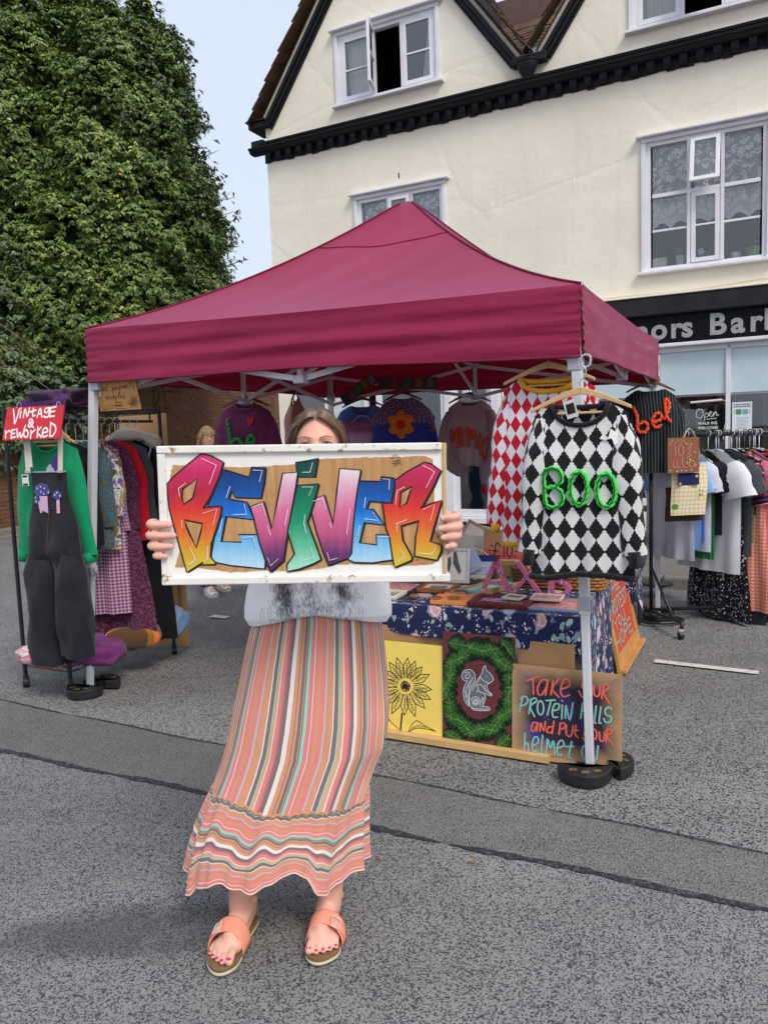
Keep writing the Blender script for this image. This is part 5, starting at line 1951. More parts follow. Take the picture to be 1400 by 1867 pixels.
m_dsq=art('purple_moth_print',[(.35,S(58,22,30)),(.5,S(190,150,200)),(.58,S(226,214,226)),(.66,S(80,30,60))],16)
m_wd=plain('brown_wood_frame',S(150,92,52),.45,.15,18,spec=.5)
m_wr=plain('mahogany_frame',S(104,30,26),.35,.15,18,spec=.5)
m_wb=plain('black_frame',(0.02,0.02,0.02),.35,.2,18,spec=.5)
m_ws=plain('silver_frame',S(190,186,180),.35,.1,18,metal=.4)
m_wc=plain('cream_frame',S(214,204,178),.5,.08,18)
m_wl=plain('light_wood_frame',S(186,146,102),.45,.15,18,spec=.5)
m_bluef=plain('blue_painted_frame',S(126,150,190),.45,.1,18)
m_mnt=plain('white_mount',S(226,222,214),.7,.02)
picture(-1.14,.45,.30,.24,.05,'black framed pink blossom picture lying at the left of the table',m_wb,m_pinkart,.03)
picture(-1.12,.27,.22,.16,.02,'cream framed dark photograph at the table front beside the woman',m_wc,m_greyart,.02)
picture(-.90,.50,.20,.17,.1,'brown wooden frame with a small sketch in a white mount',m_wd,m_greyart,.02,.024,.022,m_mnt)
picture(-.63,.56,.15,.42,-.55,'long marbled blue and turquoise picture on a wooden block',m_wl,m_oct,.06,.004,.03)
picture(-.72,.245,.19,.15,.12,'orange canvas with a dark sunflower at the table front',m_orange,m_orange,.02,.004,.02)
picture(-.47,.27,.30,.19,.0,'mahogany framed purple moth picture lying at the table front',m_wr,m_dsq,.02,.038,.022,None)
picture(-.225,.30,.29,.23,.0,'pale blue framed pink print at the right front corner of the table',m_bluef,m_pinkart,.02,.012,.014,m_wl)
picture(-.27,.345,.15,.11,.05,'small wooden frame of pink flowers resting on the blue framed print',m_wc,m_pinkart,.02,.010,.014,None,TB+.022)
picture(-.872,.68,.16,.20,.10,'silver upright frame with a grey bird drawing behind the hand',m_ws,m_mnt,PI/2-.28,.020,.016,None,TB,True)
bd=MB()
shape(bd,[(-.02,.17),(-.012,.182),(.0,.17),(.012,.12),(.03,.07),(.02,.05),(.0,.08),(-.018,.11)],0,lambda p,d: Vector((p[0],p[1],.011)))
shape(bd,[(-.05,.14),(-.035,.15),(-.03,.11),(-.04,.06),(-.05,.08)],0,lambda p,d: Vector((p[0],p[1],.0113)))
bd.build('bird_drawing',plain('pencil_grey',S(90,90,92),.7),[o for o in bpy.data.objects if o.get('label','').startswith('silver upright')][0])
# sunflower on the orange canvas
sf=MB(); rs=random.Random(9)
for k in range(26):
 a=2*PI*k/26
 stroke(sf,[(.012*math.cos(a),.012*math.sin(a)),(rs.uniform(.03,.05)*math.cos(a),rs.uniform(.03,.045)*math.sin(a))],.004,0,place=lambda p,d: Vector((p[0]+.01,p[1]+.005,.0215)))
sf.build('flower_lines',plain('dark_gold_paint',S(120,96,24),.6,.3),[o for o in bpy.data.objects if o.get('label','').startswith('orange canvas')][0])
# pebbles and leather oddments along the front edge
for k,(u,v,L,lab) in enumerate([(-.93,.245,.05,'flat brown agate slice at the table front edge'),(-.80,.225,.06,'curled brown leather scrap at the table front edge'),(-.585,.78,.07,'brown leather purse beside the tapestry bag')]):
 t=thing('leather_oddment',lab,'trinket',W(u,v,TB),ANG+k)
 b=MB()
 b.lathe([(.2,0),(.7,.003),(1,.012),(.75,.022),(.2,.026)],n=16,sx=L*.6,sy=L*.38)
 for i in range(len(b.v)):
  x,y,z=b.v[i]; b.v[i]=(L*.6*x/(L*.6)*1.0,y,z)
 b.build('body',plain('brown_leather_%d' % k,S(140-18*k,84,64),.45,.25,40),t,smooth=True)
# painted letters A, X, B
def pour(t,uv):
 return t.ramp(t.noise(t.coord('Object'),11,3,.55,dist=1.2),[(.28,S(150,44,84)),(.42,S(196,108,128)),(.52,S(150,70,150)),(.6,S(206,176,178)),(.72,S(176,60,70))])
m_pour=printed('poured_pink_paint',pour,.25,0,0)
def slab_letter(label,u,v,bars,arcs=(),h=.17,rot=0.0,tilt=.12,d=.022):
 t=thing('painted_letter',label,'letter',W(u,v,TB),rot=(-tilt,0,ANG+rot),group='painted letters on the table')
 b=MB()
 for (x0,z0,x1,z1,w) in bars:
  b.bar((x0,0,z0),(x1,0,z1),d,w,up=(0,1,0)) if False else b.prism([(x0-w/2,0,z0),(x0+w/2,0,z0),(x1+w/2,0,z1),(x1-w/2,0,z1)],(0,d,0))
 for (cx_,cz_,rx,rz,w) in arcs:
  n=12
  o_=[(cx_+(rx)*math.cos(-PI/2+PI*k/n),0,cz_+rz*math.sin(-PI/2+PI*k/n)) for k in range(n+1)]
  i_=[(cx_+(rx-w)*math.cos(-PI/2+PI*k/n),0,cz_+(rz-w*.6)*math.sin(-PI/2+PI*k/n)) for k in range(n+1)]
  for k in range(n):
   b.prism([o_[k],o_[k+1],i_[k+1],i_[k]],(0,d,0))
 b.build('letter',m_pour,t)
 return t
slab_letter('poured-paint letter A, left of three on the table',-.57,.46,[(-.075,0,-.002,.17,.026),(.075,0,.002,.17,.03)],(),rot=.1)
o=[x for x in bpy.data.objects if x.name.startswith('painted_letter')][-1]
part('crossbar',m_pour,o,lambda b: b.box(-.045,.045,-.001,.021,.05,.07))
slab_letter('poured-paint letter X, middle of three on the table',-.42,.50,[(-.075,0,.06,.17,.026)],(),rot=-.1)
o=[x for x in bpy.data.objects if x.name.startswith('painted_letter')][-1]
part('stroke',m_pour,o,lambda b: b.prism([(.065,-.002,0),(.09,-.002,0),(-.045,-.002,.17),(-.07,-.002,.17)],(0,.026,0)))
slab_letter('poured-paint letter B, right of three on the table',-.24,.49,[(-.05,0,-.05,.165,.03)],[(-.036,.122,.075,.043,.026),(-.036,.046,.088,.046,.028)],rot=.0)
# wicker basket
m_wick=printed('woven_wicker',lambda t,uv: t.ramp(t.math('MULTIPLY',t.math('SINE',t.math('MULTIPLY',t.sep(uv)[0],260)),t.math('SINE',t.math('MULTIPLY',t.sep(uv)[1],380))),[(0,S(112,76,40)),(.5,S(166,118,66)),(1,S(190,146,92))]),.7,0,0)
bk=thing('wicker_basket','brown wicker basket at the right end of the table','basket',W(-.19,.74,TB),ANG)
BW,BD,BH=.24,.14,.15
wk=random.Random(4)
for r in range(9):
 b=MB()
 z=.012+r*.017
 k_=1+.10*z/BH
 n=44
 path=[]
 for i in range(n):
  a=2*PI*i/n
  c_,s_=math.cos(a),math.sin(a)
  e=4.0
  rr_=(abs(c_)**e+abs(s_)**e)**(-1/e)
  wob=.004*(1 if (i+r) % 2 else -1)
  path.append((c_*rr_*(BW/2*k_+wob),s_*rr_*(BD/2*k_+wob),z))
 b.tube(path,.0085,6,closed=True)
 b.build('weave',plain('wicker_cane',S(158,108,58),.6,.25,40),bk,smooth=True)
b=MB()
for i in range(22):
 a=2*PI*i/22
 c_,s_=math.cos(a),math.sin(a)
 rr_=(abs(c_)**4+abs(s_)**4)**-.25
 b.cyl((c_*rr_*BW/2,s_*rr_*BD/2,0),(c_*rr_*BW/2*1.1,s_*rr_*BD/2*1.1,BH+.01),.004,n=5)
b.build('stakes',MATS['wicker_cane'],bk)
part('base',MATS['wicker_cane'],bk,lambda q: q.box(-BW/2+.01,BW/2-.01,-BD/2+.01,BD/2-.01,.002,.012))
# second, darker basket behind the letters
bk2=thing('wicker_tray','dark wicker tray behind the painted letters','basket',W(-.42,.74,TB),ANG)
for r in range(6):
 b=MB()
 path=[]
 for i in range(40):
  a=2*PI*i/40
  path.append((math.cos(a)*(.13+.02*r/6)*(1+.012*(-1)**(i+r)),math.sin(a)*(.09+.015*r/6),.012+r*.018))
 b.tube(path,.009,6,closed=True)
 b.build('weave',plain('dark_cane',S(112,70,44),.6,.25,40),bk2,smooth=True)
# tapestry purse, envelopes, cream box of frames, price card
t=thing('tapestry_bag','brown patterned tapestry purse in the middle of the table','bag',W(-.62,.88,TB),ANG+.2)
m_tap=art('tapestry',[(.3,S(60,46,32)),(.45,S(132,112,76)),(.55,S(70,80,60)),(.7,S(160,140,100))],40)
part('body',m_tap,t,lambda b: b.box(-.085,.085,-.03,.03,0,.105),bevel=.022,seg=3)
part('clasp',m_wl,t,lambda b: b.cyl((-.06,0,.108),(.06,0,.108),.006,n=8))
t=thing('letter_rack','cream wire letter rack holding lilac envelopes','rack',W(-.86,.90,TB),ANG+.1)
part('tray',m_wc,t,lambda b: b.box(-.11,.11,-.06,.06,0,.012))
part('wire',m_wc,t,lambda b: (b.tube(smooth_path([(-.11,.05,.0),(-.11,.05,.09),(-.04,.05,.15),(.04,.05,.15),(.11,.05,.09),(.11,.05,.0)],4),.004,6),b.tube([(-.11,-.05,0),(-.11,-.05,.07),(.11,-.05,.07),(.11,-.05,0)],.004,6)),smooth=True)
m_lil=plain('lilac_paper',S(176,186,226),.7,.05)
for k in range(3):
 tt=thing('envelope',['lilac envelope slanting up out of the letter rack','pale lilac calendar card at the front of the letter rack','navy booklet in the letter rack'][k],['envelope','card','booklet'][k],W(-.87+.04*k,.885+.02*k,TB+.014),rot=(-.18,[-.5,0,0][k],ANG+.1))
 part('sheet',m_lil if k<2 else plain('navy_card',S(40,44,110),.6,.05),tt,lambda b: b.box(-.10+.05*(k==2),.10-.03*(k==2),0,.003,0,[.13,.075,.11][k]))
t=thing('storage_box','cream fabric box of empty frames on the table behind the price card','box',W(-.93,1.20,TB),ANG+.15)
m_bx=plain('cream_box',S(206,200,182),.7,.06)
b=MB()
b.box(-.16,.16,-.10,-.094,0,.21); b.box(-.16,.16,.094,.10,0,.21); b.box(-.16,-.154,-.094,.094,0,.21); b.box(.154,.16,-.094,.094,0,.21); b.box(-.154,.154,-.094,.094,0,.006)
b.build('box',m_bx,t)
for k,(du,dz,ro,lab) in enumerate([(-.06,.18,.5,'gold edged empty frame tilted in the cream box'),(.03,.15,.25,'white empty frame standing in the cream box'),(-.13,.16,-.3,'dark empty frame sticking out of the cream box')]):
 tt=thing('picture_frame',lab,'picture frame',W(-.93+du,1.20-.02+.03*k,TB+dz-.06),rot=(-.35,ro,ANG+.15))
 mf=[m_wl,m_wc,m_wb][k]
 b=MB()
 for q in [(-.08,-.065,0,.17),(.065,.08,0,.17),(-.065,.065,.155,.17),(-.065,.065,0,.015)]:
  b.box(q[0],q[1],0,.014,q[2],q[3])
 b.build('frame',mf,tt,bevel=.002)
 part('backing',m_mnt,tt,lambda b: b.box(-.065,.065,.008,.011,.015,.155))
# price card
def ombre(t,uv):
 x,y,z=t.sep(uv)
 e=t.math('ADD',y,t.math('MULTIPLY',t.math('SUBTRACT',t.noise(t.vmap(uv,(9,1.2,1)),12,2),.5),.07))
 return t.ramp(e,[(.0,S(188,60,76)),(.11,S(204,92,92)),(.165,S(186,134,96)),(.2,S(178,138,98))])
m_ombre=printed('cardboard_dipped_pink',ombre,.75,0,.1)
t=thing('price_card','brown card dipped in pink reading ten pounds and under','sign',W(-.70,1.02,TB),rot=(-.12,0,ANG-.05))
mb=MB(); mb.grid(lambda s,q: (-.135+.27*s,0,.26*q),1,1,lambda s,q: (s*.27,q*.26)); mb.build('card',m_ombre,t,solid=.004)
mb=MB()
for q in [[(-.03,.165),(-.045,.18),(-.06,.165),(-.06,.12),(-.07,.105),(-.03,.105)],[(-.07,.135),(-.04,.135)],[(-.005,.17),(-.005,.105)],loop(ell(.03,.138,.016,.034,8))]:
 lp_=q[0]==q[-1]
 stroke(mb,q[:-1] if lp_ else q,.007,.003,4,closed=lp_)
for q in [[(-.105,.07),(-.12,.06),(-.115,.045),(-.10,.055),(-.10,.042)],[(-.09,.045),(-.088,.072),(-.07,.07),(-.068,.045)],[(-.04,.095),(-.042,.045)],[(-.042,.068),(-.058,.062),(-.055,.046),(-.042,.05)],
   [(.0,.085),(.002,.04),(.02,.035),(.03,.05),(.032,.085)],[(.045,.035),(.045,.075),(.07,.04),(.072,.08)],[(.085,.075),(.083,.03),(.105,.04),(.108,.065),(.085,.075)]]:
 stroke(mb,q,.006,.003,4)
for k in range(12):
 a=2*PI*k/12
 stroke(mb,[(math.cos(a)*.075-.01,.137+math.sin(a)*.052),(math.cos(a)*.09-.01,.137+math.sin(a)*.062)],.005,.003)
mb.build('lettering',m_ink,t)
# blue scissors handle and gold frame spines beside the card
t=thing('scissors','scissors with a blue looped handle standing behind the letters','scissors',W(-.50,.93,TB),ANG)
part('handle',plain('blue_plastic',S(70,120,150),.4,.1),t,lambda b: b.tube(smooth_path([(-.04,0,.13),(-.06,0,.19),(-.03,0,.235),(.02,0,.23),(.0,0,.19),(-.02,0,.15)],5,True),.008,8,closed=True),smooth=True)
part('blade',m_ws,t,lambda b: b.prism([(-.03,0,.14),(-.01,0,.14),(.02,0,.0),(.0,0,.0)],(0,.004,0)))
for k in range(3):
 tt=thing('picture_frame',['gilt frame on edge, left of three beside the red jumper sleeve','gilt frame on edge, middle of three beside the red jumper sleeve','gilt frame on edge, right of three beside the red jumper sleeve'][k],'picture frame',W(-.47+.03*k,.88,TB),rot=(0,.1,ANG+1.2))
 part('frame',[m_wl,m_wc,m_wb][k],tt,lambda b: b.box(-.09,.09,-.008,.008,0,.20),bevel=.003)
picture(-.60,.66,.16,.12,.3,'small gold edged frame of a dried leaf behind the letter A',m_wl,m_greyart,.05,.014,.014,m_mnt)
picture(-.42,.30,.10,.08,-.2,'tiny cream frame lying on the mahogany framed moth',m_wc,m_greyart,.04,.010,.012,None,TB+.024)
picture(-.77,.40,.13,.10,.35,'small black frame with a pink scrap beside the brown frame',m_wb,m_pinkart,.03,.010,.012)
# white and pink framed prints behind the woman's arm
picture(-1.28,.72,.22,.17,.2,'white framed pink print at the back left of the table',m_wc,m_pinkart,.3,.015,.014)
# ================================================================ CLOTHES
def sstep(a,b,x):
 t=min(1,max(0,(x-a)/(b-a)))
 return t*t*(3-2*t)
class Garment:
 """hanging garment; local x across, -y the front, z up, origin at the neck point under the hanger"""
 def __init__(s,name,label,cat,loc,rotz,m,bw=.5,hem=None,L=.62,sh=.40,neck=.18,drop=.07,depth=.06,slope=.055,seed=1,nu=30,nv=22,folds=.010,sleeve=None,trim=None,sl_m=None,group=None,wavy=0.0,
     hemfn=None,waist=None,back_drop=.015,open_top=True,sl_angle=.10,sl_w=.075,cuff=0,cuff_m=None,collar=0.0,collar_m=None,sl_fwd=0.0,uvoff=(0,0)):
  s.t=thing(name,label,cat,loc,rotz,group)
  s.bw,s.L,s.sh,s.neck,s.drop,s.depth,s.slope=bw,L,sh,neck,drop,depth,slope
  s.hem=hem or bw
  s.waist=waist
  s.hemfn=hemfn
  s.ph=[random.Random(seed*7+k).uniform(0,6.3) for k in range(8)]
  s.folds=folds
  s.wavy=wavy
  b=MB()
  for back in (False,True):
   dd=back_drop if back else drop
   def fn(i,j,back=back,dd=dd):
    return s.pt(-1+2*i,j,back,dd)
   def uvf(i,j,back=back,dd=dd):
    p=s.pt(-1+2*i,j,back,dd)
    return (p[0]+uvoff[0]+(1.37 if back else 0),p[2]+uvoff[1])
   b.grid(fn,nu,nv,uvf,flip=not back)
  s.body=b.build('body',m,s.t,smooth=True)
  s.m=m
  if collar:
   c=MB()
   ring=[Vector(s.pt(-neck/sh+2*neck/sh*k/14,0,False,drop)) for k in range(15)]
   ring+=[Vector(s.pt(neck/sh-2*neck/sh*k/14,0,True,back_drop)) for k in range(1,14)]
   c.tube(ring,collar,7,closed=True,uvl=True)
   c.build('collar',collar_m or m,s.t,smooth=True)
  if sleeve:
   for sg in (-1,1):
    s.sleeve(sg,sleeve,sl_w,sl_angle,sl_m or m,seed,cuff,cuff_m,sl_fwd)
 def half(s,t):
  w=s.sh/2+(s.bw/2-s.sh/2)*sstep(.0,.22,t)
  if s.waist:
   w=w+(s.waist/2-s.bw/2)*sstep(.12,.36,t)+(s.hem/2-s.waist/2)*sstep(.36,1,t)
  else:
   w=w+(s.hem/2-s.bw/2)*sstep(.25,1,t)
  return w
 def ztop(s,x,dd):
  n=s.neck/2
  if abs(x)<n:
   return -dd*math.sqrt(max(0,1-(x/n)**2))-.0
  return -s.slope*((abs(x)-n)/max(.01,s.sh/2-n))**1.2
 def pt(s,q,t,back,dd):
  w=s.half(t)
  x=q*w
  x0=q*s.sh/2
  zt=s.ztop(x0,dd)
  zb=-s.L+(s.hemfn(q) if s.hemfn else 0)
  z=zt+(zb-zt)*t
  edge=max(0,1-abs(q)**3.2)
  d=s.depth*(.30+.70*sstep(0,.3,t))*edge**.6
  fo=s.folds*t**.7*(math.sin(q*7+s.ph[0]+t*1.5)+.6*math.sin(q*15+s.ph[1]+t*2)+s.wavy*math.sin(q*25+s.ph[2]))*edge
  fo+=s.folds*.5*math.sin(t*9+q*4+s.ph[3])*edge
  y=(d if back else -d)+fo
  if abs(q)>.999:
   y=0
  return (x,y,z)
 def front(s,x,z):
  """y of the front cloth at (x, z)"""
  zt=s.ztop(x,s.drop)
  t=min(1,max(0,(zt-z)/(zt+s.L)))
  q=x/s.half(t)
  return s.pt(max(-.98,min(.98,q)),t,False,s.drop)[1]
 def on(s,p,d=0.0):
  return Vector((p[0],s.front(p[0],p[1])-d-.002,p[1]))
 def sleeve(s,sg,L,w,ang,m,seed,cuff,cuff_m,fwd):
  st=Vector((sg*(s.sh/2-.030),0,-s.slope-.012))
  a=ang
  d=Vector((sg*math.sin(a),-fwd,-math.cos(a))).normalized()
  r=random.Random(seed*13+sg)
  n=9
  path,rad=[],[]
  bend=r.uniform(-.02,.02)
  for k in range(n):
   q=k/(n-1)
   p=st+d*L*q+Vector((bend*math.sin(PI*q),-.012*math.sin(PI*q),0))
   path.append(p)
   rad.append(w*(1.06-.36*q*min(1,L/.4))*(.30,.72,.93,1)[min(k,3)]+.004*math.sin(q*11+seed))
  if L<.3:
   rad=[w*(1+.12*k/(n-1))*(.35,.72,.92,1)[min(k,3)] for k in range(n)]
  b=MB()
  m_=len(path)
  nn=14
  verts,faces,uvs=[],[],[]
  for i,p in enumerate(path):
   fl=.50
   for k in range(nn+1):
    th=2*PI*k/nn
    wr=1+.06*math.sin(3*th+i*1.7+seed)
    off=Vector((math.cos(th)*rad[i]*wr*math.cos(a),math.sin(th)*rad[i]*fl*wr,math.cos(th)*rad[i]*math.sin(a)*sg))
    verts.append(p+off)
    uvs.append((th*w*.8+.3*sg,-L*i/(m_-1)))
  for i in range(m_-1):
   for k in range(nn):
    q0=i*(nn+1)+k
    faces.append((q0,q0+1,q0+nn+2,q0+nn+1))
  b.add(verts,faces,uvs)
  so=b.build('sleeve',m,s.t,smooth=True)
  if cuff:
   c=MB()
   c.tube([path[-1]-d*cuff*.3,path[-1]+d*cuff*.35,path[-1]+d*cuff],[rad[-1]*.98,rad[-1]*.92,rad[-1]*.9],12,flat=.55,uvl=True)
   c.build('cuff',cuff_m or m,so,smooth=True)
  return so
def cord(g,pts,r,m,name='crochet_letter',closed=False,twist=True,n=5,d=None):
 """crocheted cord couched onto the front of a garment"""
 P=smooth_path([Vector((p[0],p[1],0)) for p in pts],n,closed)
 path=[g.on((p.x,p.y),(d if d is not None else r*.75)) for p in P]
 if twist:
  # resample evenly and bead it like a plait
  out,rad=[],[]
  acc=0
  step=r*.55
  prev=path[0]
  dense=[path[0]]
  for p in (path[1:]+([path[0]] if closed else [])):
   L=(p-prev).length
   while acc+L>=step:
    f=(step-acc)/L
    prev=prev.lerp(p,f)
    dense.append(prev.copy())
    L=(p-prev).length
    acc=0
   acc+=L
   prev=p
  path=dense
  rad=[r*(1+.11*math.sin(k*2.1)) for k in range(len(path))]
 else:
  rad=[r]*len(path)
 b=MB()
 if twist and r>.0088 and len(path)>6:
  # two plies laid round each other
  for ply in (0,PI):
   ph_,P2=ply,[]
   m_=len(path)
   for i in range(m_):
    t_=(path[(i+1) % m_]-path[i-1]) if closed else (path[min(i+1,m_-1)]-path[max(i-1,0)])
    t_.normalize()
    a_=t_.cross(Vector((0,1,0))).normalized()
    b_=t_.cross(a_)
    th=ply+i*(2*PI*max(1,round(m_*.105))/m_ if closed else .66)
    P2.append(path[i]+(a_*math.cos(th)+b_*math.sin(th))*r*.46)
   b.tube(P2,r*.60,7,closed=closed,uvl=True)
 else:
  b.tube(path,rad,8,closed=closed and len(path)>6,uvl=True)
 return b.build(name,m,g.t,smooth=True)
def hanger(loc,rotz,label,m,w=.38,group=None,hook=True,bar=True,drop=.0,thick=.011):
 """wooden hanger: two curved arms, trouser bar, wire hook; origin at the neck"""
 t=thing('hanger',label,'hanger',loc,rotz,group)
 b=MB()
 for sg in (-1,1):
  out=[]
  up,lo=[],[]
  for k in range(9):
   q=k/8
   x=sg*q*w/2
   z=.028-.075*q**1.25
   h=.030-.016*q
   up.append((x,0,z+h/2)); lo.append((x,0,z-h/2))
  b.prism([(p[0],-thick/2-.0 ,p[2]) for p in up+lo[::-1]],(0,thick,0))
 b.build('arms',m,t,bevel=.003)
 if bar:
  part('trouser_bar',m,t,lambda q: q.cyl((-w*.36,0,-.062),(w*.36,0,-.062),.0055,n=8))
 if hook:
  part('hook',plain('hanger_wire',S(190,192,196),.3,.05,metal=.7),t,lambda q: q.tube(smooth_path([(0,0,.03),(0,0,.065),(.022,0,.085),(.02,0,.118),(-.008,0,.125),(-.02,0,.108)],4),.0026,6),smooth=True)
 return t
m_hang=plain('pale_beech_hanger',S(206,168,118),.4,.08,22,spec=.45)
m_hangd=plain('dark_wood_hanger',S(106,56,36),.4,.12,22,spec=.45)
m_tagc=plain('swing_tag_card',S(222,218,208),.7,.04)
def harlequin(name,ca,cb,wd,hd,pix=.0042,mixc=None):
 def fn(t,uv):
  x,y,z=t.sep(uv)
  sn=lambda a,p: t.math('MULTIPLY',t.math('FLOOR',t.math('DIVIDE',a,p)),p)
  x2,y2=(sn(x,pix),sn(y,pix)) if pix else (x,y)
  a=t.math('FLOOR',t.math('ADD',t.math('DIVIDE',x2,wd),t.math('DIVIDE',y2,hd)))
  b=t.math('FLOOR',t.math('SUBTRACT',t.math('DIVIDE',x2,wd),t.math('DIVIDE',y2,hd)))
  par=t.math('ABSOLUTE',t.math('MODULO',t.math('ADD',a,b),2.0))
  n=t.noise(uv,14,3)
  c1=t.ramp(n,[(.3,tuple(q*.9 for q in ca)),(.7,ca)])
  c2=t.ramp(n,[(.3,tuple(q*.8 for q in cb)),(.7,cb)])
  col=t.mix(t.math('GREATER_THAN',par,.5),c1,c2)
  sx=t.math('SINE',t.math('MULTIPLY',x,2*PI/.0042))
  sy=t.math('SINE',t.math('MULTIPLY',y,2*PI/.0042))
  t.bump(t.math('MULTIPLY',sx,sy),.45,.003)
  return col
 return printed(name,fn,.9,.25,0)
# ---------------------------------------------------------------- BOO jumper on the near right leg
m_boo=harlequin('black_white_harlequin',S(232,230,228),S(22,20,24),.063,.092)
m_blackyarn=fabric('black_yarn',S(24,22,26),knit=160,bump=.5)
BOO_Z=1.655
boo=Garment('jumper','black and white diamond jumper with green crocheted BOO','jumper',W(-.005,-.10,BOO_Z-.055),ANG+.06,m_boo,bw=.465,hem=.42,L=.70,sh=.37,neck=.225,drop=.085,depth=.042,slope=.04,seed=3,nu=44,nv=34,folds=.008,
    sleeve=.56,sl_w=.068,sl_angle=.10,cuff=.05,cuff_m=m_blackyarn,collar=.011,collar_m=m_blackyarn,back_drop=.012,hemfn=lambda q: .012*math.sin(q*3+1),sl_fwd=.03)
hm=MB()
hm.tube([Vector(boo.pt(-1+2*k/40,1.0,False,boo.drop))+Vector((0,-.004,.0)) for k in range(41)],[.013+.002*math.sin(k*1.9) for k in range(41)],8,uvl=True)
hm.build('hem',m_blackyarn,boo.t,smooth=True)
m_lime=fabric('lime_crochet',S(64,214,80),knit=0,weave=260,bump=1.0)
# letters in jumper coordinates
def bpx(x,y):          # from the enlarged view of the jumper front to metres
 return ((x-722)*.00050,-.338-(y-1000)*.00049)
Bo=[bpx(*p) for p in [(455,850),(520,830),(572,860),(585,930),(540,985),(580,1030),(590,1100),(540,1155),(470,1150),(445,1090),(442,1000),(440,920)]]
cord(boo,Bo,.0100,m_lime,closed=True)
cord(boo,[bpx(450,1000),bpx(500,985),bpx(545,985)],.0095,m_lime)
cord(boo,[bpx(*p) for p in ell(718,1000,68,138,14)],.0112,m_lime,closed=True)
cord(boo,[bpx(*p) for p in ell(932,1018,72,138,14)],.0112,m_lime,closed=True)
for q in (Bo,[bpx(*p) for p in ell(718,1000,62,130,14)],[bpx(*p) for p in ell(932,1018,66,130,14)]):
 cord(boo,q,.0022,m_blackyarn,'stitching',closed=True,twist=False,d=.019)
# lace fox patch
lp_=MB()
fox=[(905,560),(950,590),(965,520),(1000,545),(1040,480),(1035,545),(1060,560),(1010,590),(1040,620),(1000,655),(975,600),(930,610),(880,600)]
shape(lp_,[bpx(*p) for p in fox],.004,lambda p,d: boo.on((p[0],p[1]),.004))
lp_.build('lace_patch',fabric('white_lace_patch',S(226,224,220),weave=200,bump=.8),boo.t)
# swing tag
tg=part('swing_tag',m_tagc,boo.t,lambda b: b.obox((-.025,-.075,-.02),(.022,0,.006),(0,.001,0),(-.008,-.006,.034)))
part('tag_print',m_ink,tg,lambda b: b.obox((-.025,-.0765,-.018),(.016,0,.0045),(0,.0006,0),(-.004,-.003,.02)))
hanger(W(-.005,-.10,BOO_Z-.028),ANG+.06,'pale wooden hanger holding the BOO jumper on the gazebo leg',m_hang,.40)
t=thing('cable_tie_hook','white plastic clip at the top of the near right gazebo leg','clip',W(.01,-.055,1.77),ANG)
part('loop',m_bracket,t,lambda b: b.tube(smooth_path([(0,0,.03),(.018,0,.02),(.016,0,-.01),(0,0,-.02),(-.016,0,-.01),(-.018,0,.02)],4,True),.005,6,closed=True),smooth=True)
# ---------------------------------------------------------------- red harlequin jumper
m_redh=harlequin('red_white_harlequin',S(236,232,240),S(204,16,44),.047,.080,0)
m_gold=fabric('mustard_rib',S(224,166,40),knit=0,weave=300,bump=.8)
redj=Garment('jumper','red and white diamond jumper with mustard collar behind the BOO jumper','jumper',W(-.195,.14,1.73),ANG+.12,m_redh,bw=.47,hem=.44,L=.74,sh=.40,neck=.25,drop=.06,depth=.05,slope=.05,seed=5,nu=40,nv=30,folds=.008,
    sleeve=.60,sl_w=.062,sl_angle=.13,cuff=.03,cuff_m=m_gold,collar=.012,collar_m=m_gold)
hanger(W(-.195,.14,1.76),ANG+.12,'pale wooden hanger holding the red diamond jumper',m_hang,.40)
hm=MB()
hm.tube([Vector(redj.pt(-1+2*k/30,1.0,False,redj.drop)) for k in range(31)],.012,7,uvl=True)
hm.build('hem',m_gold,redj.t,smooth=True)
# ---------------------------------------------------------------- jumpers along the back of the stall
m_plum=fabric('plum_rib_knit',S(142,56,116),knit=75,bump=.9,var=.1)
m_gyarn=fabric('green_crochet',S(60,170,84),weave=240,bump=1.0)
m_ryarn=fabric('red_felt',S(214,28,40),weave=240,bump=.5)
be=Garment('jumper','plum knitted jumper with green crochet letters and a red heart','jumper',W(-2.93,1.60,1.785),ANG+.28,m_plum,bw=.50,hem=.46,L=.60,sh=.40,neck=.16,drop=.055,depth=.06,slope=.07,seed=8,sleeve=.52,sl_w=.075,sl_angle=.12,collar=.012,folds=.008)
cord(be,[(-.135,-.115),(-.115,-.22),(-.105,-.33)],.014,m_gyarn)
cord(be,[(-.10,-.29),(-.05,-.265),(-.015,-.31),(-.05,-.345),(-.09,-.32)],.014,m_gyarn)
cord(be,[(.03,-.30),(.075,-.295),(.08,-.255),(.045,-.25),(.025,-.30),(.05,-.345),(.09,-.33)],.014,m_gyarn)
hb=MB()
shape(hb,[(.05,-.175),(.02,-.135),(.025,-.112),(.04,-.108),(.052,-.122),(.066,-.106),(.082,-.112),(.085,-.135)],.006,lambda p,d: be.on(p,.006))
hb.build('heart_patch',m_ryarn,be.t)
hanger(W(-2.93,1.60,1.81),ANG+.28,'dark wooden hanger holding the plum jumper',m_hangd,.38)
m_beige=fabric('dusty_pink_knit',S(190,140,126),knit=0,rib=45,bump=.8,var=.12)
bg=Garment('cardigan','dusty pink ribbed cardigan seen edge-on behind the woman','cardigan',W(-2.94,2.33,1.86),ANG-1.15,m_beige,bw=.48,L=.72,sh=.40,neck=.16,drop=.10,depth=.09,slope=.09,seed=9,sleeve=.5,sl_w=.075,folds=.016,sl_angle=.07)
hanger(W(-2.94,2.33,1.88),ANG-1.15,'dark wooden hanger holding the dusty pink cardigan',m_hangd,.36)
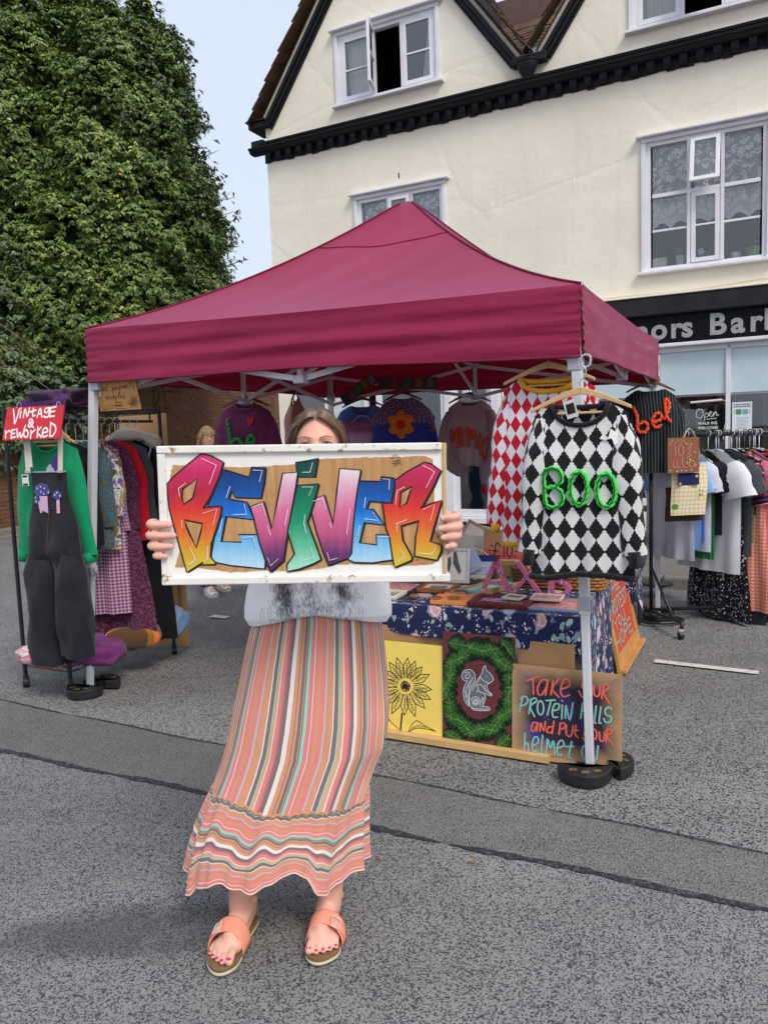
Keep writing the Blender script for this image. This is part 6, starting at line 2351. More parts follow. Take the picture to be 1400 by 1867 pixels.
def bands(t,uv):
 x,y,z=t.sep(uv)
 e=t.math('ADD',y,t.math('MULTIPLY',t.math('SUBTRACT',t.noise(uv,60,2),.5),.03))
 q=t.math('MULTIPLY',e,-1.0)
 return t.ramp(q,[(0,S(96,140,214)),(.06,S(70,116,190)),(.13,S(74,106,172)),(.16,S(160,84,126)),(.23,S(150,90,140)),(.27,S(190,168,200)),(.36,S(206,190,214)),(.45,S(120,150,210))],'LINEAR')
m_pastel=printed('pastel_banded_mohair',bands,.95,.5,.8,160)
pj=Garment('jumper','fluffy blue and lilac banded jumper behind the woman\'s head','jumper',W(-2.62,2.93,1.785),ANG+.22,m_pastel,bw=.58,hem=.54,L=.60,sh=.44,neck=.20,drop=.085,depth=.08,slope=.06,seed=12,sleeve=.5,sl_w=.09,sl_angle=.12,folds=.012,sl_m=m_pastel)
cord(pj,[(-.09,-.16),(-.03,-.10),(.06,-.11),(.13,-.19),(.15,-.30),(.13,-.42)],.010,fabric('lilac_boucle',S(176,150,190),weave=200,bump=1.0),'trim')
hanger(W(-2.62,2.93,1.82),ANG+.22,'dark wooden hanger holding the blue and lilac jumper',m_hangd,.38)
def nightflower(t,uv):
 x,y,z=t.sep(uv)
 sp=t.noise(uv,75,2,.6)
 top=t.ramp(sp,[(.4,S(54,38,76)),(.5,S(92,68,116)),(.58,S(178,158,196)),(.68,S(84,52,98))])
 low=t.ramp(sp,[(.4,S(36,46,132)),(.6,S(58,78,186))])
 e=t.math('ADD',y,t.math('MULTIPLY',t.math('SUBTRACT',t.noise(uv,30,2),.5),.06))
 return t.mix(t.math('LESS_THAN',e,-.235),top,low)
m_night=printed('purple_fleck_boucle',nightflower,.95,.4,1.0,140)
fj=Garment('jumper','purple flecked and blue jumper with a large orange crochet flower','jumper',W(-2.22,2.93,1.835),ANG+.15,m_night,bw=.58,hem=.60,L=.60,sh=.40,neck=.15,drop=.03,depth=.09,slope=.07,seed=13,sleeve=.5,sl_w=.10,sl_angle=.15,folds=.010)
m_opet=fabric('orange_crochet',S(232,140,36),weave=230,bump=1.0)
for k in range(6):
 a=PI/2+2*PI*k/6
 cx_,cz_=.01+.072*math.cos(a),-.24+.078*math.sin(a)
 b=MB()
 shape(b,[(cx_+.046*math.cos(q)*(1.15 if abs(math.cos(q-a))>.8 else .9),cz_+.046*math.sin(q)) for q in [2*PI*j/14 for j in range(14)]],.008,lambda p,d: fj.on(p,.010+.010*max(0,1-((p[0]-.01)**2+(p[1]+.24)**2)/.012)))
 b.build('petal',m_opet,fj.t)
 for rr_ in (.020,.034):
  cord(fj,[(cx_+rr_*math.cos(q),cz_+rr_*math.sin(q)) for q in [2*PI*j/10 for j in range(10)]],.006,m_opet,'petal_stitch',closed=True,twist=False,d=.016)
b=MB()
shape(b,[(.01+.042*math.cos(q),-.24+.042*math.sin(q)) for q in [2*PI*j/16 for j in range(16)]],.02,lambda p,d: fj.on(p,.026))
b.build('flower_centre',fabric('red_crochet',S(220,40,30),weave=230,bump=1.0),fj.t)
hanger(W(-2.22,2.93,1.85),ANG+.15,'dark wooden hanger holding the orange flower jumper',m_hangd,.36)
m_greyk=fabric('grey_pink_mohair',S(214,200,208),S(228,188,194),knit=80,bump=1.0,melange=90)
pk=Garment('jumper','grey and pink loose knit jumper lettered PANIC in red','jumper',W(-1.60,2.95,1.775),ANG+.20,m_greyk,bw=.50,hem=.30,L=.60,sh=.36,neck=.17,drop=.05,depth=.07,slope=.055,seed=15,nv=26,folds=.012,hemfn=lambda q: .05*(1-q*q))
for sg,L,cm in ((-1,.62,m_greyk),(1,.70,fabric('red_cuff',S(206,34,36),knit=120,bump=.8))):
 b=MB()
 pts=smooth_path([(sg*.16,0,-.10),(sg*.215,-.01,-.30),(sg*.19,-.03,-.50),(sg*(.08 if sg<0 else .13),-.05,-.60),(sg*(.05 if sg<0 else .11),-.05,-L-.02)],4)
 b.tube(pts,[.075+.03*math.sin(PI*min(1,k/(len(pts)-1)*1.1))-.055*max(0,k/(len(pts)-1)-.75)*3 for k in range(len(pts))],14,flat=.6,uvl=True)
 so=b.build('sleeve',m_greyk,pk.t,smooth=True)
 e=pts[-1]
 b=MB()
 b.tube([e+Vector((0,0,.01)),e+Vector((0,0,-.03)),e+Vector((0,0,-.075))],[.038,.042,.040],12,flat=.7,uvl=True)
 b.build('cuff',cm,so,smooth=True)
m_rlet=fabric('red_wool_letter',S(204,30,34),weave=200,bump=1.0)
m_oyarn=fabric('orange_yarn',S(236,110,60),weave=200,bump=.6)
def ppx(x,y):
 return ((x-485)*.00068,-.035-(y-260)*.00074)
for q in [[(215,800),(200,700),(205,560)],[(205,560),(250,545),(280,600),(250,680),(205,690)],[(345,750),(335,560),(355,520),(385,560),(405,740)],[(335,650),(395,645)],[(480,740),(465,550),(480,530),(530,650),(545,540)],[(560,560),(545,630)],[(635,590),(570,765)],
   [(770,720),(740,660),(690,650),(640,740),(635,830),(690,885)]]:
 z=[ppx(*p) for p in q]
 if max(abs(p[0]) for p in z)<.245:
  cord(pk,z,.013,m_rlet)
  cord(pk,z,.0035,m_oyarn,'stitching',twist=False,d=.022)
hanger(W(-1.60,2.95,1.805),ANG+.20,'dark wooden hanger holding the PANIC jumper',m_hangd,.36)
m_drib=fabric('black_green_rib',S(28,36,38),knit=0,rib=42,bump=1.0,var=.12)
lb=Garment('jumper','black ribbed jumper with orange crochet letters by the clothes rail','jumper',W(-.115,2.78,1.775),ANG+.45,m_drib,bw=.46,L=.62,sh=.38,neck=.18,drop=.02,depth=.07,slope=.06,seed=17,sleeve=.5,sl_w=.075,sl_angle=.09,folds=.008)
m_ored=fabric('orange_red_crochet',S(232,84,46),weave=210,bump=1.0)
for q in [[(-.145,-.13),(-.125,-.20),(-.12,-.30),(-.07,-.315),(-.05,-.27),(-.08,-.24),(-.12,-.265)],[(-.02,-.25),(.05,-.225),(.045,-.185),(.01,-.185),(-.02,-.235),(.01,-.285),(.06,-.265)],[(.075,-.23),(.115,-.13),(.105,-.08),(.085,-.10),(.09,-.20),(.125,-.255)]]:
 cord(lb,q,.013,m_ored)
hanger(W(-.115,2.78,1.805),ANG+.45,'dark wooden hanger holding the black ribbed jumper',m_hangd,.36)
# painted boards slung in the gazebo truss
for k,(u,v,z,rz,tilt,w_,lab) in enumerate([(-2.42,2.55,1.86,.1,.55,.36,'dark painted name board slung diagonally under the gazebo roof'),(-2.02,2.6,1.88,.1,-.05,.52,'long brown painted name board hung level under the gazebo roof')]):
 t=thing('painted_board',lab,'sign',W(u,v,z),rot=(.1,-tilt,ANG+rz))
 part('board',plain('brown_stained_board',S(78,42,30),.6,.2,12),t,lambda b: b.box(-w_/2,w_/2,0,.012,0,.10))
 cols=[S(36,44,84),S(120,40,50),S(40,84,66),S(120,84,36),S(96,92,98)]
 for j in range(5):
  b=MB()
  x=-w_/2+(j+.5)*w_/5
  shape(b,[(x-.03,.012),(x+.02,.02),(x+.028,.06),(x+.01,.09),(x-.02,.085),(x-.028,.05)],.002)
  b.build('painted_letter',plain('board_colour_%d' % j,cols[j],.5,.2,30),t)
# ================================================================ LEFT RACK
m_wireb=plain('black_wire',(0.012,0.012,0.013),.4,.2,spec=.5)
RV0,RV1,RU0,RU1,RZ=-.07,.84,-3.50,-3.10,1.765
rack=thing('clothes_rack','black wheeled wire clothes rack at the left of the stall','clothes rack',W(-3.30,.38),ANG)
ru,rv=(RU0+3.30,RU1+3.30),(RV0-.38,RV1-.38)
for x in ru:
 for y in rv:
  b=MB()
  b.cyl((x,y,.09),(x,y,RZ),.0125,n=10)
  for k in range(int((RZ-.15)/.0254)):
   pass
  for z in [.12+.0508*k for k in range(32)]:
   b.cyl((x,y,z),(x,y,z+.004),.0138,n=10)
  po=b.build('post',m_blackm,rack,angle=40)
  b=MB()
  b.cyl((x-.012,y-.012,.035),(x+.012,y+.012,.035),.034,n=16)
  b.build('castor',m_rubber,po,angle=40)
  part('castor_fork',m_blackm,po,lambda q: q.cyl((x,y,.06),(x,y,.10),.016,.012,n=10))
def wire_shelf(z):
 b=MB()
 for (p,q) in (((ru[0],rv[0]),(ru[1],rv[0])),((ru[1],rv[0]),(ru[1],rv[1])),((ru[1],rv[1]),(ru[0],rv[1])),((ru[0],rv[1]),(ru[0],rv[0]))):
  for dz in (0,-.03):
   b.cyl((p[0],p[1],z+dz),(q[0],q[1],z+dz),.0032,n=6)
  L=math.hypot(q[0]-p[0],q[1]-p[1]); n=int(L/.04)
  for k in range(n):
   a=k/n; c_=(k+1)/n
   b.cyl((p[0]+(q[0]-p[0])*a,p[1]+(q[1]-p[1])*a,z-(.03 if k % 2 else 0)),(p[0]+(q[0]-p[0])*c_,p[1]+(q[1]-p[1])*c_,z-(0 if k % 2 else .03)),.002,n=5)
 for k in range(15):
  x=ru[0]+(ru[1]-ru[0])*(k+.5)/15
  b.cyl((x,rv[0],z+.003),(x,rv[1],z+.003),.002,n=5)
 return b.build('wire_shelf',m_wireb,rack)
wire_shelf(.17)
wire_shelf(1.74)
RAILU,RAILZ=-3.17,1.66
part('rail',m_blackm,rack,lambda b: b.cyl((RAILU+3.30,rv[0]-.0,RAILZ),(RAILU+3.30,rv[1],RAILZ),.010,n=10))
for yy in (rv[0]+.01,rv[1]-.02):
 part('rail_hanger',m_blackm,rack,lambda b: b.cyl((RAILU+3.30,yy,RAILZ),(RAILU+3.30,yy,1.74),.006,n=8))
m_wireh=plain('grey_plastic_hanger',S(190,192,198),.4,.05)
def slim_hanger(loc,rotz,label,group,m=None,w=.40):
 t=thing('hanger',label,'hanger',loc,rotz,group)
 b=MB()
 b.tube(smooth_path([(0,0,.11),(.022,0,.122),(.022,0,.148),(-.002,0,.156),(-.022,0,.142)],4),.0032,6)
 b.cyl((0,0,.0),(0,0,.112),.0034,n=6)
 b.build('hook',m or m_wireh,t,smooth=True)
 b=MB()
 b.tube(smooth_path([(-w/2,0,-.075),(-w*.25,0,-.025),(0,0,.012),(w*.25,0,-.025),(w/2,0,-.075)],4),.005,6)
 b.build('arms',m or m_wireh,t,smooth=True)
 return t
# green sweatshirt and dungarees hung on the rack's near end
m_greensw=fabric('green_sweatshirt',S(14,138,92),weave=500,bump=.25,var=.06)
gsw=Garment('sweatshirt','green sweatshirt with a purple spot under the dungarees','sweatshirt',W(-3.06,-.125,1.545),ANG+.10,m_greensw,bw=.46,hem=.42,L=.56,sh=.42,neck=.19,drop=.07,depth=.055,slope=.06,seed=21,sleeve=.60,sl_w=.070,sl_angle=.11,cuff=.045,collar=.009,folds=.008,nu=36)
b=MB(); dot(b,(.085,-.125),.042,.004,lambda p,d: gsw.on((p[0],p[1]),.005),18); b.build('purple_spot',fabric('purple_felt',S(104,62,158),weave=300),gsw.t)
b=MB(); dot(b,(.045,-.165),.030,.004,lambda p,d: gsw.on((p[0],p[1]),.003),18); b.build('white_spot',fabric('white_felt',S(206,206,216),weave=300),gsw.t)
hanger(W(-3.06,-.125,1.575),ANG+.10,'pale wooden hanger holding the green sweatshirt',m_hang,.38)
def denim(t,uv):
 n=t.noise(uv,5,4,.6)
 col=t.ramp(n,[(.3,S(27,27,32)),(.55,S(37,37,43)),(.75,S(52,52,59))])
 x,y,z=t.sep(uv)
 wr=t.noise(t.vmap(uv,(2.0,9,1)),4,3,.6)
 return t.mix(t.math('MULTIPLY',t.ramp(wr,[(.62,0.0),(.72,.5)]),t.ramp(y,[(-.9,0.0),(-.5,1.0)])),col,S(120,120,128))
m_denim=printed('washed_black_denim',denim,.9,.1,.4,600)
m_strap=fabric('cream_webbing',S(206,198,182),weave=350,bump=.4)
DL=thing('dungarees','faded black denim dungarees with blue mushroom patches and cream straps','dungarees',W(-2.985,-.205,0),ANG+.06)
DZ=1.365
def dpt(q,t,back):
 # bib to waist, then a wide body that parts into two legs
 z=DZ+(.30-DZ)*t
 zz=DZ-z
 w=(.135+.055*sstep(.12,.34,zz)+.026*sstep(.34,.8,zz))*(1-.10*sstep(.44,.52,t))
 d=(.012+.055*sstep(.15,.5,zz))*(1-.55*sstep(.40,.52,t))
 e=max(0,1-abs(q)**3)**.6
 y=(d if back else -d)*e+.014*math.sin(q*6+zz*5)*sstep(.2,.6,zz)*e+.006*math.sin(zz*38+q*4)*sstep(.3,.5,zz)*e
 return (q*w,y,z)
b=MB()
SPL=.52
for back in (False,True):
 b.grid(lambda s,t,back=back: dpt(-1+2*s,t*SPL,back),28,18,lambda s,t,back=back: (dpt(-1+2*s,t*SPL,back)[0]+back,dpt(-1+2*s,t*SPL,back)[2]-DZ),flip=not back)
b.build('bib_and_body',m_denim,DL,smooth=True)
for sg,zend in ((-1,.235),(1,.30)):
 b=MB()
 p0=dpt(0,SPL,False)
 n=14
 verts,uvs,faces=[],[],[]
 for i in range(13):
  t=i/12
  z=p0[2]+.085+(zend-p0[2]-.085)*t
  w=.222*(1-.08*t)*(.80+.20*sstep(0,.22,t))
  cx_=sg*(w*.5+.002+.012*t)
  for k in range(n+1):
   th=2*PI*k/n
   x=cx_+math.cos(th)*w*.51
   y=math.sin(th)*(.067+.02*math.sin(t*3))*(.72+.28*sstep(0,.2,t))+.016*math.sin(3*th+t*7+sg)+.008*math.sin(5*th-t*12)
   verts.append((x,y,z)); uvs.append((x+.4*(k>n/2),z-DZ))
 for i in range(12):
  for k in range(n):
   q=i*(n+1)+k
   faces.append((q,q+1,q+n+2,q+n+1))
 b.add(verts,faces,uvs)
 b.build('leg',m_denim,DL,smooth=True)
part('bib_band',fabric('pale_denim_band',S(150,158,178),weave=500),DL,lambda q: q.tube([dpt(-.98+1.96*k/12,0,False) for k in range(13)],.005,6,uvl=True),smooth=True)
seam=MB()
for q in ([(-.12+.24*k/8,-.21) for k in range(9)],[(0,-.22-.05*k) for k in range(6)],[(-.13,-.35),(-.155,-.46),(-.16,-.55)],[(.13,-.35),(.155,-.46),(.16,-.55)]):
 pts=[]
 for p in q:
  t=-p[1]/(DZ-.30)
  w=dpt(1,t,False)[0]
  pts.append(Vector(dpt(max(-.97,min(.97,p[0]/w)),t,False))+Vector((0,-.003,0)))
 seam.tube(pts,.0018,5)
seam.build('seams',fabric('rust_thread',S(96,60,56),weave=300),DL)
for (x0,z0,x1,z1,w) in ((-.125,DZ+.005,-.155,DZ+.245,.034),(.12,DZ+.01,.115,DZ+.235,.034),(-.10,DZ+.03,-.135,DZ+.235,.024)):
 part('strap',m_strap,DL,lambda q: q.prism([(x0-w/2,-.028,z0),(x0+w/2,-.028,z0),(x1+w/2,.0,z1),(x1-w/2,.0,z1)],(0,-.003,0)))
for x in (-.125,.12):
 part('buckle',m_ws,DL,lambda q: q.box(x-.022,x+.022,-.036,-.031,DZ-.005,DZ+.012),bevel=.002)
m_mush=fabric('navy_velvet_patch',S(46,44,128),weave=400,sheen=.6)
m_stalk=fabric('pink_glitter_patch',S(206,164,196),weave=300,bump=.8)
def dmap(x,y):       # enlarged view of the bib -> metres
 return (-.165+(x-165)*.00142*.98,DZ-(y-550)*.00118)
def don(p,d):
 t=(DZ-p[1])/(DZ-.30)
 w=dpt(1,t,False)[0]
 return Vector(dpt(max(-.97,min(.97,p[0]/w)),t,False))+Vector((0,-d,0))
for (pts,m,d) in [([(232,665),(245,735),(282,748),(278,665)],m_stalk,.004),([(222,690),(238,748),(250,745),(236,690)],m_stalk,.004),([(325,680),(328,748),(345,748),(342,680)],m_stalk,.004),
     ([(205,650),(215,615),(250,600),(285,610),(300,640),(285,660),(250,662),(225,668)],m_mush,.006),([(200,680),(210,660),(225,668),(228,700),(205,706)],m_mush,.005),([(305,670),(315,645),(335,635),(355,650),(358,672),(330,685)],m_mush,.006)]:
 b=MB(); shape(b,[dmap(*p) for p in pts],d,lambda p,dd,d=d: don(p,d)); b.build('mushroom_patch',m,DL)
for p in [(228,628),(248,620),(268,628),(248,645),(288,648),(262,655),(212,672),(214,692),(322,660),(335,650),(348,664)]:
 b=MB(); c=dmap(*p); dot(b,c,.0055,.009,lambda q,dd: don(q,.008),10); b.build('spot',fabric('white_felt',S(206,206,216)),DL)
tg=part('swing_tag',m_tagc,DL,lambda q: q.box(-.155,-.105,-.05,-.048,DZ-.075,DZ-.01))
part('tag_print',m_ink,tg,lambda q: (q.box(-.148,-.112,-.0515,-.0505,DZ-.025,DZ-.015),q.box(-.148,-.112,-.0515,-.0505,DZ-.072,DZ-.062)))
hanger(W(-2.985,-.20,1.60),ANG+.06,'wooden hanger holding the black dungarees behind the red sign',m_hang,.34)
# ---- patterned cloths for the rails
def gingham(name,c1,c2,p=.018,rough=.9):
 def fn(t,uv):
  x,y,z=t.sep(uv)
  a=t.math('GREATER_THAN',t.math('FRACT',t.math('DIVIDE',x,p)),.5)
  b_=t.math('GREATER_THAN',t.math('FRACT',t.math('DIVIDE',y,p)),.5)
  k=t.math('MULTIPLY',t.math('ADD',a,b_),.5)
  return t.mix(k,c1,c2)
 return printed(name,fn,rough)
def stripes(name,cols,p,axis=1,rough=.9):
 def fn(t,uv):
  x,y,z=t.sep(uv)
  f_=t.math('FRACT',t.math('DIVIDE',(x,y)[axis],p))
  n=sum(c[0] for c in cols)
  acc,st=0,[]
  for wgt,c in cols:
   st.append((acc/n,c)); acc+=wgt
  return t.ramp(f_,st,'CONSTANT')
 return printed(name,fn,rough)
def spots(name,base,c,scale,r=.25,rnd=.6,rough=.9):
 return printed(name,lambda t,uv: t.mix(t.ramp(t.vor(uv,scale,rnd=rnd),[(r,1.0),(r+.05,0.0)]),base,c),rough)
def mottle(name,stops,scale=30,dist=1.5,rough=.9):
 return printed(name,lambda t,uv: t.ramp(t.noise(uv,scale,3,.6,dist=dist),stops),rough)
m_blk=fabric('black_cotton',S(24,24,28),weave=500)
m_char=fabric('charcoal_jersey',S(72,74,80),weave=500,bump=.25)
m_whitet=fabric('white_jersey',S(226,226,230),weave=500,bump=.25,var=.04)
m_lilacw=fabric('cool_white_cotton',S(206,206,220),weave=500,bump=.25,var=.05)
m_navy=fabric('navy_cotton',S(34,38,66),weave=500)
m_red=fabric('red_wool',S(196,24,44),weave=300)
LR=[  # v along rail, dx, twist, material, spec, label, kind
 (.02,.05,.30,m_blk,dict(bw=.46,L=.62,sh=.40,sleeve=.56,sl_w=.07),'black jacket first on the left rail behind the white leg','jacket'),
 (.10,.07,.38,mottle('teal_paisley',[(.3,S(40,44,46)),(.42,S(112,110,90)),(.5,S(48,54,56)),(.58,S(66,120,150)),(.68,S(40,44,46)),(.8,S(150,140,110))],34),dict(bw=.46,L=.66,sh=.42,sleeve=.46,sl_w=.085),'teal and grey paisley blouse on the left rail','blouse'),
 (.17,.05,.35,mottle('bright_patchwork',[(.3,S(50,130,60)),(.42,S(220,180,40)),(.5,S(100,60,150)),(.56,S(230,228,220)),(.62,S(30,90,50)),(.72,S(210,90,50)),(.8,S(110,70,150))],9,.6),dict(bw=.46,L=.68,sh=.42,sleeve=.40,sl_w=.08),'green, yellow and purple patterned shirt on the left rail','shirt'),
 (.23,.04,.42,gingham('pink_check',S(206,160,186),S(92,52,88),.022),dict(bw=.44,L=1.10,sh=.40,sleeve=.5,sl_w=.065),'pink and plum checked shirt dress on the left rail','dress'),
 (.31,.06,.40,mottle('plum_ditsy',[(.35,S(62,26,48)),(.52,S(84,36,62)),(.6,S(140,90,120)),(.66,S(70,30,54))],70),dict(bw=.44,hem=.62,L=1.24,sh=.40,sleeve=.5,sl_w=.065),'long plum flowered dress on the left rail','dress'),
 (.38,.07,.40,m_red,dict(bw=.46,L=.62,sh=.40,sleeve=.58,sl_w=.068),'scarlet cardigan on the left rail','cardigan'),
 (.45,.07,.40,m_char,dict(bw=.46,L=.66,sh=.42,sleeve=.54,sl_w=.07),'charcoal cardigan with sequins on the left rail','cardigan'),
 (.52,.07,.38,m_blk,dict(bw=.46,hem=.58,L=1.34,sh=.40,sleeve=.55,sl_w=.07),'long black dress near the far end of the left rail','dress'),
 (.60,.09,.36,fabric('navy_denim',S(40,52,92),weave=500),dict(bw=.52,L=.70,sh=.46,sleeve=.62,sl_w=.085),'navy jacket with a cream fleece hood at the end of the left rail','jacket'),
 (.67,.07,.30,m_blk,dict(bw=.48,L=1.0,sh=.42,sleeve=.5,sl_w=.07),'black coat last on the left rail','coat'),
]
for k,(v,dx,tw,m,sp,lab,cat) in enumerate(LR):
 g_=Garment(cat,lab,cat,W(RAILU+dx*.5,v,1.535),ANG+tw,m,neck=.15,drop=.05,depth=.035,slope=.06,seed=30+k,folds=.017,nu=20,nv=16,group='clothes on the left rail',sl_angle=.06,**sp)
 slim_hanger(W(RAILU,v,1.528),ANG+tw,'grey hanger hooked on the rail of the left rack','hangers on the left rail',m_hang if k in (4,5,6) else None)
 if 'fleece hood' in lab:
  m_fl=fabric('cream_fleece',S(206,200,188),weave=180,bump=1.0)
  b=MB()
  b.tube(smooth_path([(-.10,.03,.0),(-.13,-.06,.0),(-.03,-.12,.03),(.10,-.11,.03),(.17,-.04,-.02),(.10,.04,.01)],5,True),[.036+.008*math.sin(j*.7) for j in range(30)],10,closed=True,uvl=True)
  b.build('hood',m_fl,g_.t,smooth=True)
  b=MB()
  b.grid(lambda s,t: (-.12+.28*s,.05-.15*s+.02*math.sin(t*5),-.02-.12*t),8,6,lambda s,t: (s*.3,t*.2))
  b.build('hood_lining',m_fl,g_.t,smooth=True)
  for sg in (-1,1):
   b=MB(); shape(b,[(sg*.25,-.30),(sg*.26,-.24),(sg*.29,-.27),(sg*.275,-.31)],.06,lambda p,d: Vector((p[0],-.06,p[1])))
   b.build('white_patch',m_whitet,g_.t)
 if 'sequins' in lab:
  rr_=random.Random(2)
  for j in range(26):
   b=MB(); c=(rr_.uniform(-.02,.14),rr_.uniform(-.30,-.14)); dot(b,c,.004,.004,lambda p,d: g_.on((p[0],p[1]),.004),6)
   b.build('sequin',m_ws,g_.t)
# soft heaps on the rack: jumpers folded on the lower shelf, scarf on top
def heap(name,label,cat,loc,rotz,sx,sy,sz,m,seed,wr=.16,n=40):
 t=thing(name,label,cat,loc,rotz)
 ph=[random.Random(seed+k).uniform(0,6.3) for k in range(6)]
 b=MB()
 def fn(s,q):
  th=2*PI*s; la=-PI/2+PI*q
  c=math.cos(la); e=.55
  x=math.copysign(abs(math.cos(th))**e,math.cos(th))*c**.6
  y=math.copysign(abs(math.sin(th))**e,math.sin(th))*c**.6
  z=math.copysign(abs(math.sin(la))**.7,math.sin(la))
  k=1+wr*(math.sin(3*th+ph[0]+3*la)*.5+math.sin(5*th+ph[1]-4*la)*.35+math.sin(9*th+ph[2]+6*la)*.2)*c
  return (x*sx*k,y*sy*k,(z+1)*sz*(1+.5*(k-1)))
 b.grid(fn,n,n//2,lambda s,q: (s*2*PI*sx,q*PI*sz*2))
 b.build('folded_knit',m,t,smooth=True)
 return t
SHZ=.178
m_purp=mottle('purple_black_knit',[(.3,S(58,24,60)),(.45,S(116,62,136)),(.55,S(140,80,150)),(.62,S(40,18,44)),(.7,S(170,110,180))],9,.3)
heap('folded_jumper','pink, red and white chunky knit on the front of the rack shelf','jumper',W(-3.34,-.10,SHZ),ANG,.13,.075,.055,mottle('pink_white_knit',[(.35,S(232,222,214)),(.48,S(226,140,160)),(.55,S(206,60,90)),(.62,S(232,224,216))],12,.4),2,.22)
heap('folded_jumper','purple and black chunky knit heaped in the middle of the rack shelf','jumper',W(-3.15,.03,SHZ),ANG+.3,.16,.13,.085,m_purp,5,.14)
heap('folded_jumper','plum jumper sprawling at the right of the rack shelf','jumper',W(-3.02,.12,SHZ-.03),ANG+.5,.13,.13,.075,mottle('plum_felt',[(.3,S(96,42,92)),(.7,S(128,62,122))],8),8,.1)
def brownorange(t,uv):
 x,y,z=t.sep(uv)
 n=t.noise(uv,5,2)
 return t.ramp(t.math('FRACT',t.math('ADD',t.math('MULTIPLY',x,2.6),t.math('MULTIPLY',n,.15))),[(0,S(92,66,40)),(.35,S(150,104,44)),(.5,S(226,112,40)),(.72,S(92,66,40))],'CONSTANT')
heap('folded_jumper','brown and orange patchwork jumper on the rack shelf','jumper',W(-3.03,.40,SHZ),ANG+.6,.17,.12,.075,printed('brown_orange_knit',brownorange,.95,.3,.5,200),11,.08)
hb_=heap('folded_jumper','pale blue knit with white flower patches at the far end of the shelf','jumper',W(-3.02,.70,SHZ),ANG+.4,.13,.11,.10,fabric('pale_blue_felt',S(132,164,206),weave=180,bump=.9),14,.14)
b=MB()
for k in range(5):
 a=2*PI*k/5
 dot(b,(.0+.028*math.cos(a),.125+.026*math.sin(a)),.022,.0,lambda p,d: Vector((p[0]*.9,-.118+.12*max(0,p[1]-.10),p[1])),12)
b.build('flower_patch',fabric('white_felt2',S(220,218,220),weave=200),hb_)
heap('folded_cloth','white and blue cloth tucked at the back of the shelf','cloth',W(-3.22,.52,SHZ),ANG,.12,.10,.07,mottle('white_blue_cloth',[(.4,S(220,222,226)),(.6,S(120,150,200))],8),17,.2)
heap('folded_jumper','dark red and cream knit squashed under the purple one','jumper',W(-3.26,.16,SHZ-.02),ANG+.9,.13,.10,.06,mottle('red_cream_knit',[(.4,S(120,40,52)),(.55,S(210,190,170)),(.7,S(70,30,50))],16,.5),27,.2)
heap('folded_jumper','orange and pink knit at the front edge of the rack shelf','jumper',W(-3.19,-.12,SHZ),ANG+.2,.09,.06,.045,mottle('orange_pink_knit',[(.4,S(226,120,150)),(.55,S(214,90,70)),(.7,S(150,60,120))],14,.5),33,.25)
sc=heap('scarf','dark multicoloured knitted scarf heaped on top of the rack','scarf',W(-3.20,.12,1.745),ANG,.19,.14,.055,mottle('dark_multi_knit',[(.3,S(24,24,34)),(.45,S(72,40,96)),(.52,S(30,50,56)),(.6,S(110,40,56)),(.68,S(44,60,84)),(.8,S(20,20,28))],60,.6),23,.30,60)
b=MB()
for k in range(18):
 x=-.19+.38*k/17
 b.tube(smooth_path([(x,-.135,.05),(x+.006,-.165,.01),(x,-.17,-.03-.03*(k % 3))],3),.008,5)
b.build('fringe',mottle('dark_multi_knit',[]),sc,smooth=True)
# brown cardboard sheet behind the rail
t=thing('cardboard_sheet','brown cardboard sheet standing behind the left rail','cardboard',W(-3.40,.95,.30),ANG+.1)
part('sheet',plain('corrugated_card',S(178,138,96),.85,.08,6,.2,40),t,lambda q: q.box(-.22,.24,0,.006,0,1.42))
part('lower_sheet',MATS['corrugated_card'],t,lambda q: q.box(.02,.30,.02,.026,-.28,.25))
# red hand-lettered sign and card-payments board
m_redsign=plain('red_sign_paint',S(206,40,54),.5,.10,12)
m_wlet=plain('white_sign_paint',S(238,234,230),.55,.03,30)
def board_at(name,label,corners,m,thick=.008,edge=None):
 """corners TL,TR,BR,BL in stall coordinates (u,v,z); returns thing and photo->panel map"""
 P=[W(*c) for c in corners]
 ex=((P[1]-P[0])+(P[2]-P[3]))/2
 ey=((P[0]-P[3])+(P[1]-P[2]))/2
 w,h=ex.length,ey.length
 ex.normalize()
 n=ex.cross(ey).normalized()        # towards viewer
 ez=n.cross(ex).normalized()
 ey=ez.copy()
 org=(P[2]+P[3])/2
 nb=-n
 M=Matrix(((ex.x,nb.x,ez.x),(ex.y,nb.y,ez.y),(ex.z,nb.z,ez.z)))
 t=thing(name,label,'sign',org,rot=M.to_euler())
 sk=(P[0]-P[3]).dot(ex)
 mb=MB()
 loc=[((p-org).dot(ex),(p-org).dot(ey.normalized())) for p in P]
 mb.prism([(q[0],0,q[1]) for q in (loc[3],loc[2],loc[1],loc[0])],(0,thick,0))
 mb.build('board',m,t,bevel=.001)
 quad=[px(p) for p in P]
 # exact projective map from photo to board plane
 A,B=[],[]
 for (x,y),(X,Y) in zip(quad,loc):
  A.append([x,y,1,0,0,0,-X*x,-X*y]); B.append(X)
  A.append([0,0,0,x,y,1,-Y*x,-Y*y]); B.append(Y)
 k=np.linalg.solve(np.array(A,float),np.array(B,float))
 def f(x,y):
  d=k[6]*x+k[7]*y+1
  return ((k[0]*x+k[1]*y+k[2])/d,(k[3]*x+k[4]*y+k[5])/d)
 return t,f,loc
t,f,lc=board_at('hanging_sign','red board hand-lettered vintage and reworked, hung on the rack',[(-3.256,-.23,1.741),(-2.795,-.23,1.734),(-2.787,-.28,1.551),(-3.256,-.28,1.553)],m_redsign)
g=crop(0,720,10,f)
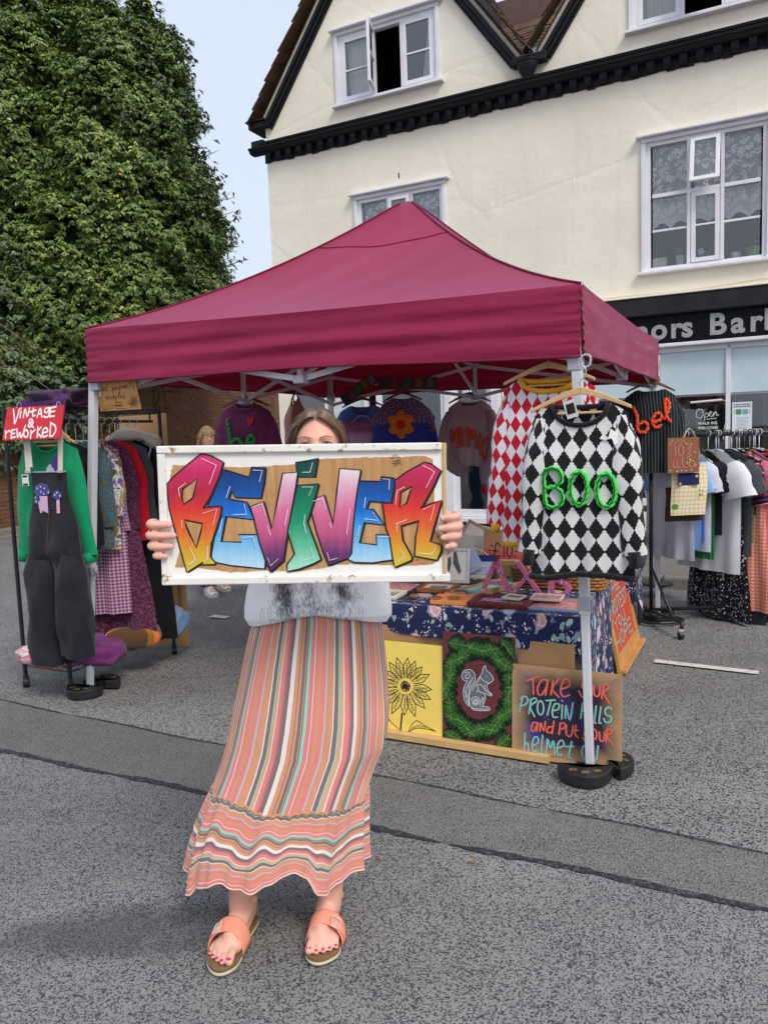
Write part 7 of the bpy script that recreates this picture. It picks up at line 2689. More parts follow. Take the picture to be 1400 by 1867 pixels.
VL=[[(245,265),(262,400),(268,525),(320,390),(355,260)],[(385,300),(368,412)],[(383,243),(385,249)],[(428,410),(460,255),(500,400),(542,240)],[(612,245),(598,380),(642,372)],[(550,312),(660,275)],[(680,405),(737,245),(766,405)],[(700,350),(755,340)],
  [(908,235),(835,245),(815,310),(860,320),(908,242),(884,385),(835,408),(800,388)],[(927,235),(905,395)],[(927,240),(1018,215)],[(915,310),(1000,298)],[(905,395),(992,385)],
  [(612,595),(542,500),(545,450),(585,445),(590,480),(522,540),(527,580),(570,575),(610,500)],[(105,655),(105,788)],[(105,712),(165,652),(182,672)],[(215,650),(205,788)],[(215,650),(276,630)],[(210,715),(270,700)],[(205,788),(280,765)],
  [(310,620),(326,780),(366,680),(392,780),(465,560)],loop(ell(475,705,40,66)),[(566,650),(560,790)],[(565,705),(640,640)],[(692,580),(680,770)],[(752,590),(685,680),(757,770)],[(780,690),(870,668),(850,605),(800,620),(776,700),(800,765),(862,740)],
  [(930,510),(910,750)],[(925,505),(1002,560),(1016,650),(962,742),(905,750)]]
letters(t,g,VL,.0105,m_wlet,'lettering',.0008)
for x in (33,105):
 c=f(x,741)
 part('hanging_loop',m_ws,t,lambda b: b.tube(smooth_path([(c[0],-.004,c[1]-.012),(c[0],-.008,c[1]+.01),(c[0],.004,c[1]+.03),(c[0],.02,c[1]+.01)],4),.002,5))
m_card=plain('kraft_card',S(196,144,88),.75,.08,6,.15,60)
t,f,lc=board_at('hanging_sign','brown card lettered card payments accepted, hung by the left leg',[(-2.826,.022,1.885),(-2.509,.022,1.886),(-2.509,.058,1.701),(-2.825,.058,1.703)],m_card,.004)
g=crop(160,690,12.727,f)
CL=[[(255,150),(225,220),(240,295),(292,262)],[(345,195),(302,222),(312,285),(350,225),(352,290)],[(375,290),(376,222),(402,212)],[(462,90),(442,262),(472,290)],[(440,205),(402,240),(420,285),(450,252)],[(560,195),(585,330),(600,430)],[(560,205),(602,212),(592,270),(562,280)],
  [(645,190),(612,250),(650,252),(662,190),(675,262)],[(702,172),(702,232),(742,220)],[(747,150),(742,350),(715,310)],[(770,240),(777,170),(800,222),(822,162),(842,232)],[(850,200),(886,182),(870,142),(846,200),(892,220)],[(905,222),(912,142),(950,212)],[(985,70),(992,200)],[(960,112),(1030,100)],[(1062,105),(1042,142),(1082,200),(1062,262)],
  [(455,410),(422,440),(440,482),(472,420),(482,490)],[(522,410),(496,450),(532,490)],[(572,410),(546,450),(582,482)],[(590,450),(622,420),(602,402),(591,460),(627,476)],[(640,402),(652,540)],[(640,420),(682,420),(672,460),(646,472)],[(722,332),(722,460)],[(690,392),(752,380)],[(750,430),(792,410),(772,392),(756,440),(792,462)],[(852,332),(852,462)],[(852,402),(816,420),(832,462),(856,442)]]
letters(t,g,CL,.0028,m_ink,'lettering',.0006)
LF=[[(370,740),(290,600),(275,430),(350,560),(382,640),(370,740)],[(370,740),(300,560)],[(370,740),(430,640),(600,605),(560,690),(370,740)],[(380,735),(560,640)]]
letters(t,g,LF,.0016,plain('brown_ink',S(90,56,36),.6),'leaf_drawing',.0006)
mb=MB()
for k in range(30):
 a=2*PI*k/30+.05
 r0=130+22*math.sin(k*5.1)
 stroke(mb,[g((1065,560)),g((1065+math.cos(a)*r0,555+math.sin(a)*r0*(1.35 if math.sin(a)<0 else .9)))],.0022,.0006+.0001*(k % 5))
mb.build('flower_drawing',plain('grey_wash',S(112,84,62),.7),t)
for (txt,x,y,s_) in (('FIND US ON',640,572,.0085),('Instagram',635,645,.016),('@reviverreworked',660,708,.0062)):
 c=g((x,y))
 if txt.startswith('@'):
  mb=MB(); stroke(mb,[g((660,700)),g((905,695))],.0028,.0006); mb.build('small_print',MATS['brown_ink'],t)
 else:
  text_mesh(txt,s_,m_ink,t,(c[0],-.0008,c[1]),bold=.0002,ext=.0003)
# ================================================================ RIGHT RAIL
rr2=thing('clothes_rail','black tubular clothes rail on castors at the right of the stall','clothes rail',(2.02,5.78,0),.045)
RL=2.2
part('top_rail',m_blackm,rr2,lambda b: b.cyl((-.13,0,1.425),(RL+.1,0,1.425),.0165,n=12),smooth=True)
part('end_cap',plain('pink_tape',S(216,30,90),.6,.05),rr2,lambda b: b.cyl((-.055,0,1.425),(-.005,0,1.425),.0185,n=12))
for x in (0.0,RL):
 po=part('upright',m_blackm,rr2,lambda b: b.cyl((x,0,.10),(x,0,1.425),.014,n=10),smooth=True)
 part('foot',m_blackm,rr2,lambda b: b.tube(smooth_path([(x+.02,-.50,.075),(x+.02,-.46,.12),(x+.01,-.1,.095),(x,.1,.095),(x+.01,.42,.12),(x+.01,.46,.075)],4),.014,10),smooth=True)
 part('brace',m_blackm,rr2,lambda b: b.cyl((x,-.02,.42),(x+.015,-.38,.115),.011,n=8),smooth=True)
 for y in (-.50,.46):
  part('castor',m_rubber,rr2,lambda b: b.cyl((x-.002,y,.032),(x+.026,y,.032),.030,n=16),angle=40)
  part('castor_fork',m_ws,rr2,lambda b: b.box(x-.006,x+.03,y-.014,y+.014,.05,.075),bevel=.004)
part('base_bar',m_blackm,rr2,lambda b: b.cyl((0,0,.10),(RL,0,.10),.014,n=10),smooth=True)
part('base_ring',m_blackm,rr2,lambda b: b.tube([(.06+.16*math.cos(2*PI*k/20),-.05+.10*math.sin(2*PI*k/20),.03) for k in range(20)],.012,8,closed=True),smooth=True)
def RX(x,y=0.0,z=0.0):            # along the rail
 c,s_=math.cos(.045),math.sin(.045)
 return Vector((2.02+x*c-y*s_,5.78+x*s_+y*c,z))
m_lemon=None
def lemonprint(t,uv):
 x,y,z=t.sep(uv)
 ln=lambda a,p: t.math('LESS_THAN',t.math('ABSOLUTE',t.math('SUBTRACT',t.math('FRACT',t.math('DIVIDE',a,p)),.5)),.12)
 k=t.math('MULTIPLY',t.math('ADD',ln(x,.030),ln(y,.030)),.5)
 base=t.mix(k,S(222,214,186),S(206,160,84))
 v_=t.vor(uv,11,rnd=.75); c=t.vor(uv,11,out='Color',rnd=.75); cx_,cy_,cz_=t.sep(c)
 m_=t.math('MULTIPLY',t.ramp(v_,[(.25,1.0),(.28,0.0)]),t.math('GREATER_THAN',cx_,.35))
 return t.mix(m_,base,t.ramp(cy_,[(0,S(60,130,66)),(.45,S(232,190,50)),(.75,S(84,146,70))],'CONSTANT'))
m_lemon=printed('lemon_check_cotton',lemonprint)
m_olive=mottle('olive_tweed',[(.35,S(46,42,32)),(.55,S(62,56,42)),(.7,S(80,70,52))],160,0)
def tote(label,x,y,z,w,h,m,rz,strap_m,d=.03):
 t=thing('tote_bag',label,'bag',RX(x,y,z),rz,'bags at the end of the right rail')
 b=MB()
 for back in (False,True):
  def fn(s,q,back=back):
   e=max(0,1-abs(-1+2*s)**4)*(1-.5*abs(1-2*q))
   yy=(d if back else -d)*e+.006*math.sin(s*9+q*4)
   return (-w/2+w*s+.006*math.sin(q*5),yy,-h*q)
  b.grid(fn,18,14,lambda s,q: (w*s,-h*q),flip=not back)
 b.build('body',m,t,smooth=True)
 for yy in (-.018,.018):
  part('handle',strap_m,t,lambda q: q.tube(smooth_path([(-w*.25,yy,-.02),(-w*.22,yy*.6,.14),(0,0,.25),(w*.22,yy*.6,.14),(w*.25,yy,-.02)],5),.012,6,flat=.3,uvl=True),smooth=True)
 return t
tt_=tote('lemon and lime checked tote bag at the left end of the right rail',.13,-.36,1.225,.26,.36,m_lemon,.08,m_strap)
pb=MB()
pb.grid(lambda s,q: (-.095+.15*s,-.036+.004*math.sin(s*6),-.06-.085*q),6,4,lambda s,q: (s*.15,q*.09)); pb.build('pocket',spots('navy_big_spots',S(34,40,84),S(206,196,120),16,.3),tt_,solid=.004)
fc=MB()
for q in [[(.055,-.178),(.060,-.186)],[(.078,-.186),(.083,-.193)],[(.052,-.212),(.065,-.222),(.078,-.212)]]:
 stroke(fc,q,.006,.04)
fc.build('smile_stitching',m_blackyarn,tt_)
tote('dark olive tweed bag hanging below the lemon tote',.13,-.30,1.06,.29,.245,m_olive,.05,m_blk)
# cardboard price sign on the end
m_card2=plain('painted_card_brown',S(140,88,64),.75,.12,8)
P0=[(-.055,-.42,1.415),(.155,-.42,1.42),(.17,-.42,1.18),(-.02,-.42,1.17)]
cs=thing('price_sign','brown card with a pink ten and yellow zigzags on the right rail','sign',RX(.06,-.42,1.17),.06)
part('card',m_card2,cs,lambda q: q.box(-.11,.115,0,.004,0,.245))
m_pinkp=plain('pink_chalk',S(206,122,140),.6,.1); m_yelp=plain('yellow_chalk',S(214,190,110),.6,.1)
mb=MB()
for q in [[(-.055,.19),(-.053,.125)],loop(ell(-.015,.158,.018,.038,10)),[(-.07,.085),(-.068,.04),(-.05,.038)],[(-.045,.085),(-.04,.04),(-.02,.038)],[(-.005,.11),(.0,.05),(.02,.035)]]:
 lp_=q[0]==q[-1]
 stroke(mb,q[:-1] if lp_ else q,.006,.001,4,closed=lp_)
mb.build('lettering',m_pinkp,cs)
mb=MB()
zz=[(-.10,.20)]+[(-.09+.018*k,.232 if k % 2 else .205) for k in range(7)]+[(.035+(.022 if k % 2 else 0),.20-.016*k) for k in range(7)]
stroke(mb,zz,.0035,.001,1)
stroke(mb,ell(.065,.06,.022,.022,8),.003,.001,3,closed=True)
mb.build('zigzag',m_yelp,cs)
mb=MB()
for (x,z) in [(-.09,.02),(-.04,.012),(.02,.015),(.06,.018),(.09,.05),(.05,.09),(.085,.14),(.06,.2),(-.01,.015),(.03,.07)]:
 dot(mb,(x,z),.004,.0012,n=8)
mb.build('dots',m_wlet,cs)
GP='clothes on the right rail'
m_gcheck=gingham('green_black_gingham',S(70,160,100),S(16,34,26),.018)
m_dotty=spots('black_white_ditsy',S(28,28,34),S(226,226,226),64,.27,.8)
m_leafy=mottle('dark_green_leaf',[(.35,S(22,34,32)),(.5,S(40,76,56)),(.56,S(24,38,34)),(.66,S(60,96,70))],26)
m_rstripe=stripes('navy_red_stripe',[(3,S(34,30,58)),(1.6,S(190,50,72)),(.4,S(226,214,214)),(3,S(34,30,58)),(.5,S(190,50,72))],.075)
m_gskirt=mottle('green_ditsy',[(.35,S(60,110,60)),(.48,S(96,146,84)),(.55,S(214,160,70)),(.62,S(70,120,66))],70)
m_peach=gingham('peach_gingham',S(246,186,162),S(232,112,92),.026)
m_gribs=stripes('grey_black_rib',[(1,S(62,62,68)),(1,S(34,34,38))],.012)
m_blue2=fabric('cornflower_jersey',S(66,112,190),weave=500)
m_pblue=fabric('pale_blue_jersey',S(160,186,222),weave=500)
m_burg=fabric('burgundy_velvet',S(112,28,36),weave=400,sheen=.5)
m_quilt=mottle('navy_yellow_patch',[(.3,S(34,34,92)),(.48,S(232,196,110)),(.54,S(196,40,50)),(.6,S(36,36,96)),(.75,S(226,190,120))],12,.3)
B=-PI/2
m_skyb=fabric('sky_blue_shirting',S(130,168,214),weave=500)
m_pinks=fabric('rose_cotton',S(226,130,150),weave=500)
RR=[
 (0.195,-.02,.42,m_skyb,dict(bw=.46,L=.72,sh=.42,sleeve=.24,sl_w=.10),'sky blue shirt between the vest and the cornflower T-shirt','shirt'),
 (0.70,-.04,.42,m_pinks,dict(bw=.46,L=1.02,sh=.40,sleeve=.22,sl_w=.09),'rose pink dress beside the peach gingham jumpsuit','dress'),
 (0.745,-.04,.42,m_rstripe,dict(bw=.46,L=.95,sh=.40),'long striped navy and red tunic near the right edge','tunic'), # x along rail, y shift, twist, material, spec, hem z handled by L, label, cat
 (0.14,.0,.42,m_lilacw,dict(bw=.46,L=.80,sh=.40,hem=.50),'long cool-white blouse first on the right rail','blouse'),
 (0.17,.0,.42,m_whitet,dict(bw=.40,L=.66,sh=.26),'white vest top beside the lemon bag','vest'),
 (0.22,.0,.42,m_blue2,dict(bw=.48,L=.66,sh=.42,sleeve=.22,sl_w=.10,sl_m=m_pblue),'cornflower blue T-shirt with pale sleeves on the right rail','t-shirt'),
 (0.27,.0,.42,m_lilacw,dict(bw=.48,L=.74,sh=.42,sleeve=.24,sl_w=.10),'cool-white T-shirt between the blue and green garments','t-shirt'),
 (0.31,.0,.42,m_gcheck,dict(bw=.44,L=.80,sh=.36),'green and black gingham dress on the right rail','dress'),
 (0.36,.0,.42,m_blk,dict(bw=.46,L=.62,sh=.42,sleeve=.24,sl_w=.10),'black T-shirt with white lace flowers on the right rail','t-shirt'),
 (0.42,-.04,.42,m_whitet,dict(bw=.60,L=.90,sh=.50,sleeve=.27,sl_w=.125),'oversized plain white T-shirt in the middle of the right rail','t-shirt'),
 (0.50,.0,.42,m_leafy,dict(bw=.48,L=.66,sh=.42,sleeve=.30,sl_w=.10),'dark green leaf print shirt on the right rail','shirt'),
 (0.55,-.03,.42,m_char,dict(bw=.50,L=.78,sh=.44,sleeve=.26,sl_w=.11),'charcoal T-shirt in the middle of the right rail','t-shirt'),
 (0.52,.0,.42,m_dotty,dict(bw=.42,hem=.62,L=1.28,sh=.36),'long black dress with white specks on the right rail','dress'),
 (0.62,.0,.42,m_rstripe,dict(bw=.48,L=.72,sh=.42,sleeve=.34,sl_w=.10),'navy and red striped top on the right rail','top'),
 (0.60,.0,.42,m_gskirt,dict(bw=.46,L=1.0,sh=.36),'green flowered dress behind the striped top','dress'),
 (0.66,.0,.42,m_gribs,dict(bw=.42,hem=.56,L=1.32,sh=.36),'long grey ribbed dress on the right rail','dress'),
 (0.68,.0,.42,m_blk,dict(bw=.46,L=1.04,sh=.40,sleeve=.3,sl_w=.085),'plain black dress beside the peach gingham jumpsuit','dress'),
 (0.67,-.10,.42,m_peach,dict(bw=.36,hem=.50,L=1.20,sh=.16,neck=.10),'peach gingham jumpsuit with a tied strap','jumpsuit'),
 (0.76,.0,.42,m_navy,dict(bw=.46,L=1.30,sh=.40),'long navy dress right of the peach jumpsuit','dress'),
 (0.79,.0,.42,m_burg,dict(bw=.46,L=.80,sh=.40,sleeve=.5,sl_w=.08),'burgundy velvet blouse near the right edge','blouse'),
 (0.83,.0,.42,m_blk,dict(bw=.48,L=.95,sh=.42,sleeve=.5,sl_w=.08),'black cardigan near the right edge','cardigan'),
 (0.77,-.06,.42,m_red,dict(bw=.48,L=.62,sh=.42,sleeve=.5,sl_w=.085),'red jumper at the right edge of the view','jumper'),
 (0.80,-.06,.42,m_quilt,dict(bw=.48,L=.92,sh=.40),'navy, yellow and red patchwork dress at the right edge','dress'),
 (0.94,.0,.42,m_char,dict(bw=.48,L=.8,sh=.42,sleeve=.5,sl_w=.08),'grey jumper last in view on the right rail','jumper'),
]
for k,(x,y,tw,m,sp,lab,cat) in enumerate(RR):
 nm=cat.replace('-','_')
 sp=dict(sp)
 neck=sp.pop('neck',.15)
 g_=Garment(nm,lab,cat,RX(x,y,1.305),B+tw,m,neck=neck,drop=.06,depth=.030,slope=.07,seed=60+k,folds=.017,nu=20,nv=16,group=GP,sl_angle=.25 if sp.get('sleeve',1)<.4 else .06,**sp)
 slim_hanger(RX(x,y,1.298),B+tw,'hanger hooked over the black right-hand rail','hangers on the right rail',[m_wireh,m_whitepot,m_blackm][k % 3])
 if 'lace flowers' in lab:
  m_lc=fabric('white_lace_patch',S(226,224,220))
  rq=random.Random(4)
  for (cx_,cz_) in [(-.17,-.24),(-.15,-.30),(-.19,-.30),(-.16,-.36),(-.18,-.42),(-.16,-.50),(-.18,-.56)]:
   b=MB(); dot(b,(cx_,cz_),.034,.004,lambda p,d: g_.on((p[0],p[1]),.006),12); b.build('lace_flower',m_lc,g_.t)
 if 'tied strap' in lab:
  b=MB()
  b.tube(smooth_path([(-.06,-.03,-.02),(-.09,-.05,-.16),(-.10,-.06,-.28)],4),.016,8,flat=.4,uvl=True)
  b.build('strap',m_peach,g_.t,smooth=True)
  for q in ([(-.10,-.07,-.26),(-.15,-.08,-.24),(-.17,-.08,-.29),(-.11,-.07,-.27)],[(-.10,-.07,-.26),(-.05,-.09,-.24),(-.03,-.09,-.29),(-.09,-.07,-.28)]):
   b=MB(); b.tube(smooth_path(q,4),.018,8,flat=.4,uvl=True); b.build('bow',m_peach,g_.t,smooth=True)
# leafy house plant in the shop window behind the rail
t=thing('spider_plant','grassy spider plant behind the clothes rail','plant',RX(.42,.9,.6),0)
b=MB(); rq=random.Random(6)
for k in range(60):
 a=rq.uniform(0,6.3); L=rq.uniform(.2,.42); up=rq.uniform(.55,.95)
 p1=Vector((math.cos(a)*L*.4,math.sin(a)*L*.3,up*.75)); p2=Vector((math.cos(a)*L,math.sin(a)*L*.6,up*rq.uniform(.75,1.1)))
 n=Vector((-math.sin(a),math.cos(a),0))*.006
 pts=smooth_path([(0,0,.4),p1+Vector((0,0,.2)),p2+Vector((0,0,.1))],4)
 for i in range(len(pts)-1):
  w0,w1=1-i/len(pts),1-(i+1)/len(pts)
  b.add([pts[i]-n*w0,pts[i]+n*w0,pts[i+1]+n*w1,pts[i+1]-n*w1],[(0,1,2,3)])
b.build('leaves',plain('spider_plant_leaf',S(134,160,92),.5,.25,20),t)
part('pot',m_whitepot,t,lambda q: q.lathe([(.08,.2),(.12,.38),(.125,.42)],n=16),angle=40)
part('stand',m_blackm,t,lambda q: (q.box(-.12,.12,-.12,.12,.16,.2),q.cyl((0,0,-.6),(0,0,.18),.02,n=8),q.lathe([(.13,-.495),(.13,-.48)],n=14)))
# ================================================================ THE WOMAN AND HER SIGN
def skin_mat(name,base,rough=.5):
 t=NT(name,rough,.35)
 v=t.coord('Object')
 n=t.noise(v,14,4,.6)
 f_=t.noise(v,90,3,.6)
 col=t.ramp(n,[(.3,tuple(q*.9 for q in base)),(.5,base),(.7,(min(1,base[0]*1.08),base[1]*.94,base[2]*.92))])
 col=t.mix(t.ramp(f_,[(.5,0.0),(.72,.22)]),col,(base[0]*.86,base[1]*.66,base[2]*.6))
 t.color(col)
 t.b.inputs['Subsurface Weight'].default_value=.12
 t.b.inputs['Subsurface Radius'].default_value=(.012,.005,.003)
 t.bump(t.noise(v,160,3),.2,.002)
 t.bump(t.noise(t.vmap(v,(40,40,90)),1.0,4,.6),.25,.003)
 return t.m
m_skin=skin_mat('freckled_fair_skin',S(226,172,152))
m_nail=plain('nail',S(232,178,166),.3,.05)
m_polish=plain('pink_nail_polish',S(214,32,96),.25,.05)
def ellipsoid(mb,c,r,n=16,m=10,rot=None):
 verts,faces=[],[]
 for j in range(m+1):
  la=-PI/2+PI*j/m
  for i in range(n):
   th=2*PI*i/n
   p=Vector((r[0]*math.cos(la)*math.cos(th),r[1]*math.cos(la)*math.sin(th),r[2]*math.sin(la)))
   if rot is not None:
    p=rot @ p
   verts.append(Vector(c)+p)
 for j in range(m):
  for i in range(n):
   k=(i+1) % n
   faces.append((j*n+i,j*n+k,(j+1)*n+k,(j+1)*n+i))
 mb.add(verts,faces)
def limb(mb,pts,rad,n=14,sub=4):
 P=smooth_path(pts,sub)
 R=[]
 m=len(rad)
 for i in range(len(P)):
  q=i/(len(P)-1)*(m-1)
  a=int(min(q,m-2)); f_=q-a
  R.append(rad[a]*(1-f_)+rad[a+1]*f_)
 mb.tube(P,R,n)
 ellipsoid(mb,P[0],(R[0],)*3,12,8)
 ellipsoid(mb,P[-1],(R[-1],)*3,12,8)
def fuse(mb,name,m,parent,voxel=.006,smooth_it=6,deform=None):
 """join overlapping closed pieces into one continuous skin"""
 me=bpy.data.meshes.new(name)
 me.from_pydata(mb.v,[],mb.f)
 bm=bmesh.new()
 bm.from_mesh(me)
 bmesh.ops.remove_doubles(bm,verts=bm.verts,dist=1e-5)
 bmesh.ops.recalc_face_normals(bm,faces=bm.faces)
 bm.to_mesh(me)
 bm.free()
 o=bpy.data.objects.new(name,me)
 COLL.objects.link(o)
 r=o.modifiers.new('remesh','REMESH')
 r.mode='VOXEL'
 r.voxel_size=voxel
 s_=o.modifiers.new('smooth','SMOOTH')
 s_.iterations=smooth_it
 s_.factor=.5
 bpy.context.view_layer.update()
 dg=bpy.context.evaluated_depsgraph_get()
 me2=bpy.data.meshes.new_from_object(o.evaluated_get(dg))
 bpy.data.objects.remove(o)
 if deform:
  for v in me2.vertices:
   v.co=deform(v.co)
 me2.polygons.foreach_set('use_smooth',[True]*len(me2.polygons))
 me2.name=name
 me2.materials.clear()
 me2.materials.append(m)
 o=bpy.data.objects.new(name,me2)
 COLL.objects.link(o)
 o.parent=parent
 return o
PX,PY=-.33,2.22                      # where she stands
woman=thing('person','woman in a striped maxi skirt holding up the painted sign, eyes above it','person',(PX,PY,0))
def w2l(x,y,z):
 return Vector((x-PX,y-PY,z))
# ---- sign geometry (front face plane)
SY=1.95
SB=.026
sgn_c=[Vector((-.566,SY,1.493)),Vector((.165,SY,1.4765)),Vector((.157,SY,1.123)),Vector((-.577,SY,1.1405))]
body=MB()
# torso and neck
limb(body,[w2l(-.26,2.31,.80),w2l(-.25,2.31,.92),w2l(-.22,2.31,1.06),w2l(-.20,2.31,1.20),w2l(-.19,2.31,1.28)],[.135,.135,.115,.13,.11],20)
ellipsoid(body,w2l(-.27,2.31,.84),(.175,.125,.12))
ellipsoid(body,w2l(-.20,2.30,1.18),(.155,.115,.12))
limb(body,[w2l(-.19,2.31,1.26),w2l(-.188,2.29,1.40)],[.062,.055],14)
# legs
for (pts,rad) in (([w2l(-.335,2.30,.82),w2l(-.375,2.285,.62),w2l(-.425,2.255,.44),w2l(-.455,2.245,.30),w2l(-.472,2.222,.16),w2l(-.482,2.212,.075)],[.088,.076,.056,.056,.043,.034]),
     ([w2l(-.19,2.30,.82),w2l(-.19,2.285,.62),w2l(-.195,2.26,.44),w2l(-.20,2.25,.30),w2l(-.204,2.228,.16),w2l(-.208,2.218,.075)],[.088,.076,.055,.054,.041,.034])):
 limb(body,pts,rad,16)
FOOT={}
def foot(side,heel,toe,inner):
 """side name, heel and toe points on the ground, inner = +1 when the big toe is towards +x"""
 h,t=Vector(heel),Vector(toe)
 d=(t-h).normalized()
 L=(t-h).length
 s_=Vector((-d.y,d.x,0))*(1 if (-d.y)*inner>0 else -1)
 if s_.x*inner<0:
  s_=-s_
 Z=Vector((0,0,1))
 base=.026
 def P(a,b,z):
  return h+d*(a*L)+s_*b+Z*(base+z)
 FOOT[side]=(P,d,s_,L,h)
 ellipsoid(body,P(.08,0,.028),(.028,.028,.03))
 limb(body,[P(.10,0,.05),P(.30,.002,.055),P(.52,.004,.040),P(.72,.006,.026)],[.034,.034,.033,.026],14)
 limb(body,[P(.14,-.004,.022),P(.45,-.014,.020),P(.72,-.022,.016)],[.024,.024,.018],12)
 limb(body,[P(.14,.004,.026),P(.45,.014,.026),P(.74,.024,.020)],[.024,.024,.022],12)
 ellipsoid(body,P(.72,.0,.020),(.043,.036,.020),rot=None)
 # ankle bones
 ellipsoid(body,P(.17,.033,.085),(.012,.012,.014)); ellipsoid(body,P(.14,-.032,.075),(.012,.012,.014))
 toes=[(.0285,1.0,.0122),(.0075,1.0,.0084),(-.0105,.965,.0078),(-.0275,.92,.0076),(-.0435,.86,.0074)]
 for k,(b,a,r) in enumerate(toes):
  limb(body,[P(a-.26,b*.9,r+.006),P(a-.12,b,r+.009),P(a-.02,b*1.03,r)],[r*1.0,r*.92,r*1.0],10,3)
 return toes
tl=foot('left',w2l(-.462,2.262,0),w2l(-.512,2.036,0),1)
tr_=foot('right',w2l(-.205,2.268,0),w2l(-.232,2.062,0),-1)
# arms
limb(body,[w2l(-.335,2.305,1.275),w2l(-.43,2.27,1.21),w2l(-.515,2.20,1.175),w2l(-.57,2.09,1.20),w2l(-.588,2.015,1.245)],[.055,.046,.040,.034,.028],14)
limb(body,[w2l(-.045,2.305,1.275),w2l(.05,2.27,1.21),w2l(.115,2.20,1.175),w2l(.158,2.09,1.20),w2l(.178,2.015,1.24)],[.055,.046,.040,.034,.028],14)
FING=[]
def hand(edge,sg,zs,outs,ins,rads,zp):
 """fingers come round the edge of the sign from behind and lie on its face; sg: +1 hand at the right end"""
 yb=SY+SB
 ellipsoid(body,w2l(edge+sg*.010,yb+.022,zp),(.020,.016,.046))
 limb(body,[w2l(edge+sg*.012,yb+.035,zp-.01),w2l(edge+sg*.016,yb+.02,zp)],[.027,.024],12)
 for k in range(4):
  z,ou,i_,r=zs[k],outs[k],ins[k],rads[k]
  pts=[w2l(edge+sg*.006,yb+.020,zp+(z-zp)*.8),w2l(edge+sg*ou,yb+.002,z+.002),w2l(edge+sg*ou*.95,SY-.006,z+.001),w2l(edge+sg*(ou*.25),SY-r*1.05,z),w2l(edge-sg*i_,SY-r*.98,z-.001)]
  limb(body,pts,[r*1.05,r*1.16,r*1.02,r*1.10,r*.84],12,4)
  FING.append((w2l(edge-sg*(i_-.002),SY-r*1.80,z),r,sg))
 # thumb leaves the side of the palm and lies along the back
 limb(body,[w2l(edge+sg*.004,yb+.022,zp+.035),w2l(edge-sg*.018,yb+.018,zp+.055),w2l(edge-sg*.045,yb+.013,zp+.058)],[.014,.0125,.010],12)
hand(-.5705,-1,[1.296,1.268,1.240,1.215],[.027,.030,.028,.018],[.026,.034,.026,.010],[.0102,.0104,.0100,.0084],1.255)
hand(.161,1,[1.288,1.262,1.238,1.214],[.026,.029,.026,.016],[.014,.020,.013,.004],[.0102,.0104,.0100,.0084],1.250)
# ---- head
HC=w2l(-.1855,2.262,1.482)
def head_piece(mb):
 n,m=56,44
 verts,faces=[],[]
 for j in range(m+1):
  la=-PI/2+PI*j/m
  for i in range(n):
   th=2*PI*i/n
   x,y,z=math.cos(la)*math.cos(th),math.cos(la)*math.sin(th),math.sin(la)
   # skull wider behind, jaw tapers, face flattened in front (front is -y)
   w=.072
   if z<0:
    w *= 1-.28*(-z)**1.3
   X=x*w
   Y=y*(.098 if y>0 else .086)
   Zv=z*(.100 if z>0 else .112)
   fr=max(0,-y)
   if z<0:
    Y -= .010*fr*(-z)
   # brow ridge, eye sockets, nose, mouth, chin
   gx=lambda c,s: math.exp(-((X-c)/s)**2)
   gz=lambda c,s: math.exp(-((Zv-c)/s)**2)
   Y -= .006*fr*gz(.020,.010)*(gx(-.03,.026)+gx(.03,.026))
   Y+=.010*fr*gz(.000,.013)*(gx(-.031,.017)+gx(.031,.017))
   Y -= .022*fr*gx(0,.011)*(gz(-.030,.018)*1.0+gz(-.008,.016)*.55)
   Y -= .006*fr*gx(0,.020)*gz(-.064,.008)
   Y+=.003*fr*gx(0,.022)*gz(-.0635,.0025)
   Y -= .008*fr*gx(0,.022)*gz(-.098,.015)
   Y -= .004*fr*(gx(-.04,.02)+gx(.04,.02))*gz(-.028,.02)
   verts.append(HC+Vector((X,Y,Zv)))
 for j in range(m):
  for i in range(n):
   k=(i+1) % n
   faces.append((j*n+i,j*n+k,(j+1)*n+k,(j+1)*n+i))
 mb.add(verts,faces)
head_piece(body)
for sg in (-1,1):
 ellipsoid(body,HC+Vector((sg*.073,.008,-.008)),(.010,.020,.032))
fuse(body,'body',m_skin,woman,.0036,3)
# eyes, lids, brows
m_eye=plain('eye_white',S(226,220,214),.15,.02,spec=.6)
m_iris=plain('iris_dark',S(58,50,52),.1,.2,200,spec=.7)
m_brow=plain('brow_hair',S(168,118,94),.8,.25)
for sg in (-1,1):
 c=HC+Vector((sg*.031,-.0665,.002))
 b=MB(); ellipsoid(b,c,(.0125,.0115,.0118)); eo=b.build('eye',m_eye,woman,smooth=True)
 b=MB(); ellipsoid(b,c+Vector((0,-.0085,-.0005)),(.0058,.0042,.0058)); b.build('iris',m_iris,eo,smooth=True)
 b=MB()
 b.tube(smooth_path([c+Vector((-.0155,-.0035,.0005)),c+Vector((-.007,-.0105,.0082)),c+Vector((.006,-.0105,.0085)),c+Vector((.0155,-.004,.001))],5),[.0022]+[.0034]*14+[.0022],8)
 b.build('eyelid',m_skin,woman,smooth=True)
 b=MB()
 b.tube(smooth_path([c+Vector((-.0155,-.0065,-.0005)),c+Vector((-.007,-.0135,.0055)),c+Vector((.006,-.0135,.0058)),c+Vector((.0155,-.007,.0))],5),.0011,6)
 b.build('lashes',m_iris,woman,smooth=True)
 b=MB()
 b.tube(smooth_path([HC+Vector((sg*.012,-.0925,.0185)),HC+Vector((sg*.030,-.0905,.024)),HC+Vector((sg*.050,-.0765,.0195))],5),[.0026,.003,.0032,.003,.003,.0028,.0026,.0022,.0018,.0014,.001],8,flat=.8)
 b.build('eyebrow',m_brow,woman,smooth=True)
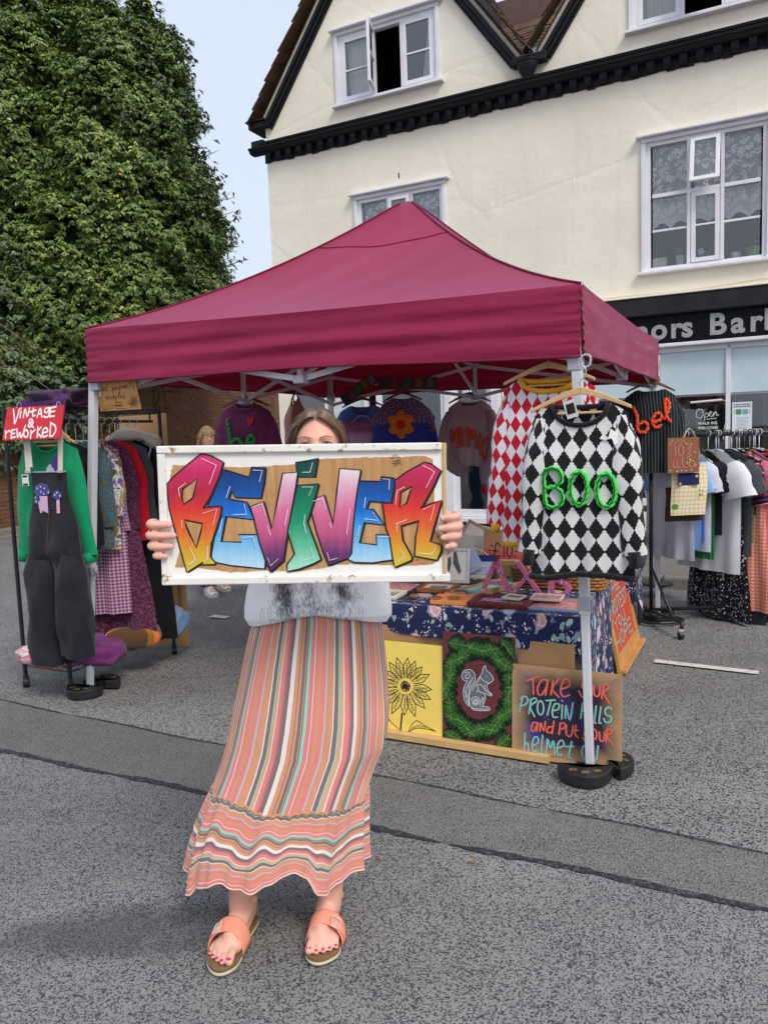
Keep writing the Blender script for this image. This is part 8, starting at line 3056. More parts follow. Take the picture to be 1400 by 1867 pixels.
part('lips',plain('lip',S(190,110,104),.4,.05),woman,lambda b: b.tube(smooth_path([HC+Vector((-.022,-.083,-.064)),HC+Vector((-.008,-.0925,-.0615)),HC+Vector((.008,-.0925,-.0615)),HC+Vector((.022,-.083,-.064))],4),[.001]+[.0035]*11+[.001],8),smooth=True)
for (p,r,sg) in FING:
 b=MB(); ellipsoid(b,p+Vector((sg*-.0015,r*.06,.0)),(.0068,.0020,.0062)); b.build('fingernail',m_nail,woman,smooth=True)
for side,toes in (('left',tl),('right',tr_)):
 P,d,s_,L,h=FOOT[side]
 for k,(b_,a,r) in enumerate(toes):
  b=MB()
  c=P(a-.012,b_*1.02,r*1.80)
  ax=s_*(r*.62); ay=(d*.9+Vector((0,0,-.35))).normalized()*(r*.55)
  nz=ax.cross(ay).normalized()*.0018
  ellipsoid(b,Vector((0,0,0)),(1,1,1),12,8)
  b.v=[tuple(c+ax*v[0]+ay*v[1]+nz*v[2]) for v in b.v]
  b.build('toenail',m_polish,woman,smooth=True)
# ---- hair: parted in the middle, falling past the shoulders
def hair_mat():
 t=NT('brown_hair',.42,.5)
 uv=t.coord('UV')
 g_=t.node('ShaderNodeNewGeometry').outputs['Random Per Island']
 n=t.noise(t.vmap(uv,(60,3,1)),3,3)
 t.color(t.ramp(t.math('ADD',t.math('MULTIPLY',g_,.7),t.math('MULTIPLY',n,.3)),[(.1,S(52,36,28)),(.45,S(92,66,48)),(.75,S(126,96,70)),(.95,S(164,130,98))]))
 t.b.inputs['Anisotropic'].default_value=.5
 return t.m
m_hair=hair_mat()
rh=random.Random(12)
hair=MB()
cap=MB()
def scalp(th,la,k=1.0):
 """point on the skull; th from front (-y) round, la up from ear level"""
 x=math.sin(th)*math.cos(la); y=-math.cos(th)*math.cos(la); z=math.sin(la)
 return HC+Vector((x*.074,y*(.100 if y>0 else .088),z*.103+.0))*1.0*k+Vector((0,0,0))
# under-cap
cap.grid(lambda s,q: scalp(math.pi*(.42+1.16*s),-.5+2.0*q,1.0) if True else None,30,16,lambda s,q: (s*.3,q*.2))
cap.v=[tuple(HC+(Vector(v)-HC)*1.012) for v in cap.v]
cap.build('hair_underlayer',m_hair,woman,smooth=True)
nst=1900
for k in range(nst):
 sg=-1 if rh.random()<.5 else 1
 q=rh.random()**1.25                           # 0 at the hairline, 1 at the nape along the parting
 yy=-.070+.155*q
 zz=.101*math.sqrt(max(0,1-(yy/.110)**2))+.002
 lay=rh.random()
 root=HC+Vector((sg*(.001+.004*rh.random())+.003,yy,zz+.003*lay))
 fl=.026 if sg<0 else .010
 v_=.010*lay
 side0=HC+Vector((sg*(.020+v_*.3),yy-.007*(1-q),zz*.93+.004+v_*.5))
 side1=HC+Vector((sg*(.046+v_*.6),yy*.90-.006*(1-q),zz*.70+v_*.4))
 side2=HC+Vector((sg*(.069+v_),yy*.72+.004+.006*rh.gauss(0,1),.020+.012*rh.gauss(0,1)))
 side3=HC+Vector((sg*(.079+v_*1.2+fl*.8*lay),yy*.62+.008,-.060+.01*rh.gauss(0,1)))
 end=HC+Vector((sg*(.078+v_*2+fl*1.2*lay+rh.gauss(0,.008)),yy*.7+rh.gauss(0,.008),-.20-.05*rh.random()))
 if rh.random()<.04:
  for w_ in (side1,side2,side3):
   w_+=Vector((rh.gauss(0,.006),rh.gauss(0,.006),rh.gauss(0,.005)))
 pts=smooth_path([root,side0,side1,side2,side3,end],4)
 w=rh.uniform(.0006,.0017)
 base=len(hair.v)
 jig=Vector((rh.gauss(0,.0012),rh.gauss(0,.0012),rh.gauss(0,.0012)))
 for i,p in enumerate(pts):
  t_=(pts[min(i+1,len(pts)-1)]-pts[max(i-1,0)]).normalized()
  out=(p-HC); out.z *= .3
  n_=t_.cross(out).normalized()
  ww=w*(1-.45*i/len(pts))
  pj_=p+jig*min(1,i/4)
  hair.v.append(tuple(pj_+n_*ww)); hair.v.append(tuple(pj_-n_*ww))
 for i in range(len(pts)-1):
  fi=len(hair.f)
  hair.f.append([base+2*i,base+2*i+2,base+2*i+3,base+2*i+1])
  hair.uv[fi]=[(.01*(k % 17),i*.02),(.01*(k % 17),(i+1)*.02),(.01*(k % 17)+.003,(i+1)*.02),(.01*(k % 17)+.003,i*.02)]
hair.build('hair',m_hair,woman,smooth=True)
# ---- T-shirt, white with a grey fur print
def furprint(t,uv):
 x,y,z=t.sep(t.coord('Object'))
 st=t.noise(t.vmap(t.coord('Object'),(130,130,26),rot=(0,.3,0)),1.6,4,.7,dist=.9)
 big=t.noise(t.coord('Object'),16,3,.5)
 ctr=t.math('ABSOLUTE',t.math('SUBTRACT',x,.118))
 m_=t.math('ADD',t.ramp(ctr,[(.0,.62),(.05,.66),(.085,.76),(.11,.66),(.185,.05)]),t.math('MULTIPLY',t.math('SUBTRACT',big,.5),1.0))
 t.bump(t.noise(t.vmap(t.coord('Object'),(9,9,5)),1.0,4,.6,dist=.6),.5,.03)
 k=t.math('ADD',t.math('MULTIPLY',st,1.1),t.math('SUBTRACT',m_,.55))
 return t.ramp(k,[(.48,S(246,246,250)),(.66,S(196,195,202)),(.84,S(116,114,120)),(1.0,S(60,58,62))])
m_tee=printed('white_fur_print_tee',furprint,.9,.15,.2)
TEE=[  # z, xl, xr, yc, dy
 (1.335,-.285,-.095,2.31,.075),(1.30,-.345,-.035,2.31,.095),(1.22,-.375,-.010,2.305,.125),(1.12,-.400,.000,2.30,.135),(1.05,-.420,.008,2.295,.140),(1.005,-.428,.010,2.29,.146),(.978,-.426,.006,2.29,.148),(.962,-.412,-.010,2.29,.140)]
def ringpt(rows,q,th,fold=0.0,k=0,ex=2.5):
 f_=q*(len(rows)-1)
 a=int(min(f_,len(rows)-2)); f_ -= a
 r=[rows[a][i]*(1-f_)+rows[a+1][i]*f_ for i in range(5)]
 z,xl,xr,yc,dy=r
 cx_,rx=(xl+xr)/2,(xr-xl)/2
 c,s_=math.cos(th),math.sin(th)
 m_=(abs(c)**ex+abs(s_)**ex)**(-1/ex)
 w=1+fold
 return Vector((cx_+c*m_*rx*w,yc+s_*m_*dy*w,z))
tee=MB()
def teefn(s,q):
 th=2*PI*s
 fo=.035*math.sin(7*th+2+2*q)*q*q+.026*math.sin(13*th+1-3*q)*q**2+.010*math.sin(29*th+5*q)*q**3
 p=ringpt(TEE,q,th,fo)
 sag=(.016*math.cos(th)**2-.014)*(1 if q>.8 else 0)*(q-.8)*5
 if math.sin(th)<0:
  p.z+=(.034-.05*abs(math.cos(th))**1.5)*max(0,(q-.6)/.4)
 return w2l(p.x,p.y,p.z)
tee.grid(teefn,90,40,lambda s,q: (s*1.1,q*.4))
tee.build('t_shirt',m_tee,woman,smooth=True)
for sg,sx in ((-1,-.335),(1,-.045)):
 b=MB()
 e=sg
 pts=smooth_path([w2l(sx,2.305,1.285),w2l(sx+e*.08,2.28,1.225),w2l(sx+e*.14,2.23,1.19)],4)
 b.tube(pts,[.078,.078,.076,.074,.072,.070,.068,.066,.066],16,cap=False,uvl=True)
 b.build('t_shirt_sleeve',m_tee,woman,smooth=True)
# ---- skirt: upright stripes above, ruffled tier with level stripes below
CORAL,ORNG,GREYS,WHT,MINT,TANC,ROSE,GMINT=S(222,116,112),S(208,138,98),S(104,88,93),S(230,220,214),S(136,202,186),S(206,160,116),S(186,90,96),S(172,184,178)
STR=[(0,MINT),(.045,CORAL),(.11,WHT),(.125,CORAL),(.175,ORNG),(.235,CORAL),(.305,GMINT),(.335,CORAL),(.35,ORNG),(.43,WHT),(.447,GREYS),(.505,MINT),(.52,TANC),(.575,WHT),(.593,CORAL),(.655,ROSE),(.685,GREYS),(.745,WHT),(.81,ORNG),(.875,GREYS),(.885,ORNG),(.92,GREYS),(.965,TANC),(.98,GREYS)]
def skirtstripe(axis,period,off):
 def fn(t,uv):
  x,y,z=t.sep(uv)
  a=t.math('ADD',(x,y)[axis],t.math('MULTIPLY',t.math('SUBTRACT',t.noise(uv,30,2),.5),.0022))
  f_=t.math('FRACT',t.math('ADD',t.math('DIVIDE',a,period),off))
  col=t.ramp(f_,STR,'CONSTANT')
  sl=t.noise(t.vmap(uv,(300,900,1)),1.0,2,.6)
  col=t.mix(t.ramp(sl,[(.35,.18),(.65,.02)]),col,S(236,224,216))
  t.bump(t.noise(t.vmap(uv,(700,700,1)),1.0,2),.25,.002)
  t.bump(t.noise(t.vmap(uv,(34,4,1)),1.0,4,.6),.6,.012)
  return col
 return fn
m_sk1=printed('skirt_upright_stripe',skirtstripe(0,.172,.28),.92,.2,0)
m_sk2=printed('skirt_level_stripe',skirtstripe(1,.172,.55),.92,.2,0)
SK=[  # z, xl, xr, yc, dy
 (1.03,-.380,-.050,2.295,.115),(.975,-.405,-.022,2.295,.125),(.88,-.432,-.014,2.295,.135),(.77,-.460,-.008,2.295,.145),(.67,-.486,-.006,2.290,.15),(.58,-.508,-.016,2.285,.152),(.50,-.532,-.052,2.28,.155),(.43,-.560,-.080,2.275,.16)]
TR=[(.43,-.560,-.080,2.275,.16),(.36,-.588,-.084,2.272,.165),(.28,-.615,-.090,2.268,.172),(.21,-.638,-.094,2.265,.178),(.16,-.652,-.096,2.262,.182)]
def skfold(th,q):
 f1=1-2*abs(math.sin(4.5*th+1.3+.5*q))**1.5
 f2=1-2*abs(math.sin(8.5*th+.4-.4*q))**1.3
 return q**.8*(.030*math.sin(5*th+.6)+.030*f1+.022*f2+.012*math.sin(29*th+2*q))
def seamz(th):
 """the tier's seam dips and rises a little round the hem"""
 return .018*math.sin(2*th+.4)+.010*math.sin(5*th+1)
sk=MB()
def skfn(s,q):
 th=2*PI*s+PI/2
 p=ringpt(SK,q,th,skfold(th,q),ex=2.2)
 if math.cos(th)>0 and q>.5:       # gathered swag at her left hip side
  g_=math.exp(-((th-PI*2.0+.15)/.5)**2) if th>PI else math.exp(-((th-.0)/.5)**2)
  p.y -= .012*g_*math.sin((q-.5)*14)
 p.z+=seamz(th)*q
 return w2l(p.x,p.y,p.z)
sk.grid(skfn,150,60,lambda s,q: (s*1.30,q*.6))
sk.build('skirt',m_sk1,woman,smooth=True)
HEM=[(-.66,.128),(-.62,.150),(-.58,.205),(-.52,.232),(-.46,.215),(-.42,.208),(-.37,.232),(-.30,.262),(-.26,.250),(-.225,.195),(-.20,.180),(-.17,.195),(-.12,.212),(-.09,.212)]
def hemz(x):
 for i in range(len(HEM)-1):
  if x<=HEM[i+1][0]:
   a,b=HEM[i],HEM[i+1]
   f_=max(0,(x-a[0])/(b[0]-a[0]))
   f_=f_*f_*(3-2*f_)
   return a[1]*(1-f_)+b[1]*f_
 return HEM[-1][1]
rf=MB()
def rffn(s,q):
 th=2*PI*s+PI/2
 ru=(.030*math.sin(11*th+.5)+.022*math.sin(19*th+2)+.012*math.sin(31*th))*(.25+.75*q)*min(1,q*6+.15)*1.35
 p=ringpt(TR,q,th,skfold(th,1.0)*.9+ru*.75,ex=2.1)
 z0=.43+seamz(th)
 front_=.5-.5*math.sin(th)
 zh=hemz(p.x)*front_+(.20+.012*math.sin(7*th))*(1-front_)
 gather=.004*math.sin(60*th)*max(0,1-q*5)
 p.z=z0+(zh-z0)*q+gather+(.011*math.sin(11*th+1.2)+.007*math.sin(19*th+2.6))*math.sin(PI*min(1,q*1.15))*front_
 return w2l(p.x,p.y,p.z)
rf.grid(rffn,260,30,lambda s,q: (s*2.1,-q*.26))
rf.build('skirt_ruffle',m_sk2,woman,smooth=True,solid=.002)
b=MB()
b.tube([Vector(rffn(i/200,0.0))+Vector((0,-.001,.001)) for i in range(200)],[.0042+.0012*math.sin(i*2.3) for i in range(200)],6,closed=True)
b.build('tier_seam',fabric('tan_seam',S(196,140,104),weave=300,bump=.8),woman,smooth=True)
b=MB()
b.tube([Vector(rffn(i/260,1.0)) for i in range(260)],.0028,6,closed=True)
b.build('hem',fabric('hem_cream',S(224,196,176),weave=300),woman,smooth=True)
# ---- sandals (things she wears, parts of her figure)
m_cork=plain('cork_footbed',S(126,96,66),.8,.25,60,.4,200)
m_outs=plain('pale_outsole',S(206,196,168),.7,.1,30)
m_suede=plain('coral_suede',S(238,150,124),.85,.08,30,.3,300)
for side in ('left','right'):
 P,d,s_,L,h=FOOT[side]
 outl=[(-.04,-.016),(-.045,.0),(-.04,.018),(.05,.031),(.20,.033),(.45,.032),(.65,.042),(.82,.046),(.95,.042),(1.05,.026),(1.09,.006),(1.07,-.014),(1.0,-.034),(.88,-.052),(.72,-.054),(.5,-.044),(.25,-.036),(.05,-.030)]
 ring=smooth_path([P(a,b_,-.026) for a,b_ in outl],4,True)
 b=MB(); b.prism([p+Vector((0,0,.009)) for p in ring],(0,0,.008)); so=b.build('sandal_sole',m_outs,woman,bevel=.0015)
 ctr=sum(ring,Vector())/len(ring)
 b=MB(); b.prism([ctr+(p-ctr)*.985+Vector((0,0,.0172)) for p in ring],(0,0,.0085)); b.build('footbed',m_cork,so,bevel=.002)
 # raised rim at toe and heel
 b=MB(); b.tube([ctr+(p-ctr)*.965+Vector((0,0,.0268)) for p in ring],.0030,6,closed=True); b.build('footbed_rim',m_cork,so,smooth=True)
 # strap: a wide arch over the instep
 def arch(a,t):
  ang=PI*t
  hw_in,hw_out=.049,.060
  bb=math.cos(ang)*(hw_in if math.cos(ang)>0 else hw_out)
  hz=.080-.030*(a-.48)/.3
  zz_=max(0.0,math.sin(ang))**.72*max(.022,hz)
  return P(a+.06*math.cos(ang)*0+.03*math.sin(ang),bb,zz_-.004)
 b=MB(); b.grid(lambda s,t: arch(.50+(.265-.075*math.sin(PI*t))*s-.015*math.sin(PI*t),t),10,22,lambda s,t: (s*.07,t*.14))
 st=b.build('sandal_strap',m_suede,so,smooth=True,solid=.003)
 # free end and buckle on the outer side
 b=MB(); b.grid(lambda s,t: arch(.585+.115*s,.60+.42*t)+Vector((0,0,.0035))-s_*.003,4,10); b.build('strap_end',m_suede,st,smooth=True,solid=.0025)
 q0=[arch(.575+.135*i,.64+.13*j)+Vector((0,0,.0075))-s_*.003 for (i,j) in ((0,0),(1,0),(1,1),(0,1))]
 b=MB(); b.tube(q0,.0022,6,closed=True); b.tube([(q0[0]+q0[1])/2*.5+(q0[3]+q0[2])/2*.5+(q0[0]-q0[1])*.5,(q0[0]+q0[1]+q0[2]+q0[3])/4+(q0[1]-q0[0])*.5],.0014,6)
 b.build('buckle',plain('buckle_steel',S(214,210,204),.3,.05,metal=.25),st)
# ================================================================ REVIVER sign
def peel():
 t=NT('peeling_white_paint',.6,.3)
 v=t.coord('Object')
 n=t.noise(v,26,6,.72)
 n2=t.noise(v,90,4,.7)
 k=t.math('ADD',t.math('MULTIPLY',n,.7),t.math('MULTIPLY',n2,.3))
 base=t.ramp(t.noise(v,7,4),[(.3,S(226,220,210)),(.7,S(240,236,228))])
 t.color(t.mix(t.ramp(k,[(.555,0.0),(.61,1.0)]),base,S(150,118,88)))
 t.bump(k,.35,.003)
 return t.m
m_peel=peel()
m_wpaint=plain('brushed_white_paint',S(236,232,226),.6,.05,9,.15,60)
tp=NT('stained_plywood',.6,.3)
_v=tp.coord('Object')
_g=tp.noise(tp.vmap(_v,(70,1,3.5)),1.0,5,.65)
_b=tp.noise(_v,9,4,.6)
tp.color(tp.mix(tp.ramp(_b,[(.35,0.0),(.75,.55)]),tp.ramp(_g,[(.3,S(168,124,78)),(.55,S(196,152,104)),(.75,S(212,172,122))]),S(170,124,76)))
m_plyw=tp.m
sign=None
P=sgn_c
ex=((P[1]-P[0])+(P[2]-P[3])).normalized()
ny=Vector((0,1,0))
ez=ex.cross(ny).normalized()
if ez.z<0:
 ez=-ez
org=(P[2]+P[3])/2
sign=thing('painted_sign','large wooden panel hand-painted REVIVER in graffiti letters, held up by the woman','sign',org,rot=Matrix(((ex.x,0,ez.x),(ex.y,1,ez.y),(ex.z,0,ez.z))).to_euler())
locp=[((p-org).dot(ex),(p-org).dot(ez)) for p in P]
SWD=(locp[1][0]-locp[0][0]+locp[2][0]-locp[3][0])/2
SHT=(locp[0][1]+locp[1][1])/2
hw=SWD/2
A_,B_=[],[]
for p,(X,Y) in zip(P,locp):
 x,y=px(p)
 A_.append([x,y,1,0,0,0,-X*x,-X*y]); B_.append(X)
 A_.append([0,0,0,x,y,1,-Y*x,-Y*y]); B_.append(Y)
_k=np.linalg.solve(np.array(A_,float),np.array(B_,float))
def sgf(x,y):
 d=_k[6]*x+_k[7]*y+1
 return ((_k[0]*x+_k[1]*y+_k[2])/d,(_k[3]*x+_k[4]*y+_k[5])/d)
gA=crop(280,800,5.0,sgf)
gB=crop(550,800,5.0,sgf)
part('panel',m_wpaint,sign,lambda b: b.box(-hw,hw,.006,.022,0,SHT))
# mouldings round the edge; the right-hand one has lost its paint
part('top_rail',m_peel,sign,lambda b: b.box(-hw-.001,hw-.012,-.004,.026,SHT-.017,SHT+.002),bevel=.003)
part('bottom_rail',m_peel,sign,lambda b: b.box(-hw-.001,hw+.008,-.004,.026,-.002,.018),bevel=.003)
part('left_stile',m_peel,sign,lambda b: b.box(-hw-.001,-hw+.020,-.002,.026,.0185,SHT-.0175),bevel=.003)
part('right_stile',m_pine,sign,lambda b: b.box(hw-.0095,hw-.001,-.001,.026,.0185,SHT+.001),bevel=.001)
part('screw',m_ws,sign,lambda b: b.cyl((hw-.035,-.0055,.009),(hw-.035,-.0035,.009),.004,n=12))
# bare plywood shows where the white was left off
rg=random.Random(31)
def ragged(pts,amp,n=14):
 out=[]
 m=len(pts)
 for i in range(m):
  a,b=Vector(pts[i]+(0,)),Vector(pts[(i+1) % m]+(0,))
  t=(b-a).normalized(); nn=Vector((-t.y,t.x,0))
  for k in range(n):
   p=a.lerp(b,k/n)+nn*amp*rg.gauss(0,1)*(.5+.5*math.sin(k*.9+i))
   out.append((p.x,p.y))
 return out
SGD=-.006           # drawings sit on the recessed panel face
def spl(p,d):
 return Vector((p[0],.006-d,p[1]))
ply=[(172,238),(520,250),(800,262),(1180,240),(1340,232)]
plypts=[gA(p) for p in ply]+[gB(p) for p in [(150,185),(560,170),(860,165),(1130,158),(1195,185),(1210,500),(1205,820),(1290,900),(1300,1040),(1190,1150),(960,1160),(620,1150),(330,1150),(180,1185)]]+[gA(p) for p in [(1300,1215),(1020,1205),(700,1220),(400,1180),(190,1175),(235,1020),(200,760),(130,420)]]
mb=MB(); shape(mb,ragged(plypts,.0011,10),.0006,spl); mb.build('bare_plywood',m_plyw,sign)
def grad(name,stops):
 t=NT(name,.45,.35)
 v=t.coord('Object')
 x,y,z=t.sep(v)
 n=t.noise(t.vmap(v,(90,1,7)),1.0,4,.6)
 n2=t.noise(v,30,3,.6)
 e=t.math('ADD',z,t.math('MULTIPLY',t.math('SUBTRACT',n,.5),.05))
 e=t.math('ADD',e,t.math('MULTIPLY',t.math('SUBTRACT',n2,.5),.02))
 t.color(t.ramp(t.math('DIVIDE',e,.352),stops))
 t.bump(n,.15,.002)
 return t.m
g_R=grad('paint_sunset',[(.12,S(206,192,54)),(.26,S(218,152,46)),(.40,S(222,100,48)),(.55,S(214,52,46)),(.68,S(180,36,62)),(.82,S(196,40,96)),(.9,S(216,60,120))])
g_E=grad('paint_ocean',[(.12,S(184,216,236)),(.24,S(140,196,230)),(.40,S(64,156,222)),(.52,S(20,110,206)),(.66,S(14,80,156)),(.82,S(18,54,110))])
g_V=grad('paint_orchid',[(.10,S(74,36,78)),(.22,S(108,56,108)),(.36,S(190,84,128)),(.52,S(212,110,150)),(.70,S(222,166,190)),(.84,S(232,222,226))])
g_I=grad('paint_emerald',[(.12,S(160,220,194)),(.26,S(96,190,152)),(.44,S(28,148,104)),(.62,S(12,116,84)),(.80,S(8,84,72)),(.9,S(6,62,58))])
R1=[(115,415),(180,345),(300,240),(435,132),(520,155),(632,212),(600,330),(520,520),(445,640),(500,625),(615,615),(608,690),(560,850),(522,960),(515,1080),(560,1128),(553,1150),(430,1153),(448,1128),(300,1220),(240,1010),(190,830),(140,640)]
R1h=[(395,365),(355,540),(272,600),(255,530),(262,460)]
R1t=[(278,742),(442,775),(425,860),(386,995),(330,880),(295,800)]
E1=[(620,275),(700,300),(865,350),(890,260),(1020,265),(1005,400),(975,545),(745,538),(705,475),(680,550),(850,580),(910,740),(655,710),(610,940),(800,945),(770,875),(945,875),(1018,1090),(1010,1190),(900,1180),(700,1160),(560,1130),(520,1080),(560,850),(615,690),(620,620),(490,620),(540,500),(600,330)]
V1=[(880,620),(1000,570),(1075,830),(1120,600),(1175,315),(1312,305),(1290,470),(1230,800),(1182,1115),(1065,1220),(1030,1150),(965,950),(910,720)]
ID=[(-55,215),(60,200),(148,175),(118,350),(-42,348)]
IS=[(-40,425),(155,410),(105,590),(50,760),(110,920),(175,1100),(110,1140),(-20,1190),(-130,1213),(-135,1150),(-65,1050),(-130,850),(-100,700)]
V2=[(80,640),(100,550),(205,515),(285,790),(320,480),(345,272),(537,285),(505,480),(470,800),(452,1080),(242,1160),(200,1050),(130,840)]
E2=[(530,385),(720,390),(725,345),(845,360),(845,420),(815,585),(615,570),(590,640),(655,645),(748,785),(570,765),(525,950),(685,970),(680,875),(815,880),(830,1105),(640,1135),(480,1130),(420,1100),(455,1050),(470,800),(490,600),(510,450)]
R2=[(850,380),(960,300),(1120,213),(1180,228),(1267,290),(1200,440),(1110,600),(1080,635),(1180,590),(1277,563),(1250,660),(1200,830),(1170,935),(1272,968),(1272,1020),(1232,1110),(1030,1070),(1040,900),(1068,745),(905,795),(920,920),(1007,1080),(1000,1110),(850,1175),(830,1100),(800,900),(770,820),(735,590),(825,590),(850,450)]
R2h=[(1005,435),(990,480),(955,590),(895,620),(905,490)]
order=[('blue letter E',E1,gA,g_E,[]),('red letter R',R1,gA,g_R,[R1h,R1t]),('pink letter V',V1,gA,g_V,[]),('green letter I',IS,gB,g_I,[]),('green dot of the I',ID,gB,g_I,[]),('pink letter V',V2,gB,g_V,[]),('blue letter E',E2,gB,g_E,[]),('red letter R',R2,gB,g_R,[R2h])]
for k,(nm,pts,g,m,holes) in enumerate(order):
 d0=.0012+.0007*(k % 4)
 mb=MB()
 shape(mb,[g((p[0]+15,p[1]+8)) for p in pts],d0-.0003,spl)
 lo=mb.build('letter_shadow',m_ink,sign)
 mb=MB(); shape(mb,[g(p) for p in pts],d0,spl); lo=mb.build('painted_letter',m,sign)
 lo['label']=nm+' painted with a graded fill'
 mb=MB()
 stroke(mb,[g(p) for p in pts],.0040,d0+.0002,1,closed=True,place=spl,lift=.0003)
 for h_ in holes:
  stroke(mb,[g(p) for p in h_],.0050,d0+.0004,1,closed=True,place=spl,lift=.0003)
 mb.build('letter_outline',m_ink,sign)
 for h_ in holes:
  mb=MB(); shape(mb,[g(p) for p in h_],d0+.0002,spl); mb.build('bare_plywood',m_plyw,sign)
m_hi=plain('highlight_paint',S(238,228,232),.5,.04)
HA=[[(435,180),(570,240),(505,415)],[(235,530),(225,455),(290,405)],[(448,680),(575,640),(540,790)],[(330,995),(375,1095),(318,1155)],[(388,1105),(330,1150)],[(490,980),(488,1095),(460,1130)],[(905,285),(990,290),(962,395)],[(695,435),(660,540)],[(825,595),(845,690),(725,692)],[(625,735),(600,860)],[(810,900),(905,895),(935,990)],[(890,625),(990,595),(1020,700)],[(1040,1085),(1065,1160),(1135,1095)],[(1035,790),(1065,880)],[(1225,640),(1195,790)],[(255,745),(260,815)]]
HB=[[(5,305),(75,305),(100,215)],[(0,440),(100,440),(65,520)],[(30,695),(20,770),(40,865)],[(85,985),(110,1085),(10,1115)],[(105,570),(190,545),(215,640)],[(255,770),(268,810)],[(440,640),(410,870)],[(232,1040),(252,1110),(325,1090)],[(740,365),(800,370),(795,465)],[(582,535),(568,630)],[(650,670),(695,745),(570,730)],[(528,790),(510,880)],[(695,895),(795,895)],[(1100,240),(1210,300),(1135,445)],[(855,600),(870,475),(935,440)],[(870,845),(865,775),(958,738)],[(1105,645),(1210,600),(1175,750)],[(905,1010),(935,1080),(872,1125)],[(1070,1045),(1190,1055),(1225,985)]]
mb=MB()
for q in HA:
 stroke(mb,[gA(p) for p in q],.0021,.0044,1,place=spl,taper=True)
for q in HB:
 stroke(mb,[gB(p) for p in q],.0021,.0044,1,place=spl,taper=True)
mb.build('highlights',m_hi,sign)
mb=MB()
for q in [[(860,200),(835,205),(830,225),(860,225)],[(860,195),(858,255)],[(850,225),(838,258)],[(872,190),(870,240)],[(872,195),(892,195),(895,212),(872,218)],[(878,218),(912,235)],[(815,170),(835,180)],[(828,150),(842,172)],[(848,142),(855,168)],[(868,145),(866,170)],[(885,160),(874,178)]]:
 stroke(mb,[gB(p) for p in q],.0013,.0012,2,place=spl)
mb.build('monogram',m_ink,sign)
mb=MB()
for k in range(60):
 a=rg.uniform(-1.9,2.4); r=150+rg.gauss(0,5)
 c=(1145+r*math.cos(a),1000+r*math.sin(a)*.95)
 stroke(mb,[gB(c),gB((c[0]+rg.uniform(-9,9),c[1]+rg.uniform(-9,9)))],.0009,.0010,1,place=spl)
mb.build('rubbed_ring_mark',plain('grey_rub',S(80,76,70),.8),sign)
# ================================================================ passer-by behind the sign
pb_=thing('person','passer-by with short blond hair and glasses walking behind the sign, in jeans','person',(-1.72,7.62,0),.5)
bb=MB()
limb(bb,[(0,0,.88),(0,0,1.1),(0,0,1.32)],[.15,.14,.13],16)
limb(bb,[(0,0,1.36),(0,-.01,1.47)],[.055,.05],12)
ellipsoid(bb,(0,-.01,1.545),(.072,.092,.112))
ellipsoid(bb,(0,-.10,1.535),(.012,.018,.02))
for sg in (-1,1):
 limb(bb,[(sg*.09,0,.86),(sg*.095,-.02*sg,.48),(sg*.095,.10*sg,.10)],[.09,.062,.04],14)
 limb(bb,[(sg*.095,.10*sg+.02,.06),(sg*.095,.10*sg-.16,.045)],[.038,.032],12)
 limb(bb,[(sg*.17,0,1.34),(sg*.21,.03,1.08),(sg*.20,-.06,.86)],[.05,.042,.032],12)
 ellipsoid(bb,(sg*.20,-.08,.80),(.025,.035,.05))
 ellipsoid(bb,(sg*.072,.0,1.54),(.01,.02,.03))
fuse(bb,'body',m_skin,pb_,.012,4)
m_jean=fabric('mid_blue_denim',S(64,92,146),weave=500)
for sg in (-1,1):
 b=MB(); b.tube(smooth_path([(sg*.09,0,.90),(sg*.095,-.02*sg,.48),(sg*.095,.10*sg,.09)],5),[.112,.11,.105,.10,.095,.088,.082,.08,.08,.08,.08],14,cap=False,uvl=True); b.build('jeans_leg',m_jean,pb_,smooth=True)
 b=MB()
 y0=.10*sg
 rows=[(y0+.055,.040,.075),(y0+.02,.044,.10),(y0-.06,.046,.085),(y0-.13,.048,.06),(y0-.19,.040,.045),(y0-.215,.02,.035)]
 verts,faces=[],[]
 for (yy,w_,hh) in rows:
  for k in range(12):
   a=2*PI*k/12
   verts.append((sg*.095+w_*math.cos(a),yy,.025+(hh-.015)*max(0,math.sin(a))+.012*min(0,math.sin(a))))
 for i in range(len(rows)-1):
  for k in range(12):
   l=(k+1) % 12
   faces.append((i*12+k,i*12+l,(i+1)*12+l,(i+1)*12+k))
 faces+=[tuple(range(12)),tuple(range(71,59,-1))]
 b.add(verts,faces)
 so=b.build('trainer',plain('white_trainer',S(222,218,212),.5,.04),pb_,smooth=True)
 part('trainer_sole',m_outs,so,lambda q: q.prism([(sg*.095+x_,y0+y_,0) for x_,y_ in [(-.04,.06),(.04,.06),(.046,0),(.05,-.12),(.042,-.19),(0,-.222),(-.042,-.19),(-.05,-.12),(-.046,0)]],(0,0,.02)),bevel=.004)
b=MB()
b.grid(lambda s,q: Vector((math.cos(2*PI*s)*(.16+.03*q+.006*math.sin(14*PI*s)),math.sin(2*PI*s)*(.115+.03*q),1.40-.58*q)),30,12,lambda s,q: (s,q*.6))
b.build('top',fabric('stone_linen',S(176,168,156),weave=400),pb_,smooth=True)
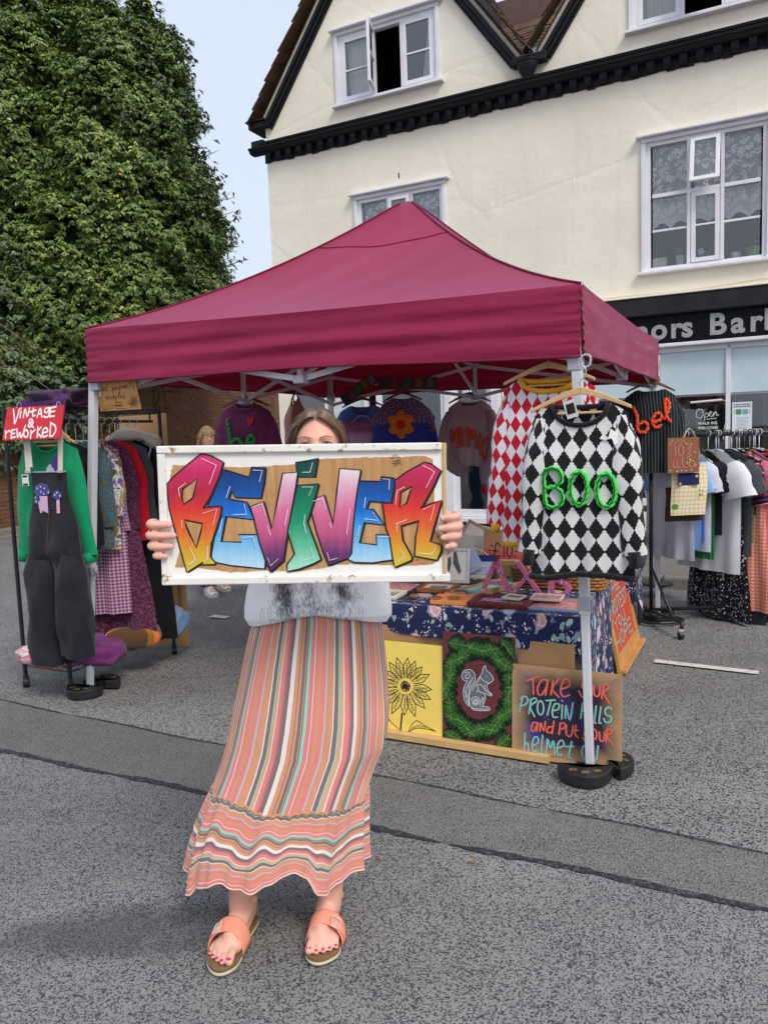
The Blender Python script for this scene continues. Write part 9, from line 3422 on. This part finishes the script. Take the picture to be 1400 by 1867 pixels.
for sg in (-1,1):
 b=MB(); b.tube(smooth_path([(sg*.16,0,1.36),(sg*.215,.03,1.10),(sg*.205,-.05,.90)],4),[.065,.06,.056,.055,.053,.05,.048,.047,.046],12,cap=False,uvl=True); b.build('top_sleeve',fabric('stone_linen',S(176,168,156)),pb_,smooth=True)
# short blond hair in ribbons
rh=random.Random(40)
m_blond=plain('blond_hair',S(140,112,76),.6,.35,60)
hb=MB()
for k in range(420):
 th=rh.uniform(0,2*PI); la=rh.uniform(-.1,1.45)
 n_=Vector((math.cos(th)*math.cos(la),math.sin(th)*math.cos(la),math.sin(la)))
 if n_.y<-.55 and n_.z<.55:
  continue
 c=Vector((0,-.005,1.555))+Vector((n_.x*.080,n_.y*.100,n_.z*.112))
 dn_=Vector((n_.x*.35,n_.y*.35,-1)).normalized()
 L=rh.uniform(.05,.10)
 sd=n_.cross(dn_).normalized()*.006
 p1=c+dn_*L*.5+n_*.012; p2=c+dn_*L
 b0=len(hb.v)
 hb.add([c-sd,c+sd,p1+sd,p1-sd,p2+sd*.4,p2-sd*.4],[(0,1,2,3),(3,2,4,5)])
hb.build('hair',m_blond,pb_,smooth=True)
part('hair_cap',m_blond,pb_,lambda b: b.grid(lambda s,q: Vector((0,-.005,1.555))+Vector((math.cos(2*PI*s)*math.cos(.15+1.42*q)*.077,math.sin(2*PI*s)*math.cos(.15+1.42*q)*.096,math.sin(.15+1.42*q)*.110)),24,10),smooth=True)
part('glasses',m_blackm,pb_,lambda b: (b.tube([(-.034+.024*math.cos(2*PI*k/14),-.105,1.555+.018*math.sin(2*PI*k/14)) for k in range(14)],.0022,6,closed=True),b.tube([(.034+.024*math.cos(2*PI*k/14),-.105,1.555+.018*math.sin(2*PI*k/14)) for k in range(14)],.0022,6,closed=True),b.cyl((-.01,-.107,1.558),(.01,-.107,1.558),.002,n=6),b.cyl((-.058,-.104,1.558),(-.076,.0,1.556),.002,n=6),b.cyl((.058,-.104,1.558),(.076,.0,1.556),.002,n=6)))
